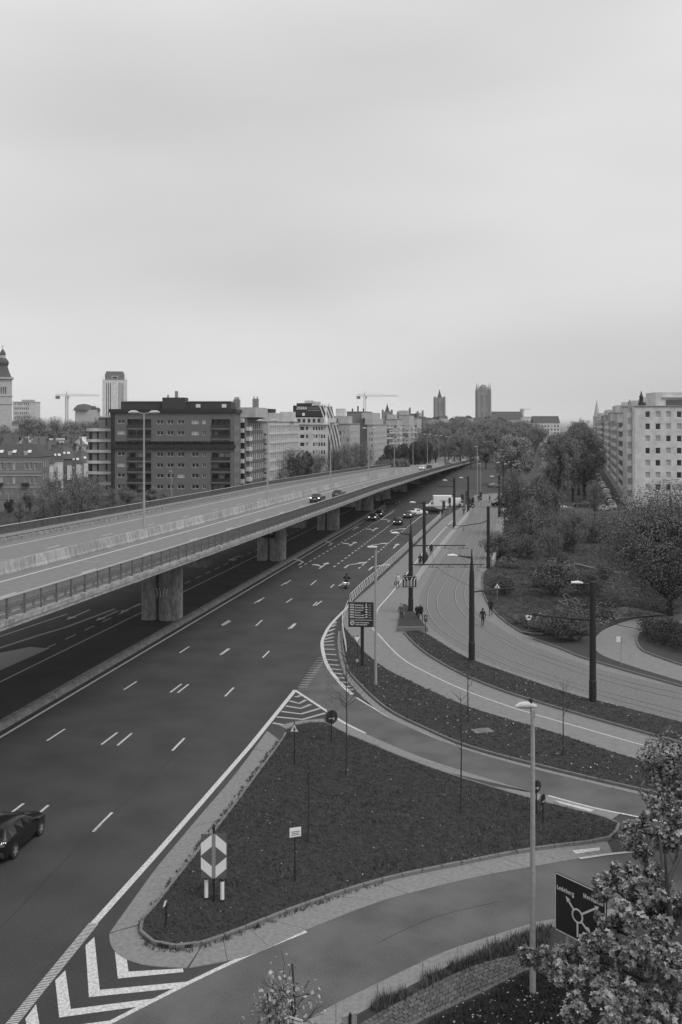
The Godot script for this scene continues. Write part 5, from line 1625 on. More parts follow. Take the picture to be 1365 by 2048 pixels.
func inside(outline: PackedVector2Array, p: Vector3) -> bool:
	return Geometry2D.is_point_in_polygon(Vector2(p.x, p.z), outline)
func scatter(called: String, label: String, category: String, outline: Array, count: int, y: float, mesh: Mesh, m: Material, lo: float, hi: float, seed_: int, thresh := -2.0) -> void:
	var r := RandomNumberGenerator.new()
	r.seed = seed_
	var nz := FastNoiseLite.new()
	nz.seed = seed_; nz.frequency = 0.12
	var p2 := PackedVector2Array()
	var a := Vector2(1e9, 1e9); var b := -a
	for p in outline:
		var q := Vector2(p.x, p.z)
		p2.append(q); a = a.min(q); b = b.max(q)
	var list := []
	for i in count * 4:
		if list.size() >= count: break
		var p := Vector3(r.randf_range(a.x, b.x), y, r.randf_range(a.y, b.y))
		if not Geometry2D.is_point_in_polygon(Vector2(p.x, p.z), p2): continue
		if nz.get_noise_2d(p.x, p.z) < thresh: continue
		list.append(p)
	var mm := MultiMesh.new()
	mm.transform_format = MultiMesh.TRANSFORM_3D
	mm.use_colors = true
	mm.mesh = mesh
	mm.instance_count = list.size()
	for i in list.size():
		var k := r.randf_range(lo, hi)
		mm.set_instance_transform(i, Transform3D(Basis(Vector3.UP, r.randf() * TAU).scaled(Vector3.ONE * k), list[i]))
		var g := r.randf_range(0.75, 1.2)
		mm.set_instance_color(i, Color(g, g, g))
	var o := MultiMeshInstance3D.new()
	o.multimesh = mm
	o.material_override = m
	hang(o, called, self)
	tag(o, label, category, "", "stuff")
func tuft(blades: int, h: float, spread: float, g: float, seed_: int) -> Mesh:
	var r := RandomNumberGenerator.new()
	r.seed = seed_
	var s := Shape.new()
	for i in blades:
		var a := r.randf() * TAU
		var o := Vector3(cos(a), 0, sin(a)) * r.randf() * spread
		var d := Vector3(r.randf_range(-1, 1), 0, r.randf_range(-1, 1)).normalized()
		var w := Vector3(-d.z, 0, d.x) * 0.012
		var hh := h * r.randf_range(0.5, 1.1)
		var k := g * r.randf_range(0.6, 1.4)
		s.tone = Color(k, k, k)
		s.tri(o - w, o + w, o + d * hh * 0.6 + Vector3.UP * hh)
	return s.mesh()

func build_trees() -> void:
	# wooded ridge and park trees: a few grown shapes, set out one by one
	var round_a := tree("round_tree", "", {h = 17.0, r = 6.6, base = 3.0, leaves = 14000, size = 0.42, tone = 0.18, seed = 11, blobs = 26, gaps = -0.05, bare = 8})
	var round_b := tree("round_tree", "", {h = 15.0, r = 6.0, base = 3.0, leaves = 10000, size = 0.4, tone = 0.17, seed = 12, blobs = 24, gaps = 0.0, bare = 9})
	var tall := tree("tall_tree", "", {h = 22.0, r = 6.4, base = 2.2, leaves = 15000, size = 0.36, tone = 0.13, seed = 13, blobs = 34, gaps = 0.0, bare = 10})
	var twiggy := tree("bare_tree", "", {h = 15.0, r = 5.2, base = 2.0, leaves = 5200, size = 0.26, tone = 0.17, seed = 14, blobs = 26, gaps = -0.3, bare = 16, trunk = 0.26})
	var dark := tree("dark_tree", "", {h = 13.0, r = 4.2, base = 1.0, leaves = 10000, size = 0.4, tone = 0.035, seed = 15, blobs = 18, gaps = -0.2})
	var used := {}
	var plant := func(proto: Node3D, called: String, where: Vector3, size: float, label: String, group := "", cat := "tree") -> void:
		var turn := fposmod(where.x * 1.7 + where.z * 0.9, TAU)
		if used.has(proto): copy(proto, called, where, turn, size, label, group, cat)
		else:
			used[proto] = true
			proto.position = where; proto.rotation.y = turn; proto.scale = Vector3.ONE * size
			tag(proto, label, cat, group)
	# specimen trees
	var pale := tree("round_tree", "broad pale round-crowned tree at the foot of the viaduct", {h = 17.2, r = 7.0, base = 2.4, leaves = 16000, size = 0.5, tone = 0.24, seed = 17, blobs = 24, gaps = -0.15})
	pale.position = at(1027, 330)
	plant.call(tall, "tall_tree", at(1119, 247), 0.86, "dark tall tree with stout trunk where the avenue meets the cross street")
	plant.call(tall, "tall_tree", at(1170, 267), 0.92, "dark tall tree beside the side street, second in the avenue row")
	for i in 12:
		var d := 300.0 + 38.0 * i
		plant.call(tall, "tall_tree", Vector3(0.229 * d + 3.0 - 1.0 * (i % 2), 0, -d), 0.95 + 0.04 * (i % 3), "dark tall tree in the double row between avenue and side street", "avenue trees")
		if i % 2 == 0 and i > 4: plant.call(round_b, "round_tree", Vector3(0.229 * d - 7.0, 0, -d - 15.0), 1.05, "round dark tree in the row along the avenue", "avenue trees")
	for a in [[1146, 262, 0.8], [1158, 286, 0.9]]:
		plant.call(tall, "tall_tree", at(a[0], a[1]), a[2], "dark tall tree closing the gap in the avenue row", "avenue trees")
	# wooded ridge behind the lamps
	var r := RandomNumberGenerator.new()
	r.seed = 5
	var k := 0
	for row in [[470.0, 850.0, 985.0, 14.5], [540.0, 846.0, 1060.0, 17.5], [640.0, 852.0, 1075.0, 20.0], [760.0, 850.0, 1075.0, 22.5], [880.0, 880.0, 1040.0, 24.5], [1000.0, 920.0, 1000.0, 26.5]]:
		var x: float = row[1]
		while x < row[2]:
			var proto: Node3D = [twiggy, round_b, twiggy, round_a][k % 4]
			var d: float = row[0] + r.randf_range(-25, 25)
			var nat: float = 17.0 if proto == round_a else 15.0
			if not (x > 985 and x < 1050 and d < 520):
				plant.call(proto, "wood_tree", at(x, d), row[3] / nat * r.randf_range(0.92, 1.14), ["thin-leaved tree in the wooded ridge below the cathedral", "round tree in the wooded ridge below the cathedral", "thin-leaved tree in the wooded ridge below the cathedral", "pale round tree in the wooded ridge below the cathedral"][k % 4], "trees of the wooded ridge below the cathedral")
			x += r.randf_range(15, 23) * 600.0 / d
			k += 1
	for row in [[450.0, 5.0, 215.0, 16.5], [540.0, 20.0, 215.0, 22.0], [640.0, 30.0, 212.0, 27.0]]:
		var x: float = row[1]
		while x < row[2]:
			var proto: Node3D = [round_b, twiggy, round_b][k % 3]
			var d: float = row[0] + r.randf_range(-20, 20)
			plant.call(proto, "wood_tree", at(x, d), row[3] / 15.0 * r.randf_range(0.85, 1.08), ["dark round tree on the ridge beside the church tower", "thin-leaved tree on the ridge beside the church tower", "dark round tree on the ridge beside the church tower"][k % 3], "trees on the ridge by the church")
			x += r.randf_range(20, 30) * 500.0 / d
			k += 1
	# along the viaduct's far side
	for a in [[100, 215, 0.62, twiggy, "low half-bare tree by the parapet wall"], [185, 212, 0.66, twiggy, "half-bare tree between rounded apartments and viaduct"], [255, 240, 0.42, round_b, "small pale-leaved tree at the foot of the dark brick block"], [300, 240, 0.38, round_b, "small bushy tree under the dark brick block's loggias"], [60, 225, 0.4, round_b, "bushy tree beside the parapet wall's rail"], [20, 222, 0.3, dark, "dark low tree at the end of the parapet wall"], [40, 196, 0.4, twiggy, "scrubby half-bare tree close below the viaduct fence"], [85, 188, 0.5, twiggy, "scrubby tree with pale twigs before the parapet wall"], [165, 190, 0.6, twiggy, "wide scrubby tree beside the spreading half-bare tree"], [120, 186, 0.55, twiggy, "dense scrubby tree just behind the viaduct fence"], [225, 205, 0.5, twiggy, "scrubby tree before the narrow dark return of the brick block"], [330, 238, 0.3, round_b, "low bush tree beside the thin silver lamp"]]:
		plant.call(a[3], "street_tree", at(a[0], a[1]), a[2], a[4])
	var wide := tree("street_tree", "spreading leafy tree in front of the rounded apartments", {h = 11.6, r = 7.4, base = 0.8, leaves = 12000, size = 0.24, tone = 0.13, vary = 0.5, seed = 18, blobs = 30, gaps = -0.12, bare = 10, trunk = 0.26, pale = 0.03})
	wide.position = at(142, 200)
	for a in [[588, 290, 0.95], [615, 300, 0.86], [640, 305, 0.8], [668, 320, 0.92], [690, 330, 0.94], [712, 345, 1.0], [728, 372, 0.95], [560, 285, 0.5]]:
		plant.call(twiggy, "bare_tree", at(a[0], a[1]), a[2], "half-bare street tree between the viaduct and the billboard building", "half-bare trees behind the viaduct")
	plant.call(dark, "dark_tree", at(602, 296), 1.0, "dark evergreen climbing tree at the corner of the white office building")
	for a in [[772, 400, 0.72, 0], [785, 410, 0.98, 0], [799, 420, 1.0, 0], [823, 440, 0.95, 1], [836, 450, 1.05, 1], [850, 460, 1.0, 1]]:
		plant.call(dark, "dark_tree", at(a[0], a[1]), a[2], ["dark evergreen in front of the far apartment balconies", "dark evergreen beside the viaduct before the wooded ridge"][a[3]], "dark evergreens along the viaduct")
	for a in [[762, 380], [778, 385], [796, 392], [808, 398]]:
		plant.call(round_a, "flowering_shrub", at(a[0], a[1]), 0.42, "pale bushy shrub along the viaduct below the dark evergreens", "pale shrubs below the evergreens", "shrub")
	# park: willow, shrubs, big tree
	var w := weeping("weeping_tree", "weeping willow with hanging strands beside the tram curve", 10.5, 5.2, 520, 31)
	w.position = at(1045, 182)
	var w2 := weeping("weeping_tree", "smaller weeping tree behind the willow by the crossing", 8.5, 4.0, 300, 32)
	w2.position = at(1085, 200)
	plant.call(twiggy, "park_tree", at(1075, 214), 0.72, "half-bare park tree behind the willow")
	plant.call(twiggy, "park_tree", at(1190, 210), 0.6, "half-bare park tree before the cross street cars")
	plant.call(twiggy, "park_tree", at(1148, 156), 0.5, "low half-bare tree above the terrace lawn")
	plant.call(twiggy, "park_tree", at(1098, 138), 0.42, "thin half-bare tree on the park bank over the cut branches")
	plant.call(twiggy, "park_tree", at(1062, 162), 0.58, "half-bare tree beside the willow trunk")
	plant.call(twiggy, "park_tree", at(1030, 240), 0.66, "thin half-bare tree near the white hatchback")
	var bush_a := tree("park_bush", "", {h = 3.6, r = 2.5, base = 0.1, leaves = 4200, size = 0.2, tone = 0.085, seed = 21, blobs = 14, gaps = -0.2, category = "bush", trunk = 0.06})
	var bush_b := tree("park_bush", "", {h = 2.0, r = 1.7, base = 0.05, leaves = 2600, size = 0.17, tone = 0.125, seed = 22, blobs = 12, gaps = -0.15, category = "bush", trunk = 0.05, pale = 0.05})
	for a in [[1000, 150, 1.1, 0, "dark bush at the end of the parapet beside tramway"], [1020, 158, 1.1, 0, "dark bush under the willow strands"], [1055, 150, 1.0, 0, "dense dark bush in the middle of the park bank"], [1090, 165, 1.2, 0, "tall dark bush behind the park bank"], [1130, 160, 1.2, 0, "tall dark bush by the stone figure"], [1165, 174, 1.2, 0, "broad dark bush below the lawn strip"], [1200, 170, 1.15, 0, "broad dark bush close to the big park tree"], [1235, 178, 0.9, 0, "dark bush behind the big park tree"], [1105, 118, 1.2, 0, "round dark bush behind the small disc sign"], [1085, 124, 1.2, 1, "pale-leaved bush over the disc sign"], [1125, 128, 1.5, 1, "loose pale-leaved bush by the fallen branches"], [1020, 140, 0.9, 1, "low bush near the triangle sign"], [1042, 101, 0.55, 1, "small round tuft bush on the park slope"], [1068, 99, 0.75, 1, "low clipped bush at the park corner"], [1090, 97, 0.7, 1, "low clipped bush next to the park corner"], [1118, 94, 0.85, 0, "dark low bush on the lawn along the tramway"], [1145, 93, 0.75, 0, "dark low bush at the edge of the park path"], [1160, 97, 0.7, 1, "low bush between lawn and park path"], [1205, 104, 0.6, 1, "small bush on the leaf-strewn bank"], [1180, 118, 0.8, 0, "dark bush by the path railing"], [1010, 118, 0.75, 0, "dark bush on the slope behind the triangle sign"], [1120, 138, 0.8, 0, "dark bush above the leaf-strewn bank"], [1205, 128, 0.7, 0, "dark bush next to the stone steps"], [1240, 152, 0.8, 0, "dark bush in the shade of the big park tree"]]:
		plant.call([bush_a, bush_b][a[3]], "park_bush", at(a[0], a[1], 0.1), a[2], a[4], "", "bush")
	# clipped hedge round the inner bed
	var hs := Shape.new()
	var hr := RandomNumberGenerator.new()
	hr.seed = 8
	var hl := curve(spots([[1300, 1272], [1296, 1284], [1312, 1297], [1365, 1315], [1460, 1342]]), 6)
	for i in 9000:
		var p := pick(hl, hr.randf()) + Vector3(hr.randf_range(-0.2, 3.4), 0, hr.randf_range(-3.2, 0.2))
		var g := 0.022 * hr.randf_range(0.6, 1.5)
		hs.tone = Color(g, g, g)
		leaf(hs, p + Vector3(0, 0.1 + 1.25 * sqrt(hr.randf()), 0), 0.16, (ball(hr) + Vector3.UP * 0.6).normalized(), hr.randf() * TAU)
	var hg := thing("hedge", "dark clipped hedge inside the curved park path", "hedge")
	part(hg, "foliage", hs, leafy("leaves"))
	hs = Shape.new()
	for i in 40:
		var p := pick(hl, i / 39.0) + Vector3(1.2, 0.0, -1.2)
		hs.rod(p, p + Vector3(0.1, 1.2, 0.1), 0.03, 0.01, 4)
	part(hg, "stems", hs, mats.bark)
	var big := tree("plane_tree", "big leafy park tree spreading over the park path", {h = 14.6, r = 7.4, base = 0.6, leaves = 60000, size = 0.19, tone = 0.13, vary = 0.4, seed = 41, blobs = 90, gaps = -0.35, trunk = 0.35, bare = 5})
	big.position = at(1340, 106)
	var edge := tree("plane_tree", "leafy tree leaning over the end of the slip road", {h = 7.0, r = 2.6, base = 0.6, leaves = 7000, size = 0.2, tone = 0.12, vary = 0.5, seed = 42, blobs = 26, gaps = -0.1, trunk = 0.2, pale = 0.05})
	edge.position = at(1392, 45.0)
	var base_at := at(1330, 29.5)
	var cs := []
	for q in [[1275, 1660, 33, 0.6], [1330, 1615, 34, 0.7], [1360, 1690, 32, 0.8], [1300, 1720, 31.5, 0.7], [1245, 1755, 31, 0.5], [1206, 1768, 31, 0.3], [1330, 1790, 30, 0.75], [1265, 1825, 30, 0.6], [1218, 1852, 30.5, 0.42], [1182, 1892, 30, 0.34], [1130, 1905, 30.5, 0.34], [1085, 1915, 31, 0.28], [1055, 1912, 31.5, 0.18], [1240, 1910, 29, 0.6], [1310, 1880, 29, 0.7], [1350, 1950, 28, 0.8], [1180, 1950, 29, 0.45], [1130, 1950, 29.5, 0.35], [1230, 1990, 28, 0.6], [1290, 2000, 28, 0.7], [1170, 2020, 28, 0.5], [1350, 2060, 27, 0.8], [1230, 2070, 27, 0.6], [1390, 1800, 30, 0.9], [1400, 1640, 33, 0.9]]:
		cs.append([at(q[0], q[2], rise(q[1], q[2])) - base_at, q[3]])
	var near := tree("plane_tree", "plane tree with large pale lobed leaves hiding part of the direction sign", {h = 8.2, r = 1.2, base = 4.0, leaves = 14500, size = 0.25, tone = 0.22, vary = 0.8, seed = 47, blobs = 0, centres = cs, gaps = -0.28, trunk = 0.2, maple = true, pale = 0.07, bare = 4})
	near.position = base_at
	var shrub := tree("young_tree", "young tree with sparse pale leaves beside the zone sign", {h = 4.0, r = 1.15, base = 1.0, leaves = 300, size = 0.15, tone = 0.3, vary = 0.4, seed = 45, blobs = 16, gaps = -0.5, trunk = 0.05, bare = 6})
	shrub.position = at(585, 30.6)
	var shrub2 := tree("young_shrub", "leafy pale shrub in front of the zone sign", {h = 2.7, r = 0.9, base = 0.4, leaves = 700, size = 0.13, tone = 0.26, vary = 0.4, seed = 46, blobs = 12, gaps = -0.4, trunk = 0.04, category = "shrub"})
	shrub2.position = at(535, 31.2)
	for a in [[693, 1550, 7.0, 1, "young tree with a small twiggy crown near the round sign"], [617, 1685, 4.0, 0, "thin bare sapling behind the white notice board"], [922, 1628, 6.2, 0, "tall thin bare sapling on the grass triangle"], [937, 1443, 4.2, 0, "bare sapling beside the manhole on the grass strip"], [1127, 1512, 4.4, 0, "bare sapling with stake beside the cycle path"]]:
		sapling(a[4], spot(a[0], a[1], 0.12), (a[2] as float), int(a[0]), a[3] == 1)
	# ground cover
	var tf := tuft(7, 0.07, 0.12, 0.048, 3)
	var m := leafy("blades", 0.0)
	scatter("grass", "short dark grass covering the triangular island", "grass", isle1, 26000, 0.125, tf, m, 0.6, 1.4, 61)
	scatter("grass", "short grass on the strip between slip road and cycle path", "grass", isle2, 14000, 0.125, tf, m, 0.6, 1.4, 62)
	scatter("grass", "short grass on the strip beside the tramway", "grass", isle3, 9000, 0.125, tf, m, 0.6, 1.4, 63)
	scatter("grass", "rough grass over the park bank", "grass", park, 26000, 0.115, tuft(9, 0.2, 0.25, 0.06, 4), m, 0.7, 1.6, 64)
	scatter("undergrowth", "rough scrub on the bank behind the viaduct fence", "scrub", spots([[-80, 1010], [350, 1006], [420, 1030], [300, 1075], [60, 1110], [-80, 1120]]), 3200, 0.0, tuft(16, 0.9, 0.9, 0.08, 8), m, 0.5, 1.5, 69, -0.15)
	var clump := tuft(18, 0.15, 0.2, 0.085, 9)
	scatter("grass_clumps", "taller pale grass clumps across the triangular island", "grass", isle1, 1500, 0.12, clump, m, 0.5, 1.5, 81, 0.12)
	scatter("grass_clumps", "taller pale grass clumps on the strip by the slip road", "grass", isle2, 900, 0.12, clump, m, 0.5, 1.5, 82, 0.12)
	var verge := curve(spots([[1104, 1856], [1058, 1868], [950, 1913], [882, 1942], [780, 1996], [684, 2048]]), 3) + spots([[725, 2050], [900, 1957], [968, 1926], [1057, 1906], [1095, 1892]])
	scatter("weeds", "tall tangled weeds between the gutter and the sett path", "weeds", verge, 1300, 0.06, tuft(10, 0.3, 0.16, 0.07, 5), m, 0.3, 1.4, 65, 0.02)
	scatter("grass", "dark rough grass on the verge under the plane trees", "grass", spots([[1105, 1930], [1000, 1978], [900, 2028], [840, 2060], [800, 2200], [1700, 2200], [1700, 1850]]), 16000, 0.06, tuft(8, 0.14, 0.15, 0.03, 6), m, 0.6, 1.5, 66)
	for a in [[spots([[562, 1484], [520, 1543], [450, 1638], [380, 1726], [304, 1823], [296, 1818], [372, 1720], [442, 1632], [512, 1538], [555, 1480]]), 900, "weeds growing along the concrete edge of the grass triangle", 67], [curve(spots([[286, 1875], [311, 1893], [348, 1900], [403, 1894], [500, 1859], [596, 1821], [761, 1767], [760, 1771], [598, 1826], [500, 1865], [403, 1901], [345, 1908], [305, 1902], [280, 1882]]), 2), 700, "weeds and litter in the gutter below the grass triangle", 68]]:
		scatter("weeds", a[2], "weeds", a[0], a[1], 0.03, tuft(8, 0.13, 0.1, 0.06, a[3]), m, 0.5, 1.6, a[3])
	var lf := Shape.new()
	lf.tone = Color(0.33, 0.33, 0.33)
	leaf(lf, Vector3(0, 0.1, 0), 0.12, Vector3(0.2, 1, 0.1).normalized(), 0.3)
	var lm := lf.mesh()
	scatter("fallen_leaves", "pale fallen leaves strewn over the triangular island", "leaves", isle1, 220, 0.13, lm, m, 0.3, 0.9, 71)
	scatter("fallen_leaves", "pale fallen leaves on the strip between slip road and cycle path", "leaves", isle2, 320, 0.13, lm, m, 0.6, 1.5, 72)
	scatter("fallen_leaves", "pale fallen leaves on the strip beside the tramway", "leaves", isle3, 170, 0.13, lm, m, 0.6, 1.5, 73)
	scatter("fallen_leaves", "pale fallen leaves under the park bushes", "leaves", spots([[1140, 1262], [1190, 1262], [1260, 1236], [1230, 1210], [1150, 1200], [1060, 1240]]), 900, 0.1, lm, m, 0.9, 2.0, 74)
	scatter("fallen_leaves", "pale fallen leaves on the verge under the plane trees", "leaves", spots([[1105, 1930], [1000, 1978], [900, 2028], [840, 2060], [1200, 2060], [1200, 1960]]), 130, 0.09, lm, m, 0.4, 1.0, 75)

# ---------------------------------------------------------------- street furniture
func words(under: Node, text: String, h: float, max_w: float, where: Transform3D, m: Material, called := "lettering", mono := false) -> void:
	# raised lettering: h is the height of the ink, where its lower start
	var tm := TextMesh.new()
	tm.text = text
	var sf := SystemFont.new()
	sf.font_names = PackedStringArray(["Droid Sans"])
	sf.font_weight = 700
	tm.font = sf
	tm.font_size = 48; tm.pixel_size = 0.01; tm.depth = 0.02
	tm.horizontal_alignment = HORIZONTAL_ALIGNMENT_LEFT
	var b := tm.get_aabb()
	var k := h / 0.36
	var kx := minf(k, max_w / maxf(b.size.x, 0.001))
	var t := where * Transform3D(Basis().scaled(Vector3(kx, k, 0.3)), Vector3(-b.position.x * kx, 0, 0))
	part(under, called, tm, m, t)
func post(under: Node, h: float, r := 0.04, m := "galva", at_ := Vector3.ZERO) -> void:
	var s := Shape.new()
	s.rod(at_, at_ + Vector3(0, h, 0), r, r, 8)
	part(under, "post", s, mats[m])
func disc(under: Node, called: String, c: Vector3, r: float, m: Material, thick := 0.03, turn := Basis(), r_in := 0.0, sides := 28) -> void:
	var s := Shape.new()
	for i in sides:
		var a0 := TAU * i / sides; var a1 := TAU * (i + 1) / sides
		var p0 := Vector3(cos(a0), sin(a0), 0); var p1 := Vector3(cos(a1), sin(a1), 0)
		var z := Vector3(0, 0, thick / 2)
		s.quad(c + turn * (p0 * r_in + z), c + turn * (p0 * r + z), c + turn * (p1 * r + z), c + turn * (p1 * r_in + z), turn * Vector3(0, 0, 1))
		s.quad(c + turn * (p0 * r_in - z), c + turn * (p0 * r - z), c + turn * (p1 * r - z), c + turn * (p1 * r_in - z), turn * Vector3(0, 0, -1))
		s.quad(c + turn * (p0 * r + z), c + turn * (p1 * r + z), c + turn * (p1 * r - z), c + turn * (p0 * r - z), turn * (p0 + p1))
	part(under, called, s, m)
func plate(under: Node, called: String, c: Vector3, pts: Array, m: Material, thick := 0.02, turn := Basis()) -> MeshInstance3D:
	var s := Shape.new()
	s.panel(c, turn * Vector3.RIGHT, turn * Vector3.UP, pts, thick)
	return part(under, called, s, m)
func rect(w: float, h: float) -> Array:
	return [[-w / 2, 0], [w / 2, 0], [w / 2, h], [-w / 2, h]]

func mast(label: String, where: Vector3, h: float, spire: bool, lamp_l: float, lamp_h: float, lamp_turn := 0.0) -> Node3D:
	var o := thing("tram_mast", label, "mast", where)
	var s := Shape.new()
	if spire: s.lathe(Vector3.ZERO, [[0.27, 0.0], [0.27, 1.6], [0.24, 1.65], [0.22, h * 0.72], [0.2, h * 0.78], [0.07, h * 0.93], [0.035, h], [0.0, h]], 14)
	else: s.lathe(Vector3.ZERO, [[0.27, 0.0], [0.27, 1.6], [0.24, 1.65], [0.21, h], [0.0, h]], 14)
	part(o, "mast", s, mats.pole_black)
	if lamp_l > 0.0:
		var b := Basis(Vector3.UP, lamp_turn)
		s = Shape.new()
		s.tube([Vector3(0, lamp_h - 0.15, 0), b * Vector3(-lamp_l, lamp_h + 0.02, 0)], [0.11, 0.04], 6)
		part(o, "lamp_arm", s, mats.pole_black)
		s = Shape.new()
		s.tube([b * Vector3(-lamp_l + 0.1, lamp_h, 0), b * Vector3(-lamp_l - 0.25, lamp_h + 0.05, 0), b * Vector3(-lamp_l - 0.75, lamp_h + 0.04, 0)], [0.05, 0.12, 0.07], 8)
		part(o, "lamp_head", s, mats.white)
	return o
func boom(o: Node3D, y: float, l: float, turn: float, droppers := 3) -> void:
	var d := Basis(Vector3.UP, turn) * Vector3.RIGHT
	var s := Shape.new()
	s.rod(Vector3(0, y, 0), Vector3(0, y, 0) + d * l, 0.07, 0.05, 8)
	var b := part(o, "boom", s, mats.pole_black)
	for i in droppers:
		s = Shape.new()
		var p := Vector3(0, y, 0) + d * l * (0.3 + 0.65 * i / maxf(1, droppers - 1))
		s.rod(p, p + Vector3(0, -0.25, 0), 0.03, 0.03, 5); s.rod(p + Vector3(0, -0.25, 0) - d * 0.5, p + Vector3(0, -0.3, 0) + d * 0.6, 0.025, 0.025, 5)
		part(b, "wire_holder", s, mats.pole_black)

func fence(label: String, line: Array, h: float) -> void:
	var o := thing("pedestrian_railing", label, "railing")
	var pts := even(line, 1.8)
	var s := Shape.new()
	for up in [0.12, h]:
		var l := []
		for p in pts: l.append(p + Vector3(0, up, 0))
		var rr := []
		for p in pts: rr.append(0.035 if up == h else 0.025)
		s.tube(l, rr, 5)
	part(o, "rails", s, mats.dull_white)
	for i in pts.size():
		s = Shape.new()
		s.rod(pts[i], pts[i] + Vector3(0, h, 0), 0.035, 0.035, 6)
		part(o, "post", s, mats.dull_white)
		if i < pts.size() - 1:
			s = Shape.new()
			s.rod(pts[i] + Vector3(0, 0.12, 0), pts[i + 1] + Vector3(0, h, 0), 0.03, 0.03, 5, false)
			part(o, "brace", s, mats.dull_white)

func lamp_single(label: String, where: Vector3, h: float, head: float, square: bool, turn := 0.0) -> void:
	var o := thing("street_lamp", label, "street lamp", where, turn)
	var s := Shape.new()
	s.lathe(Vector3.ZERO, [[0.24, 0.0], [0.24, 0.06], [0.115, 0.09], [0.105, 1.2], [0.075, h - 0.4], [0.06, h], [0.0, h]], 12)
	part(o, "pole", s, mats.galva)
	s = Shape.new()
	if square: s.box(Vector3(-head * 0.35, h + 0.02, 0), Vector3(head, 0.1, head * 0.7), Basis(), 0.03)
	else: s.tube([Vector3(0.12, h + 0.02, 0), Vector3(-head * 0.25, h + 0.08, 0), Vector3(-head * 0.7, h + 0.07, 0), Vector3(-head, h + 0.02, 0)], [0.06, 0.13, 0.11, 0.03], 10)
	part(o, "lamp_head", s, mats.dull_white)
	if not square:
		s = Shape.new()
		s.rod(Vector3(-0.08, h + 0.1, 0), Vector3(-0.08, h + 0.3, 0), 0.07, 0.07, 8)
		part(o, "sensor_cap", s, mats.black)
		s = Shape.new()
		s.box(Vector3(0, h - 0.18, 0), Vector3(0.16, 0.3, 0.16), Basis(), 0.02)
		part(o, "joint", s, mats.galva)

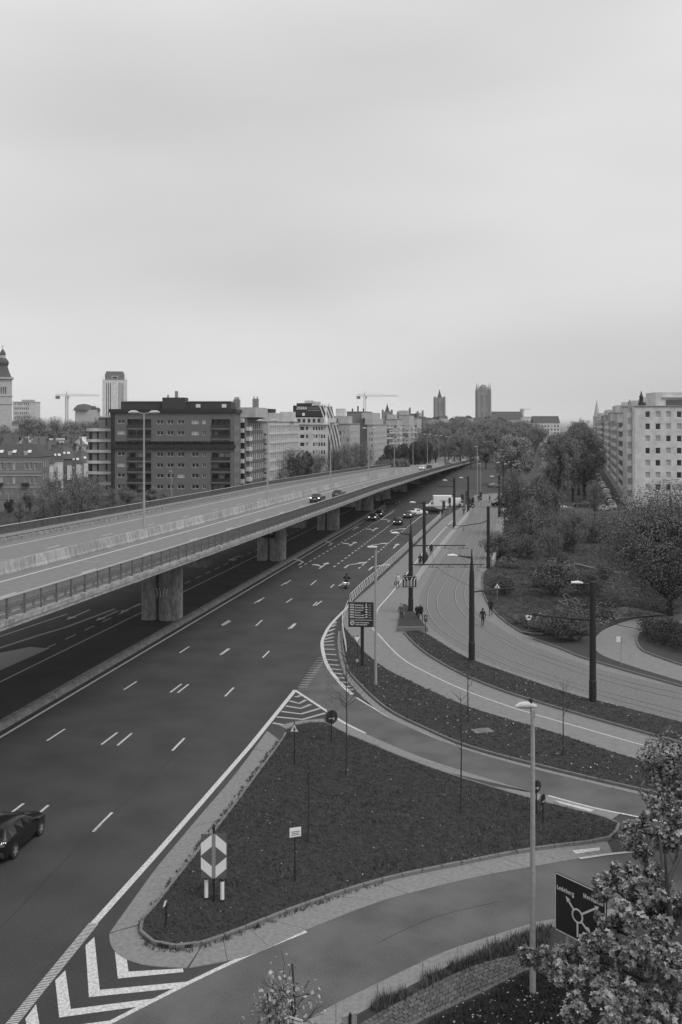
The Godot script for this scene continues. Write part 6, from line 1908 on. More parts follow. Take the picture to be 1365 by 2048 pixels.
func build_furniture() -> void:
	# tram masts
	var m := mast("black conical tram mast carrying the lane-arrow board and two long booms", spot(822, 1228), 10.0, true, 1.3, 8.5)
	boom(m, 7.2, 5.8, 0.02); boom(m, 5.2, 7.8, 0.02, 4)
	lane_board(m, Vector3(-0.15, 2.85, 0.32), 0.05, 1.5)
	m = mast("black tram mast standing among the walkers on the footpath", spot(849, 1131), 9.1, false, 1.3, 8.9)
	m = mast("black tram mast at the fence near the crossing", spot(909, 1059), 9.8, false, 1.4, 9.3)
	boom(m, 8.2, 7.0, PI * 0.98)
	m = mast("black conical tram mast with lamp on the grass beside the tram curve", spot(944, 1323), 9.5, true, 1.3, 8.9)
	boom(m, 5.85, 6.4, 0.5)
	m = mast("black flat-topped tram mast at the end of the parapet with a curved bracket", spot(977, 1137), 8.6, false, 0.0, 0.0)
	var o: Node3D
	var s := Shape.new()
	s.tube([Vector3(0, 6.7, 0), Vector3(-0.9, 6.3, 0), Vector3(-2.6, 6.05, 0), Vector3(-3.4, 5.9, 0), Vector3(-5.8, 5.95, 0)], [0.07, 0.06, 0.06, 0.05, 0.03], 6)
	var bk := part(m, "bracket", s, mats.pole_black)
	s = Shape.new()
	s.tube([Vector3(-3.4, 5.9, 0), Vector3(-4.6, 5.45, 0), Vector3(-5.8, 5.95, 0)], [0.03, 0.03, 0.03], 5)
	s.rod(Vector3(-3.4, 5.9, 0), Vector3(-3.4, 5.2, 0), 0.035, 0.035, 5)
	part(bk, "tie", s, mats.pole_black)
	m = mast("stout black tram mast with a pale lamp at the grass edge near the park path", spot(1186, 1406), 8.7, false, 0.8, 8.6)
	boom(m, 5.9, 5.0, 2.6, 2)
	for a in [[937, 1030, 8.5, "thin black mast by the crossing signals"], [1007, 985, 9.0, "thin black mast beside the round pale tree"], [999, 1034, 9.0, "thin black mast in front of the white hatchback"], [1022, 990, 9.0, "thin black mast behind the willow"], [1133, 975, 8.0, "slim dark lamp mast between the avenue trees"]]:
		mast(a[3], spot(a[0], a[1]), a[2], false, 1.2, a[2] - 0.3)
	# contact wires over the two tracks
	for t in [[[943, 1054], [914, 1107], [892, 1140], [869, 1181], [865, 1205], [873, 1233], [892, 1255], [943, 1290], [1010, 1321], [1063, 1341], [1204, 1386], [1365, 1428]], [[974, 1054], [948, 1122], [923, 1173], [920, 1193], [925, 1212], [942, 1233], [973, 1259], [1012, 1283], [1063, 1306], [1178, 1346], [1267, 1371], [1365, 1393]]]:
		o = thing("contact_wire", "thin contact wire hanging above the %s tram track" % ("outer" if t[0][0] == 974 else "inner"), "wire")
		var wl := curve(spots(t), 3).map(func(p): return p + Vector3(0, 5.3, 0))
		s = Shape.new()
		s.tube(wl, wl.map(func(_p): return 0.02), 4)
		part(o, "wire", s, mats.black)
	# silver lamps
	lamp_single("silver street lamp with flat square head behind the parking board", spot(752, 1372), 10.6, 0.75, true)
	lamp_single("silver street lamp with black sensor on its head at the sett path", spot(1066, 1992), 10.1, 0.62, false)
	lamp_single("tall silver lamp at the crossing signals", spot(955, 1012), 14.5, 0.9, true)
	lamp_single("tall slim silver lamp just beyond the crossing signals", spot(962, 1000), 9.5, 0.9, true)
	lamp_single("thin silver lamp in front of the dark brick block", spot(344, 1012), 8.5, 0.8, true)
	# railings
	fence("pale railing with slanted braces between street and footpath", curve(spots([[700, 1208], [729, 1178], [751, 1159], [818, 1097], [884, 1034]]), 4), 1.05)
	fence("pale railing with slanted braces between footpath and tramway", curve(spots([[826, 1178], [850, 1143], [874, 1111], [907, 1069], [941, 1028]]), 4), 1.05)
	o = thing("bent_rail", "low bent tube rail along the nose of the grass strip", "railing")
	for up in [0.35, 0.8]:
		s = Shape.new()
		var l := []
		for p in curve(spots([[697, 1215], [688, 1238], [685, 1252], [688, 1280], [693, 1306]]), 4): l.append(p + Vector3(0, up, 0))
		l[-1].y = 0.1
		var rr := []
		for p in l: rr.append(0.035)
		s.tube(l, rr, 6)
		part(o, "tube", s, mats.dull_white)
	for p in spots([[694, 1222], [685, 1252], [690, 1288]]):
		s = Shape.new()
		s.rod(p, p + Vector3(0, 0.8, 0), 0.035, 0.035, 6)
		part(o, "post", s, mats.dull_white)
	# parapet beside the tramway
	o = thing("parapet", "pale concrete parapet with crossed openings beside the tramway", "wall")
	var pp := even(spots([[986, 1135], [1000, 1088], [1008, 1060]]), 3.0)
	for i in pp.size() - 1:
		var a: Vector3 = pp[i]; var b: Vector3 = pp[i + 1]
		s = Shape.new()
		s.bar([a, b], [[-0.16, 0.0], [-0.16, 0.3], [0.16, 0.3], [0.16, 0.0]])
		s.bar([a, b], [[-0.2, 0.95], [-0.2, 1.12], [0.2, 1.12], [0.2, 0.95], [-0.2, 0.95]])
		s.rod(a + Vector3(0, 0.3, 0), b + Vector3(0, 0.95, 0), 0.07, 0.07, 4); s.rod(a + Vector3(0, 0.95, 0), b + Vector3(0, 0.3, 0), 0.07, 0.07, 4)
		s.box(a + Vector3(0, 0.55, 0), Vector3(0.34, 1.1, 0.34))
		part(o, "parapet_bay", s, mats.concrete)
	# bridge carrying the cross street over the park hollow
	o = thing("road_bridge", "low concrete road bridge with pale parapets behind the park bushes", "bridge")
	for e in [[207.0, 1075.0, 1250.0], [222.0, 1070.0, 1245.0]]:
		var a := at(e[1], e[0] + 4.0); var b := at(e[2], e[0] - 4.0)
		s = Shape.new()
		s.bar([a, b], [[-0.2, 0.0], [-0.2, 0.75], [0.2, 0.75], [0.2, 0.0]])
		s.bar([a, b], [[-0.1, 0.95], [-0.1, 1.1], [0.1, 1.1], [0.1, 0.95], [-0.1, 0.95]])
		part(o, "parapet", s, mats.kerb)
		for k in 11:
			var p := a.lerp(b, k / 10.0)
			s = Shape.new()
			s.box(p + Vector3(0, 0.6, 0), Vector3(0.3, 1.2, 0.5))
			part(o, "parapet_post", s, mats.kerb)
	build_signs()

func build_signs() -> void:
	var white: Material = mats.white
	var black: Material = mats.black
	var back := mat("sign_back", 0.05, 0.5, "stain", 1.0)
	# diamond nose board
	var o := thing("nose_board", "large split-arrow board with dark diamond at the tip of the grass triangle", "road sign", spot(428, 1803, 0.12))
	post(o, 3.1, 0.05, "pole_black", Vector3(0, 0, -0.05))
	var grey := mat("board_grey", 0.11, 0.5)
	plate(o, "board", Vector3(0, 0.98, 0), rect(1.06, 1.84), grey, 0.03)
	for k in [-1.0, 1.0]:
		plate(o, "chevron", Vector3(0, 0.98, 0.032), [[k * 0.08, 1.82], [k * 0.53, 1.45], [k * 0.53, 0.95], [k * 0.08, 1.32]], white, 0.01)
		plate(o, "chevron", Vector3(0, 0.98, 0.032), [[k * 0.08, 0.02], [k * 0.53, 0.4], [k * 0.53, 0.88], [k * 0.08, 0.5]], white, 0.01)
	plate(o, "centre_strip", Vector3(0, 0.98, 0.032), rect(0.16, 1.84), mat("strip_grey", 0.24, 0.5), 0.012)
	for a in [[413, 1799], [445, 1803]]:
		o = thing("marker_post", "white reflective marker post below the split-arrow board", "post", spot(a[0], a[1], 0.12), 0.0, "marker posts below the split-arrow board")
		var s := Shape.new()
		s.lathe(Vector3.ZERO, [[0.085, 0.1], [0.085, 0.86], [0.0, 0.86]], 14)
		part(o, "sleeve", s, white)
		s = Shape.new()
		s.lathe(Vector3.ZERO, [[0.1, 0.0], [0.095, 0.1], [0.0, 0.1]], 12)
		part(o, "foot", s, black)
		s = Shape.new()
		s.lathe(Vector3.ZERO, [[0.09, 0.86], [0.09, 0.95], [0.06, 0.99], [0.0, 0.99]], 12)
		part(o, "cap", s, black)
	o = thing("guide_post", "short dark post with small pale reflector on the grass triangle tip", "post", spot(333, 1853, 0.12))
	post(o, 0.95, 0.035, "pole_black")
	plate(o, "reflector", Vector3(-0.03, 0.78, 0.04), [[-0.09, 0], [0.0, 0.06], [0.06, 0.3], [-0.03, 0.24]], white, 0.02)
	# warning triangle and back of a round sign at the nose
	o = thing("warning_sign", "triangular warning sign with black arrow on a tall dark post", "road sign", spot(589, 1531, 0.12), -0.1)
	post(o, 2.55, 0.035, "pole_black", Vector3(0, 0, -0.04))
	plate(o, "plate", Vector3(0, 1.95, 0), [[-0.3, 0], [0.3, 0], [0, 0.55]], mat("sign_rim", 0.12, 0.5), 0.02)
	plate(o, "face", Vector3(0, 1.985, 0.021), [[-0.22, 0], [0.22, 0], [0, 0.41]], white, 0.008)
	plate(o, "arrow_mark", Vector3(0, 2.0, 0.03), [[-0.04, 0], [0.04, 0], [0.04, 0.1], [0.12, 0.1], [0.12, 0.15], [0.04, 0.15], [0.04, 0.2], [0, 0.29], [-0.04, 0.2]], black, 0.008)
	for a in [[663, 1483, 1.35, 0.47, 0.5, "dark back of a round sign at the slip road nose"], [1072, 1628, 1.25, 0.36, 0.55, "dark back of the higher round sign at the far grass tip"], [1085, 1646, 1.0, 0.34, 0.95, "lower round sign turned edgeways at the far grass tip"]]:
		o = thing("round_sign", a[5], "road sign", spot(a[0], a[1], 0.12), a[4])
		var r: float = a[3]
		post(o, a[2] + r * 1.2, 0.035, "pole_black", Vector3(0, 0, 0.04))
		disc(o, "plate", Vector3(0, a[2] + r * 0.4, 0), r, back, 0.03)
		disc(o, "rim", Vector3(0, a[2] + r * 0.4, 0.02), r, mat("rim_edge", 0.16, 0.5), 0.02, Basis(), r * 0.9)
		plate(o, "bracket", Vector3(0, a[2] + r * 0.2, 0.06), rect(r * 0.9, 0.05), mats.galva, 0.02)
		plate(o, "sticker", Vector3(r * 0.35, a[2] - r * 0.05, 0.018), rect(0.07, 0.08), white, 0.004)
	# white notice
	o = thing("notice_board", "small white notice with dark lines of print on a thin post in the grass triangle", "sign", spot(591, 1763, 0.12), 0.35)
	post(o, 2.1, 0.03, "pole_black", Vector3(0, 0, -0.04))
	plate(o, "board", Vector3(0, 1.95, 0), rect(0.52, 0.4), white, 0.02)
	for k in 3: plate(o, "print_line", Vector3(0, 2.02 + 0.07 * k, 0.021), rect(0.4 - 0.1 * (k % 2), 0.028), black, 0.004)
	# parking guidance board
	o = thing("parking_board", "big black parking guidance board with white lettering on a dark post", "sign", spot(725, 1331, 0.12), -0.06)
	post(o, 3.4, 0.14, "pole_black", Vector3(0, 0, -0.12))
	var b := Shape.new()
	b.box(Vector3(-0.1, 4.2, 0), Vector3(2.08, 2.05, 0.16), Basis(), 0.03)
	part(o, "panel", b, black)
	var rows := ["Zuid Dorp.", "St-Pietersplein", "Savaanstr.", "Kouter", "Ramen wal", "Sint-Michiels"]
	for i in 6:
		var y := 4.98 - 0.205 * i
		plate(o, "zone_strip", Vector3(-0.84, y - 0.02, 0.082), rect(0.36, 0.12), mat("strip_dim", 0.3 if i % 3 else 0.45, 0.6), 0.006)
		words(o, rows[i], 0.11, 0.78, Transform3D(Basis(), Vector3(-0.6, y, 0.085)), white)
		var up := i == 0
		plate(o, "arrow_mark", Vector3(0.33, y, 0.082), [[-0.08, 0.05], [0.0, 0.13], [0.0, 0.085], [0.1, 0.085], [0.1, 0.015], [0.0, 0.015], [0.0, -0.03]] if not up else [[-0.04, -0.04], [0.04, -0.04], [0.04, 0.08], [0, 0.14], [-0.04, 0.08]], white, 0.006)
		words(o, ["123", "274", "212", "107", "364", "178"][i], 0.11, 0.3, Transform3D(Basis(), Vector3(0.5, y, 0.085)), mats.worn_paint, "count")
	plate(o, "rule", Vector3(-0.1, 3.74, 0.082), rect(1.86, 0.03), white, 0.006)
	disc(o, "emblem", Vector3(-0.82, 3.5, 0.085), 0.17, white, 0.01, Basis(), 0.12)
	plate(o, "emblem_mark", Vector3(-0.82, 3.46, 0.082), [[-0.1, 0.1], [-0.03, 0.0], [0.1, 0.08], [0.02, 0.06], [-0.04, 0.08]], white, 0.008)
	words(o, "Stad in beweging", 0.1, 1.3, Transform3D(Basis(), Vector3(-0.55, 3.55, 0.085)), white)
	words(o, "www.stad.gent", 0.1, 1.0, Transform3D(Basis(), Vector3(-0.55, 3.38, 0.085)), white)
	# yield sign with a small disc below
	o = thing("yield_sign", "inverted white triangle sign with a small pale disc on its post", "road sign", spot(715, 1346, 0.12), -0.05)
	post(o, 3.0, 0.03, "pole_black", Vector3(0, 0, -0.04))
	plate(o, "plate", Vector3(0, 2.35, 0), [[0, 0], [0.36, 0.6], [-0.36, 0.6]], mat("sign_rim", 0.12), 0.02)
	plate(o, "face", Vector3(0, 2.46, 0.021), [[0, 0], [0.26, 0.44], [-0.26, 0.44]], white, 0.006)
	disc(o, "small_disc", Vector3(0, 1.0, 0), 0.13, mats.worn_paint, 0.03)
	# post box on the footpath
	o = thing("ticket_post", "dark slim ticket box on a thin post beside the raised verge", "machine", spot(852, 1270))
	post(o, 1.3, 0.035, "pole_black")
	b = Shape.new()
	b.box(Vector3(0, 1.6, 0), Vector3(0.3, 0.66, 0.22), Basis(), 0.03)
	part(o, "housing", b, mat("box_grey", 0.06, 0.5))
	plate(o, "label", Vector3(0, 1.6, 0.11), rect(0.16, 0.16), mats.curtain, 0.006)
	# park signs
	o = thing("warning_sign", "small triangular crossing sign on the park slope", "road sign", spot(995, 1202, 0.12))
	post(o, 1.7, 0.03, "galva", Vector3(0, 0, -0.04))
	plate(o, "plate", Vector3(0, 1.4, 0), [[-0.4, 0], [0.4, 0], [0, 0.68]], mat("sign_rim", 0.12), 0.02)
	plate(o, "face", Vector3(0, 1.45, 0.021), [[-0.3, 0], [0.3, 0], [0, 0.5]], white, 0.008)
	plate(o, "pictogram", Vector3(0, 1.5, 0.03), [[-0.07, 0], [0.07, 0], [0.05, 0.22], [-0.05, 0.22]], black, 0.008)
	o = thing("disc_sign", "small white disc sign with dark mark by the park bushes", "road sign", spot(1058, 1258, 0.12))
	post(o, 1.0, 0.03, "galva", Vector3(0, 0, -0.04))
	disc(o, "plate", Vector3(0, 1.15, 0), 0.3, white, 0.03)
	plate(o, "pictogram", Vector3(0, 1.05, 0.016), [[-0.05, 0], [0.05, 0], [0.07, 0.12], [0, 0.2], [-0.07, 0.12]], black, 0.006)
	o = thing("path_sign", "small two-panel white sign on a post beside the park path", "sign", spot(1243, 1329, 0.12), -0.2)
	post(o, 2.4, 0.03, "galva", Vector3(0, 0, -0.04))
	plate(o, "panel", Vector3(-0.22, 1.85, 0), rect(0.34, 0.45), white, 0.02)
	plate(o, "panel", Vector3(0.2, 1.8, 0), rect(0.34, 0.42), mats.worn_paint, 0.02)
	o = thing("park_bin", "dark litter bin post beside the disc sign", "bin", spot(1071, 1242, 0.12))
	b = Shape.new()
	b.lathe(Vector3.ZERO, [[0.16, 0.0], [0.2, 0.75], [0.0, 0.78]], 12)
	part(o, "bin", b, mats.pole_black)
	b = Shape.new()
	b.lathe(Vector3.ZERO, [[0.22, 0.74], [0.22, 0.82], [0.14, 0.9], [0.0, 0.92]], 12)
	part(o, "lid", b, mats.black)
	# manhole on the strip and fallen branches
	o = thing("manhole_cover", "pale square concrete manhole on the grass strip", "manhole", spot(965, 1462, 0.13), 0.3)
	b = Shape.new()
	b.box(Vector3(0, 0.02, 0), Vector3(1.3, 0.06, 0.9), Basis(), 0.015)
	part(o, "slab", b, mats.kerb)
	b = Shape.new()
	b.lathe(Vector3(0, 0.05, 0), [[0.34, 0.0], [0.34, 0.015], [0.0, 0.015]], 18)
	part(o, "cover", b, mats.rail_paint)
	o = thing("cut_branches", "pale cut branches lying on the park bank", "branches", spot(1125, 1212, 0.12))
	for k in [[-1.2, 0.9, 0.2, 0.5, 0.3], [0.2, 1.4, 1.4, 0.6, -0.2], [0.1, 1.3, 0.5, 0.2, 0.4], [1.5, 0.8, 2.0, 0.1, 0.3], [-0.4, 0.5, 1.8, 0.7, 0.0]]:
		b = Shape.new()
		b.tube([Vector3(k[0], k[1], 0), Vector3((k[0] + k[2]) / 2, (k[1] + k[3]) / 2 + 0.08, k[4]), Vector3(k[2], k[3] * 0.3, k[4] * 2)], [0.035, 0.03, 0.02], 6)
		part(o, "branch", b, mats.curtain)
	# big direction sign
	var lft := at(1110, 36.0); var rgt := at(1213, 34.2)
	var ax := rgt - lft
	var w := ax.length()
	ax = ax.normalized()
	o = thing("direction_sign", "large dark roundabout direction sign with place names behind plane leaves", "road sign", lft, atan2(-ax.z, ax.x))
	var h := 2.05
	var zb := 2.08
	plate(o, "board", Vector3(0, zb, -0.04), [[0.06, 0], [w - 0.06, 0], [w, 0.06], [w, h - 0.06], [w - 0.06, h], [0.06, h], [0, h - 0.06], [0, 0.06]], mat("sign_dark", 0.018, 0.45), 0.04)
	var rim := Shape.new()
	for e in [[w / 2, 0.035, w - 0.12, 0.03], [w / 2, h - 0.035, w - 0.12, 0.03], [0.035, h / 2, 0.03, h - 0.12], [w - 0.035, h / 2, 0.03, h - 0.12]]: rim.box(Vector3(e[0], zb + e[1], 0.006), Vector3(e[2], e[3], 0.012))
	part(o, "border", rim, white)
	for x in [0.45, w - 0.45]: post(o, zb + h * 0.9, 0.05, "galva", Vector3(x, 0, -0.12))
	var U := func(u: float, v: float) -> Vector3: return Vector3(u * w, zb + h * (1.0 - v), 0.006)
	words(o, "Ledeberg", 0.155, 0.34 * w, Transform3D(Basis(), U.call(0.05, 0.245)), white)
	words(o, "Merelbeke", 0.155, 0.38 * w, Transform3D(Basis(), U.call(0.57, 0.18)), white)
	var c: Vector3 = U.call(0.455, 0.575)
	disc(o, "roundabout_mark", c, 0.25, white, 0.012, Basis(), 0.19)
	var arm := func(a: Vector3, e: Vector3, head: bool) -> void:
		var d := (e - a).normalized()
		var n := Vector3(-d.y, d.x, 0)
		var t := 0.035
		var sh := Shape.new()
		var pts := []
		if head: pts = [a + n * t, a - n * t, e - d * 0.16 - n * t, e - d * 0.2 - n * 0.1, e, e - d * 0.2 + n * 0.1, e - d * 0.16 + n * t]
		else: pts = [a + n * t, a - n * t, e - n * t, e + n * t]
		sh.panel(Vector3(0, 0, 0.006), Vector3.RIGHT, Vector3.UP, pts.map(func(p): return [p.x, p.y]), 0.008)
		part(o, "arm_mark", sh, white)
	var ends := [[U.call(0.226, 0.33), true], [U.call(0.46, 0.93), false], [U.call(0.87, 0.25), true], [U.call(0.62, 0.71), false]]
	for e in ends:
		var d: Vector3 = (e[0] - c).normalized()
		arm.call(c + d * 0.2, e[0], e[1])
	disc(o, "ring_badge", U.call(0.65, 0.73), 0.1, white, 0.012)
	words(o, "R4", 0.1, 0.14, Transform3D(Basis(), U.call(0.61, 0.755) + Vector3(0, 0, 0.01)), black)
	plate(o, "name_plate", U.call(0.72, 0.975), rect(0.46 * w, 0.24), white, 0.01)
	words(o, "Zuiderpoort", 0.15, 0.43 * w, Transform3D(Basis(), U.call(0.505, 0.945) + Vector3(0, 0, 0.012)), black)
	# signs at the foot of the window
	o = thing("zone_sign", "white zone sign behind the young tree", "road sign", at(591, 30.2, 0.06), -0.45)
	post(o, 2.3, 0.035, "galva", Vector3(0, 0, -0.05))
	plate(o, "board", Vector3(0, 1.42, 0), rect(0.52, 0.86), white, 0.02)
	plate(o, "border", Vector3(0, 2.2, 0.021), rect(0.48, 0.02), black, 0.004)
	words(o, "ZONE", 0.15, 0.4, Transform3D(Basis(), Vector3(-0.2, 2.02, 0.024)), black)
	plate(o, "panel_mark", Vector3(0, 1.5, 0.021), rect(0.34, 0.42), mat("zone_dark", 0.07), 0.006)
	o = thing("sign_back", "grey back of a small sign beside the sett path", "road sign", at(699, 30.6, 0.06), 0.5)
	post(o, 2.2, 0.045, "pole_black", Vector3(0, 0, 0.06))
	plate(o, "plate", Vector3(0, 1.5, 0), rect(0.5, 0.66), mat("sign_alu", 0.42, 0.5, "stain", 1.0), 0.02)
	plate(o, "top_rail", Vector3(0, 2.12, 0.021), rect(0.5, 0.05), mats.galva, 0.02)
	# traffic lights at the crossing
	var tl := thing("traffic_light", "black traffic light on a pale post at the crossing", "traffic light", Vector3.ZERO, 0.0, "traffic lights at the crossing")
	post(tl, 3.4, 0.06)
	var hb := Shape.new()
	hb.box(Vector3(0, 2.95, 0.1), Vector3(0.34, 1.0, 0.26), Basis(), 0.04)
	part(tl, "housing", hb, black)
	plate(tl, "backboard", Vector3(0, 2.3, -0.05), rect(0.62, 1.3), black, 0.02)
	for k in 3: disc(tl, "lens", Vector3(0, 2.62 + 0.32 * k, 0.24), 0.11, mat("lens", 0.1, 0.2), 0.03)
	disc(tl, "round_plate", Vector3(0, 1.9, 0.07), 0.3, back, 0.02)
	var spots_tl := [[888, 1036], [941, 1030], [947, 1027], [925, 1020], [962, 1014], [900, 1028], [934, 1012]]
	for i in spots_tl.size():
		var p := spot(spots_tl[i][0], spots_tl[i][1])
		if i == 0: tl.position = p
		else: copy(tl, "traffic_light", p, 0.4 * (i % 3 - 1))
	for a in [[928, 1034, "round no-entry plate on a short post at the crossing"], [946, 1029, "round plate on a tall post at the end of the tramway railing"]]:
		o = thing("round_sign", a[2], "road sign", spot(a[0], a[1]))
		post(o, 2.2, 0.04)
		disc(o, "plate", Vector3(0, 1.9, 0.05), 0.45, black, 0.03)
		plate(o, "bar", Vector3(0, 1.84, 0.067), rect(0.6, 0.13), white, 0.006)
	# low hoop fence in the park
	o = thing("path_railing", "thin metal railing along the park bank path", "railing")
	var fl := even(spots([[1140, 1178], [1180, 1176], [1230, 1183]]), 1.5)
	for p in fl:
		b = Shape.new()
		b.rod(p, p + Vector3(0, 1.0, 0), 0.03, 0.03, 5)
		part(o, "post", b, mats.galva)
	for up in [0.5, 1.0]:
		b = Shape.new()
		b.tube(fl.map(func(p): return p + Vector3(0, up, 0)), fl.map(func(_p): return 0.025), 5)
		part(o, "rail", b, mats.galva)

# ---------------------------------------------------------------- vehicles
func paint(called: String, grey: float) -> StandardMaterial3D:
	var m := mat("paint_" + called, grey, 0.25)
	m.metallic_specular = 0.35
	m.clearcoat_enabled = true
	m.clearcoat = 0.35; m.clearcoat_roughness = 0.08
	return m
const CARS := {
	suv = [[-2.22, 0.70, 0.60, 0.60, 0.80], [-2.1, 0.92, 0.80, 0.70, 0.9], [-1.75, 1.02, 0.90, 0.76, 1.0], [-1.0, 1.10, 0.98, 0.79, 1.0], [-0.85, 1.13, 1.0, 0.79, 1.0], [-0.15, 1.56, 1.02, 0.65, 1.0], [0.4, 1.63, 1.03, 0.65, 1.0], [1.1, 1.60, 1.05, 0.64, 1.0], [1.72, 1.52, 1.08, 0.61, 0.99], [2.02, 1.18, 1.04, 0.72, 0.97], [2.15, 1.05, 0.95, 0.75, 0.95], [2.2, 0.6, 0.55, 0.72, 0.9]],
	hatch = [[-1.98, 0.66, 0.56, 0.56, 0.80], [-1.88, 0.84, 0.74, 0.66, 0.9], [-1.5, 0.95, 0.84, 0.72, 1.0], [-0.95, 1.0, 0.88, 0.75, 1.0], [-0.85, 1.02, 0.9, 0.75, 1.0], [-0.1, 1.40, 0.92, 0.61, 1.0], [0.4, 1.46, 0.93, 0.61, 1.0], [1.0, 1.44, 0.95, 0.6, 1.0], [1.5, 1.36, 0.98, 0.57, 0.99], [1.85, 1.02, 0.92, 0.68, 0.97], [1.94, 0.92, 0.84, 0.7, 0.95], [1.98, 0.55, 0.5, 0.68, 0.9]],
	sedan = [[-2.3, 0.66, 0.56, 0.58, 0.80], [-2.15, 0.82, 0.72, 0.68, 0.92], [-1.6, 0.92, 0.82, 0.74, 1.0], [-0.95, 0.97, 0.87, 0.77, 1.0], [-0.85, 0.99, 0.89, 0.77, 1.0], [-0.1, 1.36, 0.9, 0.6, 1.0], [0.4, 1.42, 0.91, 0.6, 1.0], [0.95, 1.38, 0.93, 0.58, 1.0], [1.55, 1.04, 0.94, 0.7, 1.0], [1.7, 1.02, 0.94, 0.74, 0.99], [2.2, 0.97, 0.88, 0.72, 0.95], [2.28, 0.55, 0.5, 0.68, 0.9]],
	van = [[-2.6, 0.8, 0.7, 0.7, 0.86], [-2.45, 1.1, 0.95, 0.8, 0.95], [-2.0, 1.22, 1.05, 0.86, 1.0], [-1.85, 1.28, 1.1, 0.86, 1.0], [-1.2, 1.98, 1.15, 0.78, 1.0], [-0.9, 2.05, 1.15, 0.78, 1.0], [0.0, 2.08, 1.15, 0.79, 1.0], [1.2, 2.08, 1.15, 0.79, 1.0], [2.4, 2.05, 1.15, 0.79, 1.0], [2.5, 1.2, 1.1, 0.86, 0.99], [2.52, 0.6, 0.55, 0.86, 0.97]]}
func section(st: Array, w: float) -> Array:
	var f: float = st[4]
	return [Vector3(0, 0.24, st[0]), Vector3(w * 0.9 * f, 0.24, st[0]), Vector3(w * f, 0.46, st[0]), Vector3(w * 0.985 * f, st[2], st[0]), Vector3(st[3] * f + 0.04, st[1] - 0.07, st[0]), Vector3(st[3] * 0.82 * f, st[1], st[0]), Vector3(0, st[1] + 0.025, st[0])]
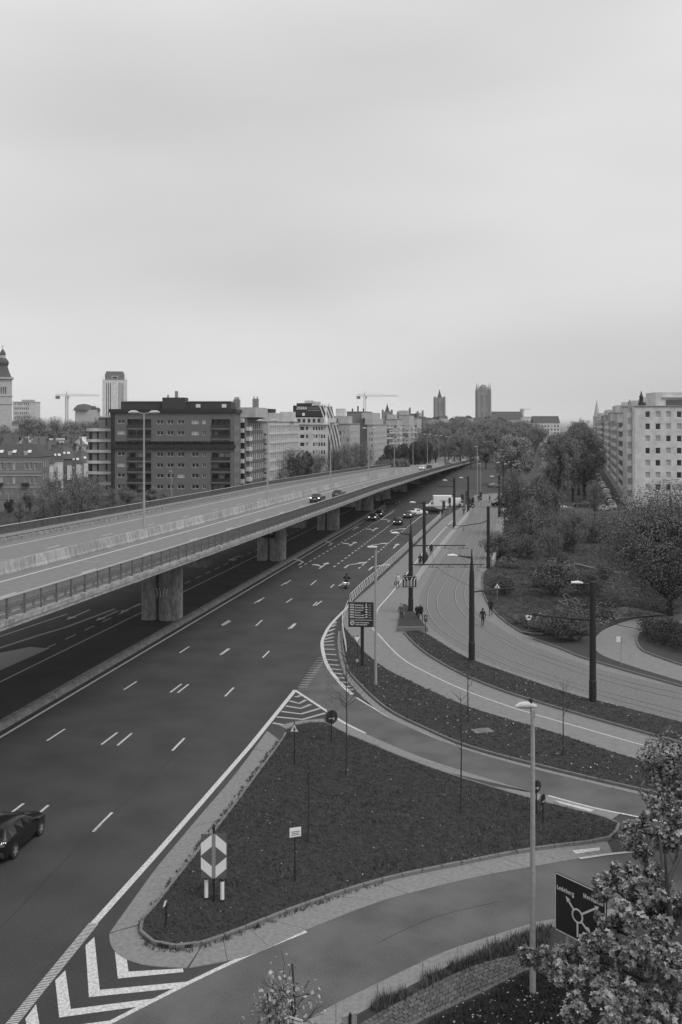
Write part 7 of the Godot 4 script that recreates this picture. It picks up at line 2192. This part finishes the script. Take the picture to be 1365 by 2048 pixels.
func car(called: String, label: String, kind: String, coat: Material, w := 0.9, lit := false, group := "") -> Node3D:
	var o := thing(called, label, "car" if kind != "van" else "van", Vector3.ZERO, 0.0, group)
	var sts: Array = CARS[kind]
	var s := Shape.new()
	for i in sts.size() - 1:
		var a := section(sts[i], w); var b := section(sts[i + 1], w)
		for k in 6:
			for m in [1.0, -1.0]:
				var f := Vector3(m, 1, 1)
				var mid: Vector3 = (a[k] + b[k + 1]) * 0.5
				s.quad(a[k] * f, b[k] * f, b[k + 1] * f, a[k + 1] * f, (mid - Vector3(0, 0.7, mid.z)) * f + Vector3(0, -0.001, 0))
	for e in [0, sts.size() - 1]:
		var a := section(sts[e], w)
		for k in range(1, 6):
			for m in [1.0, -1.0]: s.tri(a[0], a[k] * Vector3(m, 1, 1), a[k + 1] * Vector3(m, 1, 1), Vector3(0, 0, -1 if e == 0 else 1))
	s.soften(0.75)
	part(o, "body", s, coat)
	# glazing: side windows between belt and roof, screens front and rear
	var glass: Material = mat("car_glass", 0.02, 0.05)
	var roof := []
	for i in sts.size():
		if sts[i][1] - sts[i][2] > 0.3: roof.append(i)
	var g := func(i: int, t: float, lift: float) -> Array:
		var a := section(sts[i], w); return [a[3].lerp(a[4], t), lift]
	for m in [1.0, -1.0]:
		for i in range(roof[0], roof[-1]):
			if kind == "van" and i > roof[0] + 1: break
			var a := section(sts[i], w); var b := section(sts[i + 1], w)
			s = Shape.new()
			var q := [a[3].lerp(a[4], 0.12).lerp(b[3].lerp(b[4], 0.12), 0.06), b[3].lerp(b[4], 0.12).lerp(a[3].lerp(a[4], 0.12), 0.06), b[3].lerp(b[4], 0.92).lerp(a[3].lerp(a[4], 0.92), 0.06), a[3].lerp(a[4], 0.92).lerp(b[3].lerp(b[4], 0.92), 0.06)]
			for k in 4: q[k] = (q[k] + Vector3(0.012, 0.004, 0)) * Vector3(m, 1, 1)
			s.quad(q[0], q[1], q[2], q[3], Vector3(m, 0.3, 0))
			part(o, "side_window", s, glass)
	for e in [[roof[0] - 1, roof[0], -1.0, "windscreen"], [roof[-1] + 1, roof[-1], 1.0, "rear_window"]]:
		if kind == "van" and e[2] > 0: continue
		var a := section(sts[e[0]], w); var b := section(sts[e[1]], w)
		s = Shape.new()
		var lo: Vector3 = a[5].lerp(b[5], 0.1); var hi: Vector3 = a[5].lerp(b[5], 0.9)
		var n := Vector3(0, 0.02, 0.02 * e[2])
		s.quad(lo * Vector3(-1, 1, 1) * Vector3(1.02, 1, 1) + n, lo * Vector3(1.02, 1, 1) + n, hi * Vector3(1.02, 1, 1) + n, hi * Vector3(-1.02, 1, 1) + n, n)
		var top: Vector3 = a[6].lerp(b[6], 0.5) + n
		part(o, e[3], s, glass)
	var f0: float = sts[0][0]; var r0: float = sts[-1][0]
	var tr := 0.33 if kind != "suv" else 0.36
	for z in [f0 + 0.82, r0 - 0.82]:
		for m in [1.0, -1.0]:
			var wh := Node3D.new()
			hang(wh, "wheel", o)
			wh.position = Vector3(m * (w - 0.1), tr, z)
			s = Shape.new()
			s.rod(Vector3(-0.1, 0, 0), Vector3(0.115, 0, 0) if m > 0 else Vector3(-0.115, 0, 0), tr, tr, 20)
			if m < 0:
				s = Shape.new()
				s.rod(Vector3(0.1, 0, 0), Vector3(-0.115, 0, 0), tr, tr, 20)
			part(wh, "tyre", s, mats.rubber)
			disc(wh, "rim", Vector3(m * 0.125, 0, 0), tr * 0.68, mat("wheel_dark", 0.05, 0.5), 0.02, Basis(Vector3.UP, PI / 2), tr * 0.12, 10)
			s = Shape.new()
			for k in 5: s.box(Vector3(m * 0.132, 0, 0) + Vector3(0, sin(k * TAU / 5), cos(k * TAU / 5)) * tr * 0.33, Vector3(0.012, 0.06, tr * 0.6), Basis(Vector3.RIGHT, -k * TAU / 5))
			part(wh, "spokes", s, mat("alloy", 0.35, 0.35))
	for m in [1.0, -1.0]:
		s = Shape.new()
		s.box(Vector3(m * w * 0.68, sts[1][2] - 0.12, f0 + 0.1), Vector3(0.34, 0.15, 0.16), Basis(Vector3.UP, -m * 0.35), 0.03)
		part(o, "headlight", s, mat("headlight", 0.7, 0.15))
		s = Shape.new()
		s.box(Vector3(m * w * 0.72, sts[-2][2] - 0.08, r0 - 0.07), Vector3(0.36, 0.16, 0.12), Basis(Vector3.UP, m * 0.25), 0.03)
		part(o, "tail_light", s, lamp_on() if lit else mat("tail_glass", 0.12, 0.2))
		s = Shape.new()
		s.box(Vector3(m * (w + 0.07), sts[3][2] + 0.06, sts[3][0] + 0.18), Vector3(0.2, 0.14, 0.1), Basis(), 0.03)
		part(o, "mirror", s, coat)
	s = Shape.new()
	s.box(Vector3(0, 0.72 if kind != "sedan" else 0.66, r0 + 0.005), Vector3(0.52, 0.11, 0.02))
	part(o, "number_plate", s, mats.dull_white)
	s = Shape.new()
	s.box(Vector3(0, 0.42, r0 - 0.02), Vector3(w * 1.7, 0.26, 0.14), Basis(), 0.05)
	s.box(Vector3(0, 0.4, f0 + 0.04), Vector3(w * 1.5, 0.26, 0.14), Basis(), 0.05)
	part(o, "bumper", s, mat("trim_black", 0.03, 0.6))
	return o
func lamp_on() -> StandardMaterial3D:
	var m := mat("tail_lit", 0.5, 0.3)
	m.emission_enabled = true
	m.emission = Color(1, 1, 1)
	m.emission_energy_multiplier = 1.2
	return m
func put(o: Node3D, where: Vector3, heading: float) -> void:
	# heading: clockwise from straight away
	o.position = where; o.rotation.y = -heading

func build_traffic() -> void:
	var black := paint("black", 0.012)
	var white := paint("white", 0.7)
	var silver := paint("silver", 0.35)
	var dgrey := paint("dark_grey", 0.06)
	var mgrey := paint("mid_grey", 0.16)
	var o := car("parked_car", "", "suv", black, 0.92, false)
	o.name = "near_car"
	tag(o, "black sport utility car driving past the grass triangle", "car")
	put(o, road_pt(44.6, -24.0), TH - 0.02)
	o.scale = Vector3(0.95, 0.97, 0.95)
	for k in 3:
		var s := Shape.new()
		s.box(Vector3(0.62 + 0.085 * k, 0.97, 2.17 - 0.03 * k), Vector3(0.03, 0.15, 0.02), Basis(Vector3(0, 0, 1), -0.4))
		part(o, "tail_light_claw", s, lamp_on())
		var s2 := Shape.new()
		s2.box(Vector3(-0.62 - 0.085 * k, 0.97, 2.17 - 0.03 * k), Vector3(0.03, 0.15, 0.02), Basis(Vector3(0, 0, 1), 0.4))
		part(o, "tail_light_claw", s2, lamp_on())
	var list := [
		["hatch", black, 0.88, true, "black hatchback waiting in the middle lane with lit tail lamps", spot(797, 1049), TH],
		["sedan", dgrey, 0.9, true, "dark car ahead of the black hatchback at the lights", spot(818, 1035), TH],
		["sedan", white, 0.9, false, "white car turning beside the black sport utility car", spot(836, 1030), TH + 0.8],
		["suv", black, 0.92, false, "black sport utility car crossing in front of the white lorry", spot(868, 1027), PI / 2],
		["sedan", dgrey, 0.9, true, "dark saloon under the viaduct beside a column", spot(748, 1040), TH],
		["hatch", black, 0.88, true, "dark hatchback under the viaduct ahead of the saloon", spot(760, 1033), TH],
		["hatch", dgrey, 0.88, true, "dark hatchback with lit lamps deep under the viaduct", spot(703, 1016), TH],
		["sedan", dgrey, 0.9, false, "dark saloon crossing below the viaduct behind the columns", spot(781, 1009), PI / 2],
		["van", white, 0.95, false, "white delivery van behind the white lorry at the crossing", spot(905, 1013), -PI / 2],
		["hatch", white, 0.86, false, "white hatchback on the cross street by the tramway", spot(1016, 1026), -1.2],
		["sedan", black, 0.9, false, "black saloon crossing the tramway", spot(1002, 1013), PI / 2],
		["hatch", silver, 0.86, false, "silver hatchback half hidden by the willow", spot(1079, 1028), 1.4],
		["hatch", silver, 0.86, false, "silver hatchback turning into the side street", spot(1208, 1022), 1.3],
		["sedan", dgrey, 0.9, false, "dark saloon on the cross street past the willow", spot(1166, 1014), -1.5],
		["sedan", mgrey, 0.9, false, "grey car on the cross street below the avenue trees", spot(1128, 1022), 1.5],
		["sedan", mgrey, 0.9, false, "pale grey car leaving toward the viaduct foot", spot(990, 975), 1.2],
		["hatch", white, 0.86, false, "white car beyond the crossing near the viaduct foot", spot(1036, 985), 1.4]]
	for l in list:
		put(car("car", l[4], l[0], l[1], l[2], l[3]), l[5], l[6])
	# on the viaduct
	var deck := [["sedan", black, "black saloon driving along the viaduct", 160.0, 4.6, true], ["hatch", dgrey, "dark hatchback just ahead of the black saloon on the viaduct", 172.0, 3.4, false], ["suv", white, "white car following a dark one up on the viaduct", 344.0, 6.6, true], ["hatch", black, "dark car ahead of the white one on the viaduct", 366.0, 6.4, false], ["sedan", dgrey, "dark saloon far down the viaduct", 436.0, 5.6, false], ["van", silver, "pale van ahead of the far saloon on the viaduct", 452.0, 5.4, false], ["hatch", white, "white car at the foot of the viaduct ramp", 515.0, 4.0, false]]
	for l in deck:
		var p := deck_pt(l[3], l[4], 0.01)
		var q := deck_pt(l[3] + 3.0, l[4], 0.01)
		var c := car("car", l[2], l[0], l[1], 0.9, l[5])
		c.look_at_from_position(p, q)
	# lorry with a box body
	o = car("lorry", "white box lorry crossing under the viaduct", "van", white, 0.98)
	o.set_meta("category", "lorry")
	put(o, spot(872, 1019), -PI / 2)
	var s := Shape.new()
	s.box(Vector3(0, 2.05, 1.55), Vector3(2.2, 2.5, 4.4), Basis(), 0.05)
	part(o, "cargo_box", s, mats.white)
	for k in 2:
		s = Shape.new()
		s.box(Vector3(1.105, 2.2 - 0.35 * k, 1.9), Vector3(0.02, 0.14, 1.9))
		part(o, "livery_stripe", s, mats.curtain)
		s = Shape.new()
		s.box(Vector3(-1.105, 2.2 - 0.35 * k, 1.9), Vector3(0.02, 0.14, 1.9))
		part(o, "livery_stripe", s, mats.curtain)
	# parked along the facades, and avenue traffic
	var protos := [car("parked_car", "", "hatch", silver, 0.86), car("parked_car", "", "sedan", dgrey, 0.9), car("parked_car", "", "suv", black, 0.92), car("parked_car", "", "hatch", white, 0.86), car("parked_car", "", "van", white, 0.95)]
	var labels := ["silver hatchback parked along the facades of the side street", "dark saloon parked along the facades of the side street", "black sport utility car parked along the facades of the side street", "white hatchback parked along the facades of the side street", "white van parked along the facades of the side street"]
	var order := [0, 1, 0, 2, 3, 0, 1, 4, 3, 0, 2, 0, 3, 1, 0, 3, 2, 0, 1, 3, 0, 2, 0, 3]
	var used := {}
	for i in order.size():
		var k: int = order[i]
		var d := 238.0 + 6.2 * i
		var p := Vector3(0.229 * d + 14.8 - 5.6, 0.01, -d)
		var c: Node3D = protos[k]
		if used.has(k): c = copy(protos[k], "parked_car", p, -0.2253)
		used[k] = true
		tag(c, labels[k], "van" if k == 4 else "car", "cars parked along the side street")
		put(c, p, 0.2253)
	var av := [[1088, 921, 0], [1086, 906, 1], [1097, 894, 1], [1093, 891, 2], [1100, 885, 0], [1103, 880, 1], [1107, 875, 3], [1099, 879, 3], [1106, 882, 2], [1112, 874, 0]]
	for a in av:
		var c := copy(protos[a[2]], "avenue_car", spot(a[0], a[1], 0.01), -0.2)
		tag(c, ["silver car driving on the tree-lined avenue", "dark saloon driving on the tree-lined avenue", "black sport utility car driving on the tree-lined avenue", "white car driving on the tree-lined avenue"][a[2]], "car", "traffic on the avenue")
	motorbike(spot(694, 1176), TH)

func motorbike(where: Vector3, heading: float) -> void:
	var o := thing("motorcycle", "dark touring motorcycle with pale panniers riding up the street", "motorcycle")
	put(o, where, heading)
	for z in [-0.75, 0.7]:
		var wh := Node3D.new()
		hang(wh, "wheel", o)
		wh.position = Vector3(0, 0.31, z)
		disc(wh, "tyre", Vector3.ZERO, 0.31, mats.rubber, 0.14, Basis(Vector3.UP, PI / 2), 0.2, 20)
		disc(wh, "rim", Vector3.ZERO, 0.2, mats.rim, 0.05, Basis(Vector3.UP, PI / 2), 0.03, 16)
	var s := Shape.new()
	s.tube([Vector3(0, 0.62, -0.55), Vector3(0, 0.8, -0.25), Vector3(0, 0.82, 0.1), Vector3(0, 0.72, 0.45), Vector3(0, 0.78, 0.85)], [0.1, 0.19, 0.2, 0.16, 0.08], 10)
	part(o, "tank", s, mats.paint_black)
	s = Shape.new()
	s.box(Vector3(0, 0.45, 0.0), Vector3(0.36, 0.4, 0.5), Basis(), 0.06)
	part(o, "engine", s, mats.steel)
	s = Shape.new()
	s.box(Vector3(0, 0.86, 0.3), Vector3(0.3, 0.1, 0.7), Basis(), 0.04)
	part(o, "seat", s, mats.rubber)
	for m in [1.0, -1.0]:
		s = Shape.new()
		s.box(Vector3(m * 0.32, 0.66, 0.72), Vector3(0.22, 0.36, 0.5), Basis(), 0.06)
		part(o, "pannier", s, mats.dull_white)
		s = Shape.new()
		s.rod(Vector3(m * 0.1, 0.3, -0.75), Vector3(m * 0.1, 0.95, -0.5), 0.03, 0.03, 6)
		part(o, "fork", s, mats.steel)
		s = Shape.new()
		s.tube([Vector3(0, 1.0, -0.45), Vector3(m * 0.3, 1.08, -0.4), Vector3(m * 0.42, 1.04, -0.28)], [0.02, 0.02, 0.025], 6)
		part(o, "handlebar", s, mats.black)
		s = Shape.new()
		s.tube([Vector3(m * 0.2, 0.32, 0.0), Vector3(m * 0.24, 0.3, 0.5), Vector3(m * 0.26, 0.36, 1.0)], [0.03, 0.05, 0.05], 8)
		part(o, "exhaust", s, mats.rim)
		s = Shape.new()
		s.rod(Vector3(m * 0.38, 1.08, -0.42), Vector3(m * 0.42, 1.2, -0.42), 0.012, 0.012, 5)
		s.box(Vector3(m * 0.44, 1.23, -0.42), Vector3(0.12, 0.08, 0.03), Basis(), 0.01)
		part(o, "mirror", s, mats.black)
	s = Shape.new()
	s.box(Vector3(0, 0.8, 1.0), Vector3(0.3, 0.1, 0.06), Basis(), 0.02)
	part(o, "tail_light", s, lamp_on())
	s = Shape.new()
	s.box(Vector3(0, 0.6, 1.02), Vector3(0.2, 0.16, 0.02))
	part(o, "number_plate", s, mats.white)
	s = Shape.new()
	s.box(Vector3(0, 1.15, -0.58), Vector3(0.36, 0.4, 0.03), Basis(Vector3.RIGHT, 0.4), 0.01)
	part(o, "windshield", s, mat("car_glass", 0.02))

# ---------------------------------------------------------------- people
var bodies := {}
func bones(pose: String) -> Array:
	# [from, to, radius, radius, region]: 0 skin, 1 coat, 2 trousers, 3 shoes, 4 helmet; facing -z
	var V := func(x, y, z): return Vector3(x, y, z)
	var r := []
	if pose == "ride":
		r = [[V.call(0, 0.98, 0.3), V.call(0, 1.2, 0.22), .17, .18, 1], [V.call(0, 1.2, 0.22), V.call(0, 1.45, 0.08), .18, .15, 1], [V.call(0, 1.45, 0.08), V.call(0, 1.6, 0.02), .07, .07, 1], [V.call(0, 1.66, 0.0), V.call(0, 1.74, 0.0), .13, .13, 4]]
		for m in [-1.0, 1.0]:
			r += [[V.call(m * .1, 0.97, 0.28), V.call(m * .26, 0.82, -0.12), .1, .085, 2], [V.call(m * .26, 0.82, -0.12), V.call(m * .26, 0.42, 0.12), .075, .055, 2], [V.call(m * .26, 0.36, 0.14), V.call(m * .27, 0.33, -0.08), .05, .045, 3], [V.call(m * .18, 1.44, 0.1), V.call(m * .36, 1.2, -0.02), .075, .06, 1], [V.call(m * .36, 1.2, -0.02), V.call(m * .41, 1.07, -0.26), .055, .045, 1], [V.call(m * .41, 1.07, -0.28), V.call(m * .41, 1.07, -0.34), .045, .04, 3]]
		return r
	var st := 0.0
	var arm := 0.1
	if pose == "walk": st = 0.24; arm = 0.22
	if pose == "stride": st = 0.34; arm = 0.3
	r = [[V.call(0, 0.94, 0), V.call(0, 1.12, 0), .145, .14, 1], [V.call(0, 1.12, 0), V.call(0, 1.36, 0.01), .14, .165, 1], [V.call(-.12, 1.42, 0.01), V.call(.12, 1.42, 0.01), .085, .085, 1], [V.call(0, 1.44, 0), V.call(0, 1.56, -0.01), .055, .05, 0], [V.call(0, 1.61, -0.01), V.call(0, 1.68, 0.0), .085, .095, 0], [V.call(0, 1.61, -0.09), V.call(0, 1.585, -0.115), .018, .016, 0], [V.call(0, .86, 0), V.call(0, .98, 0), .15, .15, 1]]
	for m in [-1.0, 1.0]:
		var f: float = st * m
		r += [[V.call(m * .09, .88, 0), V.call(m * .1, .5, -f * .5 - .02), .088, .062, 2], [V.call(m * .1, .5, -f * .5 - .02), V.call(m * .1, .1, -f + (0.1 if f < 0 else 0.0)), .06, .042, 2], [V.call(m * .1, .06, -f + .04 + (0.1 if f < 0 else 0.0)), V.call(m * .11, .05, -f - .15 + (0.1 if f < 0 else 0.0)), .045, .04, 3], [V.call(m * .2, 1.4, 0), V.call(m * .26, 1.12, arm * m * .35), .065, .05, 1], [V.call(m * .26, 1.12, arm * m * .35), V.call(m * .26, .88, arm * m * .9 - .08), .048, .036, 1], [V.call(m * .26, .86, arm * m * .9 - .08), V.call(m * .255, .78, arm * m * .9 - .1), .038, .032, 0]]
	return r
func body(pose: String) -> Array:
	if bodies.has(pose): return bodies[pose]
	var bs := bones(pose)
	var cell := 0.03
	var lo := Vector3(-0.6, -0.03, -0.6); var n := Vector3i(40, 64, 40)
	var field := PackedFloat32Array(); var who := PackedInt32Array()
	field.resize(n.x * n.y * n.z); field.fill(1.0)
	who.resize(n.x * n.y * n.z)
	var near := PackedFloat32Array(); near.resize(field.size()); near.fill(1.0)
	for b in bs:
		var rm: float = maxf(b[2], b[3]) + 0.09
		var p0 := Vector3i(((b[0] as Vector3).min(b[1]) - Vector3.ONE * rm - lo) / cell).clamp(Vector3i.ZERO, n - Vector3i.ONE)
		var p1 := Vector3i(((b[0] as Vector3).max(b[1]) + Vector3.ONE * rm - lo) / cell + Vector3.ONE).clamp(Vector3i.ZERO, n - Vector3i.ONE)
		var ab: Vector3 = b[1] - b[0]
		var l2 := ab.length_squared()
		for z in range(p0.z, p1.z + 1):
			for y in range(p0.y, p1.y + 1):
				for x in range(p0.x, p1.x + 1):
					var p := lo + Vector3(x, y, z) * cell
					var t := clampf((p - b[0]).dot(ab) / l2, 0, 1)
					var d: float = p.distance_to(b[0] + ab * t) - lerpf(b[2], b[3], t)
					var i := (z * n.y + y) * n.x + x
					if d < near[i]: near[i] = d; who[i] = b[4]
					var k := 0.035
					var h := clampf(0.5 + 0.5 * (d - field[i]) / k, 0, 1)
					field[i] = lerpf(d, field[i], h) - k * h * (1.0 - h)
	var ids := {}
	var pos := []; var reg := []
	for z in n.z - 1:
		for y in n.y - 1:
			for x in n.x - 1:
				var i := (z * n.y + y) * n.x + x
				var neg := 0
				for c in 8:
					if field[i + (c & 1) + ((c >> 1) & 1) * n.x + (c >> 2) * n.x * n.y] < 0.0: neg += 1
				if neg == 0 or neg == 8: continue
				var sum := Vector3.ZERO
				var cnt := 0
				for c in 8:
					for ax in 3:
						if (c >> ax) & 1: continue
						var e := c | (1 << ax)
						var fa := field[i + (c & 1) + ((c >> 1) & 1) * n.x + (c >> 2) * n.x * n.y]
						var fb := field[i + (e & 1) + ((e >> 1) & 1) * n.x + (e >> 2) * n.x * n.y]
						if (fa < 0.0) == (fb < 0.0): continue
						var t := fa / (fa - fb)
						var pa := Vector3(c & 1, (c >> 1) & 1, c >> 2); var pb := Vector3(e & 1, (e >> 1) & 1, e >> 2)
						sum += pa.lerp(pb, t); cnt += 1
				ids[Vector3i(x, y, z)] = pos.size()
				pos.append(lo + (Vector3(x, y, z) + sum / cnt) * cell)
				reg.append(who[i])
	var quads := []
	for key in ids:
		for ax in 3:
			var u := (ax + 1) % 3; var v := (ax + 2) % 3
			var e := Vector3i.ZERO
			e[ax] = 1
			var du := Vector3i.ZERO; du[u] = -1
			var dv := Vector3i.ZERO; dv[v] = -1
			var a: Vector3i = key
			var b: Vector3i = a + e
			if b[ax] >= n[ax]: continue
			var fa := field[(a.z * n.y + a.y) * n.x + a.x]; var fb := field[(b.z * n.y + b.y) * n.x + b.x]
			if (fa < 0.0) == (fb < 0.0): continue
			if not (ids.has(a + du) and ids.has(a + dv) and ids.has(a + du + dv)): continue
			var q := [ids[a], ids[a + du], ids[a + du + dv], ids[a + dv]]
			var out := Vector3.ZERO
			out[ax] = 1.0 if fa < 0.0 else -1.0
			quads.append([q, out])
	bodies[pose] = [pos, reg, quads]
	return bodies[pose]
func person(label: String, where: Vector3, heading: float, pose: String, tones: Array, hair := 0.03, group := "") -> Node3D:
	# tones: skin, coat, trousers, shoes, helmet
	var o := thing("person", label, "person", Vector3.ZERO, 0.0, group)
	put(o, where, heading)
	var g := body(pose)
	var s := Shape.new()
	for q in g[2]:
		var t: float = tones[g[1][q[0][0]]]
		s.tone = Color(t, t, t)
		s.quad(g[0][q[0][0]], g[0][q[0][1]], g[0][q[0][2]], g[0][q[0][3]], q[1])
	s.soften(0.2)
	# fingers close to the hands, and eyes
	if pose != "ride":
		var arm := 0.22 if pose == "walk" else 0.3 if pose == "stride" else 0.1
		s.tone = Color(tones[0], tones[0], tones[0])
		for m in [-1.0, 1.0]:
			var h := Vector3(m * 0.255, 0.78, arm * m * 0.9 - 0.1)
			for k in 4: s.tube([h + Vector3(0, 0, -0.03 + 0.02 * k), h + Vector3(0.005 * m, -0.05, -0.034 + 0.02 * k), h + Vector3(-0.02 * m, -0.085 + 0.012 * absf(k - 1.4), -0.036 + 0.02 * k)], [0.011, 0.01, 0.008], 5)
			s.tube([h + Vector3(-0.01 * m, 0.03, -0.035), h + Vector3(-0.03 * m, -0.01, -0.06), h + Vector3(-0.03 * m, -0.04, -0.065)], [0.012, 0.011, 0.009], 5)
		s.tone = Color(0.02, 0.02, 0.02)
		for m in [-1.0, 1.0]: s.box(Vector3(m * 0.032, 1.64, -0.088), Vector3(0.022, 0.012, 0.012))
		s.box(Vector3(0, 1.56, -0.085), Vector3(0.045, 0.008, 0.012))
	part(o, "body", s, leafy("cloth", 0.0))
	if pose != "ride":
		s = Shape.new()
		var hp := [[0.103, -0.02], [0.108, 0.02], [0.095, 0.06], [0.06, 0.095], [0.0, 0.108]]
		s.lathe(Vector3(0, 1.68, 0.016), hp, 14)
		s.lathe(Vector3(0, 1.62, 0.04), [[0.075, -0.06], [0.09, 0.0], [0.09, 0.06]], 12)
		part(o, "hair", s, mat("hair_%d" % int(hair * 100), hair, 0.7))
	return o
func build_people() -> void:
	person("rider in dark jacket and helmet on the touring motorcycle", spot(694, 1176), TH, "ride", [0.3, 0.02, 0.02, 0.02, 0.03])
	var bag := person("walker in a pale jacket and dark trousers carrying a bag", spot(796, 1176), PI + 0.15, "walk", [0.32, 0.5, 0.03, 0.02, 0.0], 0.1)
	var s := Shape.new()
	s.box(Vector3(0.36, 0.5, 0.1), Vector3(0.12, 0.45, 0.32), Basis(), 0.03)
	var b := thing("carried_bag", "dark carrier bag in the hand of the pale-jacketed walker", "bag", bag.position, bag.rotation.y)
	part(b, "bag", s, mat("bag", 0.05, 0.7))
	s = Shape.new()
	s.tube([Vector3(0.34, 0.72, 0.02), Vector3(0.3, 0.84, 0.06), Vector3(0.34, 0.72, 0.16)], [0.012, 0.012, 0.012], 5)
	part(b, "handle", s, mats.black)
	person("walker in an open black coat over a white shirt", spot(811, 1175), PI + 0.1, "stride", [0.3, 0.015, 0.012, 0.012, 0.0])
	person("walker with fair hair half hidden by the mast with the lane board", spot(818.5, 1172), PI, "walk", [0.4, 0.03, 0.02, 0.02, 0.0], 0.3)
	person("walker in black with broad hood seen from behind near the footpath mast", spot(841, 1133), 0.2, "stand", [0.2, 0.012, 0.012, 0.012, 0.0])
	var bp := person("walker in black with a backpack farther along the footpath", spot(863, 1111), 0.2, "walk", [0.2, 0.012, 0.012, 0.012, 0.0])
	s = Shape.new()
	s.box(Vector3(0, 1.25, 0.23), Vector3(0.34, 0.5, 0.2), Basis(), 0.06)
	b = thing("backpack", "black backpack on the walker along the footpath", "backpack", bp.position, bp.rotation.y)
	part(b, "sack", s, mats.black)
	s = Shape.new()
	for m in [-1.0, 1.0]: s.tube([Vector3(m * 0.13, 1.46, 0.15), Vector3(m * 0.14, 1.53, 0.02), Vector3(m * 0.14, 1.4, -0.16)], [0.02, 0.02, 0.02], 5)
	part(b, "straps", s, mats.black)
	person("person in a dark coat standing beside the footpath mast", spot(854, 1130), 0.5, "stand", [0.3, 0.05, 0.03, 0.02, 0.0])
	person("bald walker in a long black coat by the raised verge", spot(835, 1244), 0.6, "walk", [0.35, 0.01, 0.06, 0.02, 0.0], 0.3)
	person("walker in black beside the bald walker at the raised verge", spot(842, 1242), 0.4, "stride", [0.35, 0.01, 0.03, 0.02, 0.0], 0.25)
	person("pale-faced walker in dull grey coming along the raised verge", spot(803, 1242), PI, "walk", [0.45, 0.09, 0.06, 0.05, 0.0], 0.08)
	person("walker in a dark jacket with hands at sides crossing the tram rails", spot(966, 1252), 0.1, "stride", [0.25, 0.02, 0.035, 0.03, 0.0])
	person("walker in a black coat on the kerb at the park edge", spot(982, 1231), 0.25, "walk", [0.2, 0.012, 0.03, 0.02, 0.0])
	var far := [[928, 1030, "person in dark clothes waiting by the round no-entry plate"], [933, 1012, "person in dark clothes crossing behind the traffic lights"], [945, 1008, "person with a pale top beside the tall silver lamp"], [921, 1014, "person in a white top near the white delivery van"], [980, 1004, "person walking beyond the black saloon"], [958, 1004, "person in black under the tall silver lamp"]]
	for i in far.size():
		var t := 0.5 if i == 2 or i == 3 else 0.015
		person(far[i][2], spot(far[i][0], far[i][1]), 1.3 * i, "walk" if i % 2 else "stand", [0.3, t, 0.02, 0.02, 0.0])
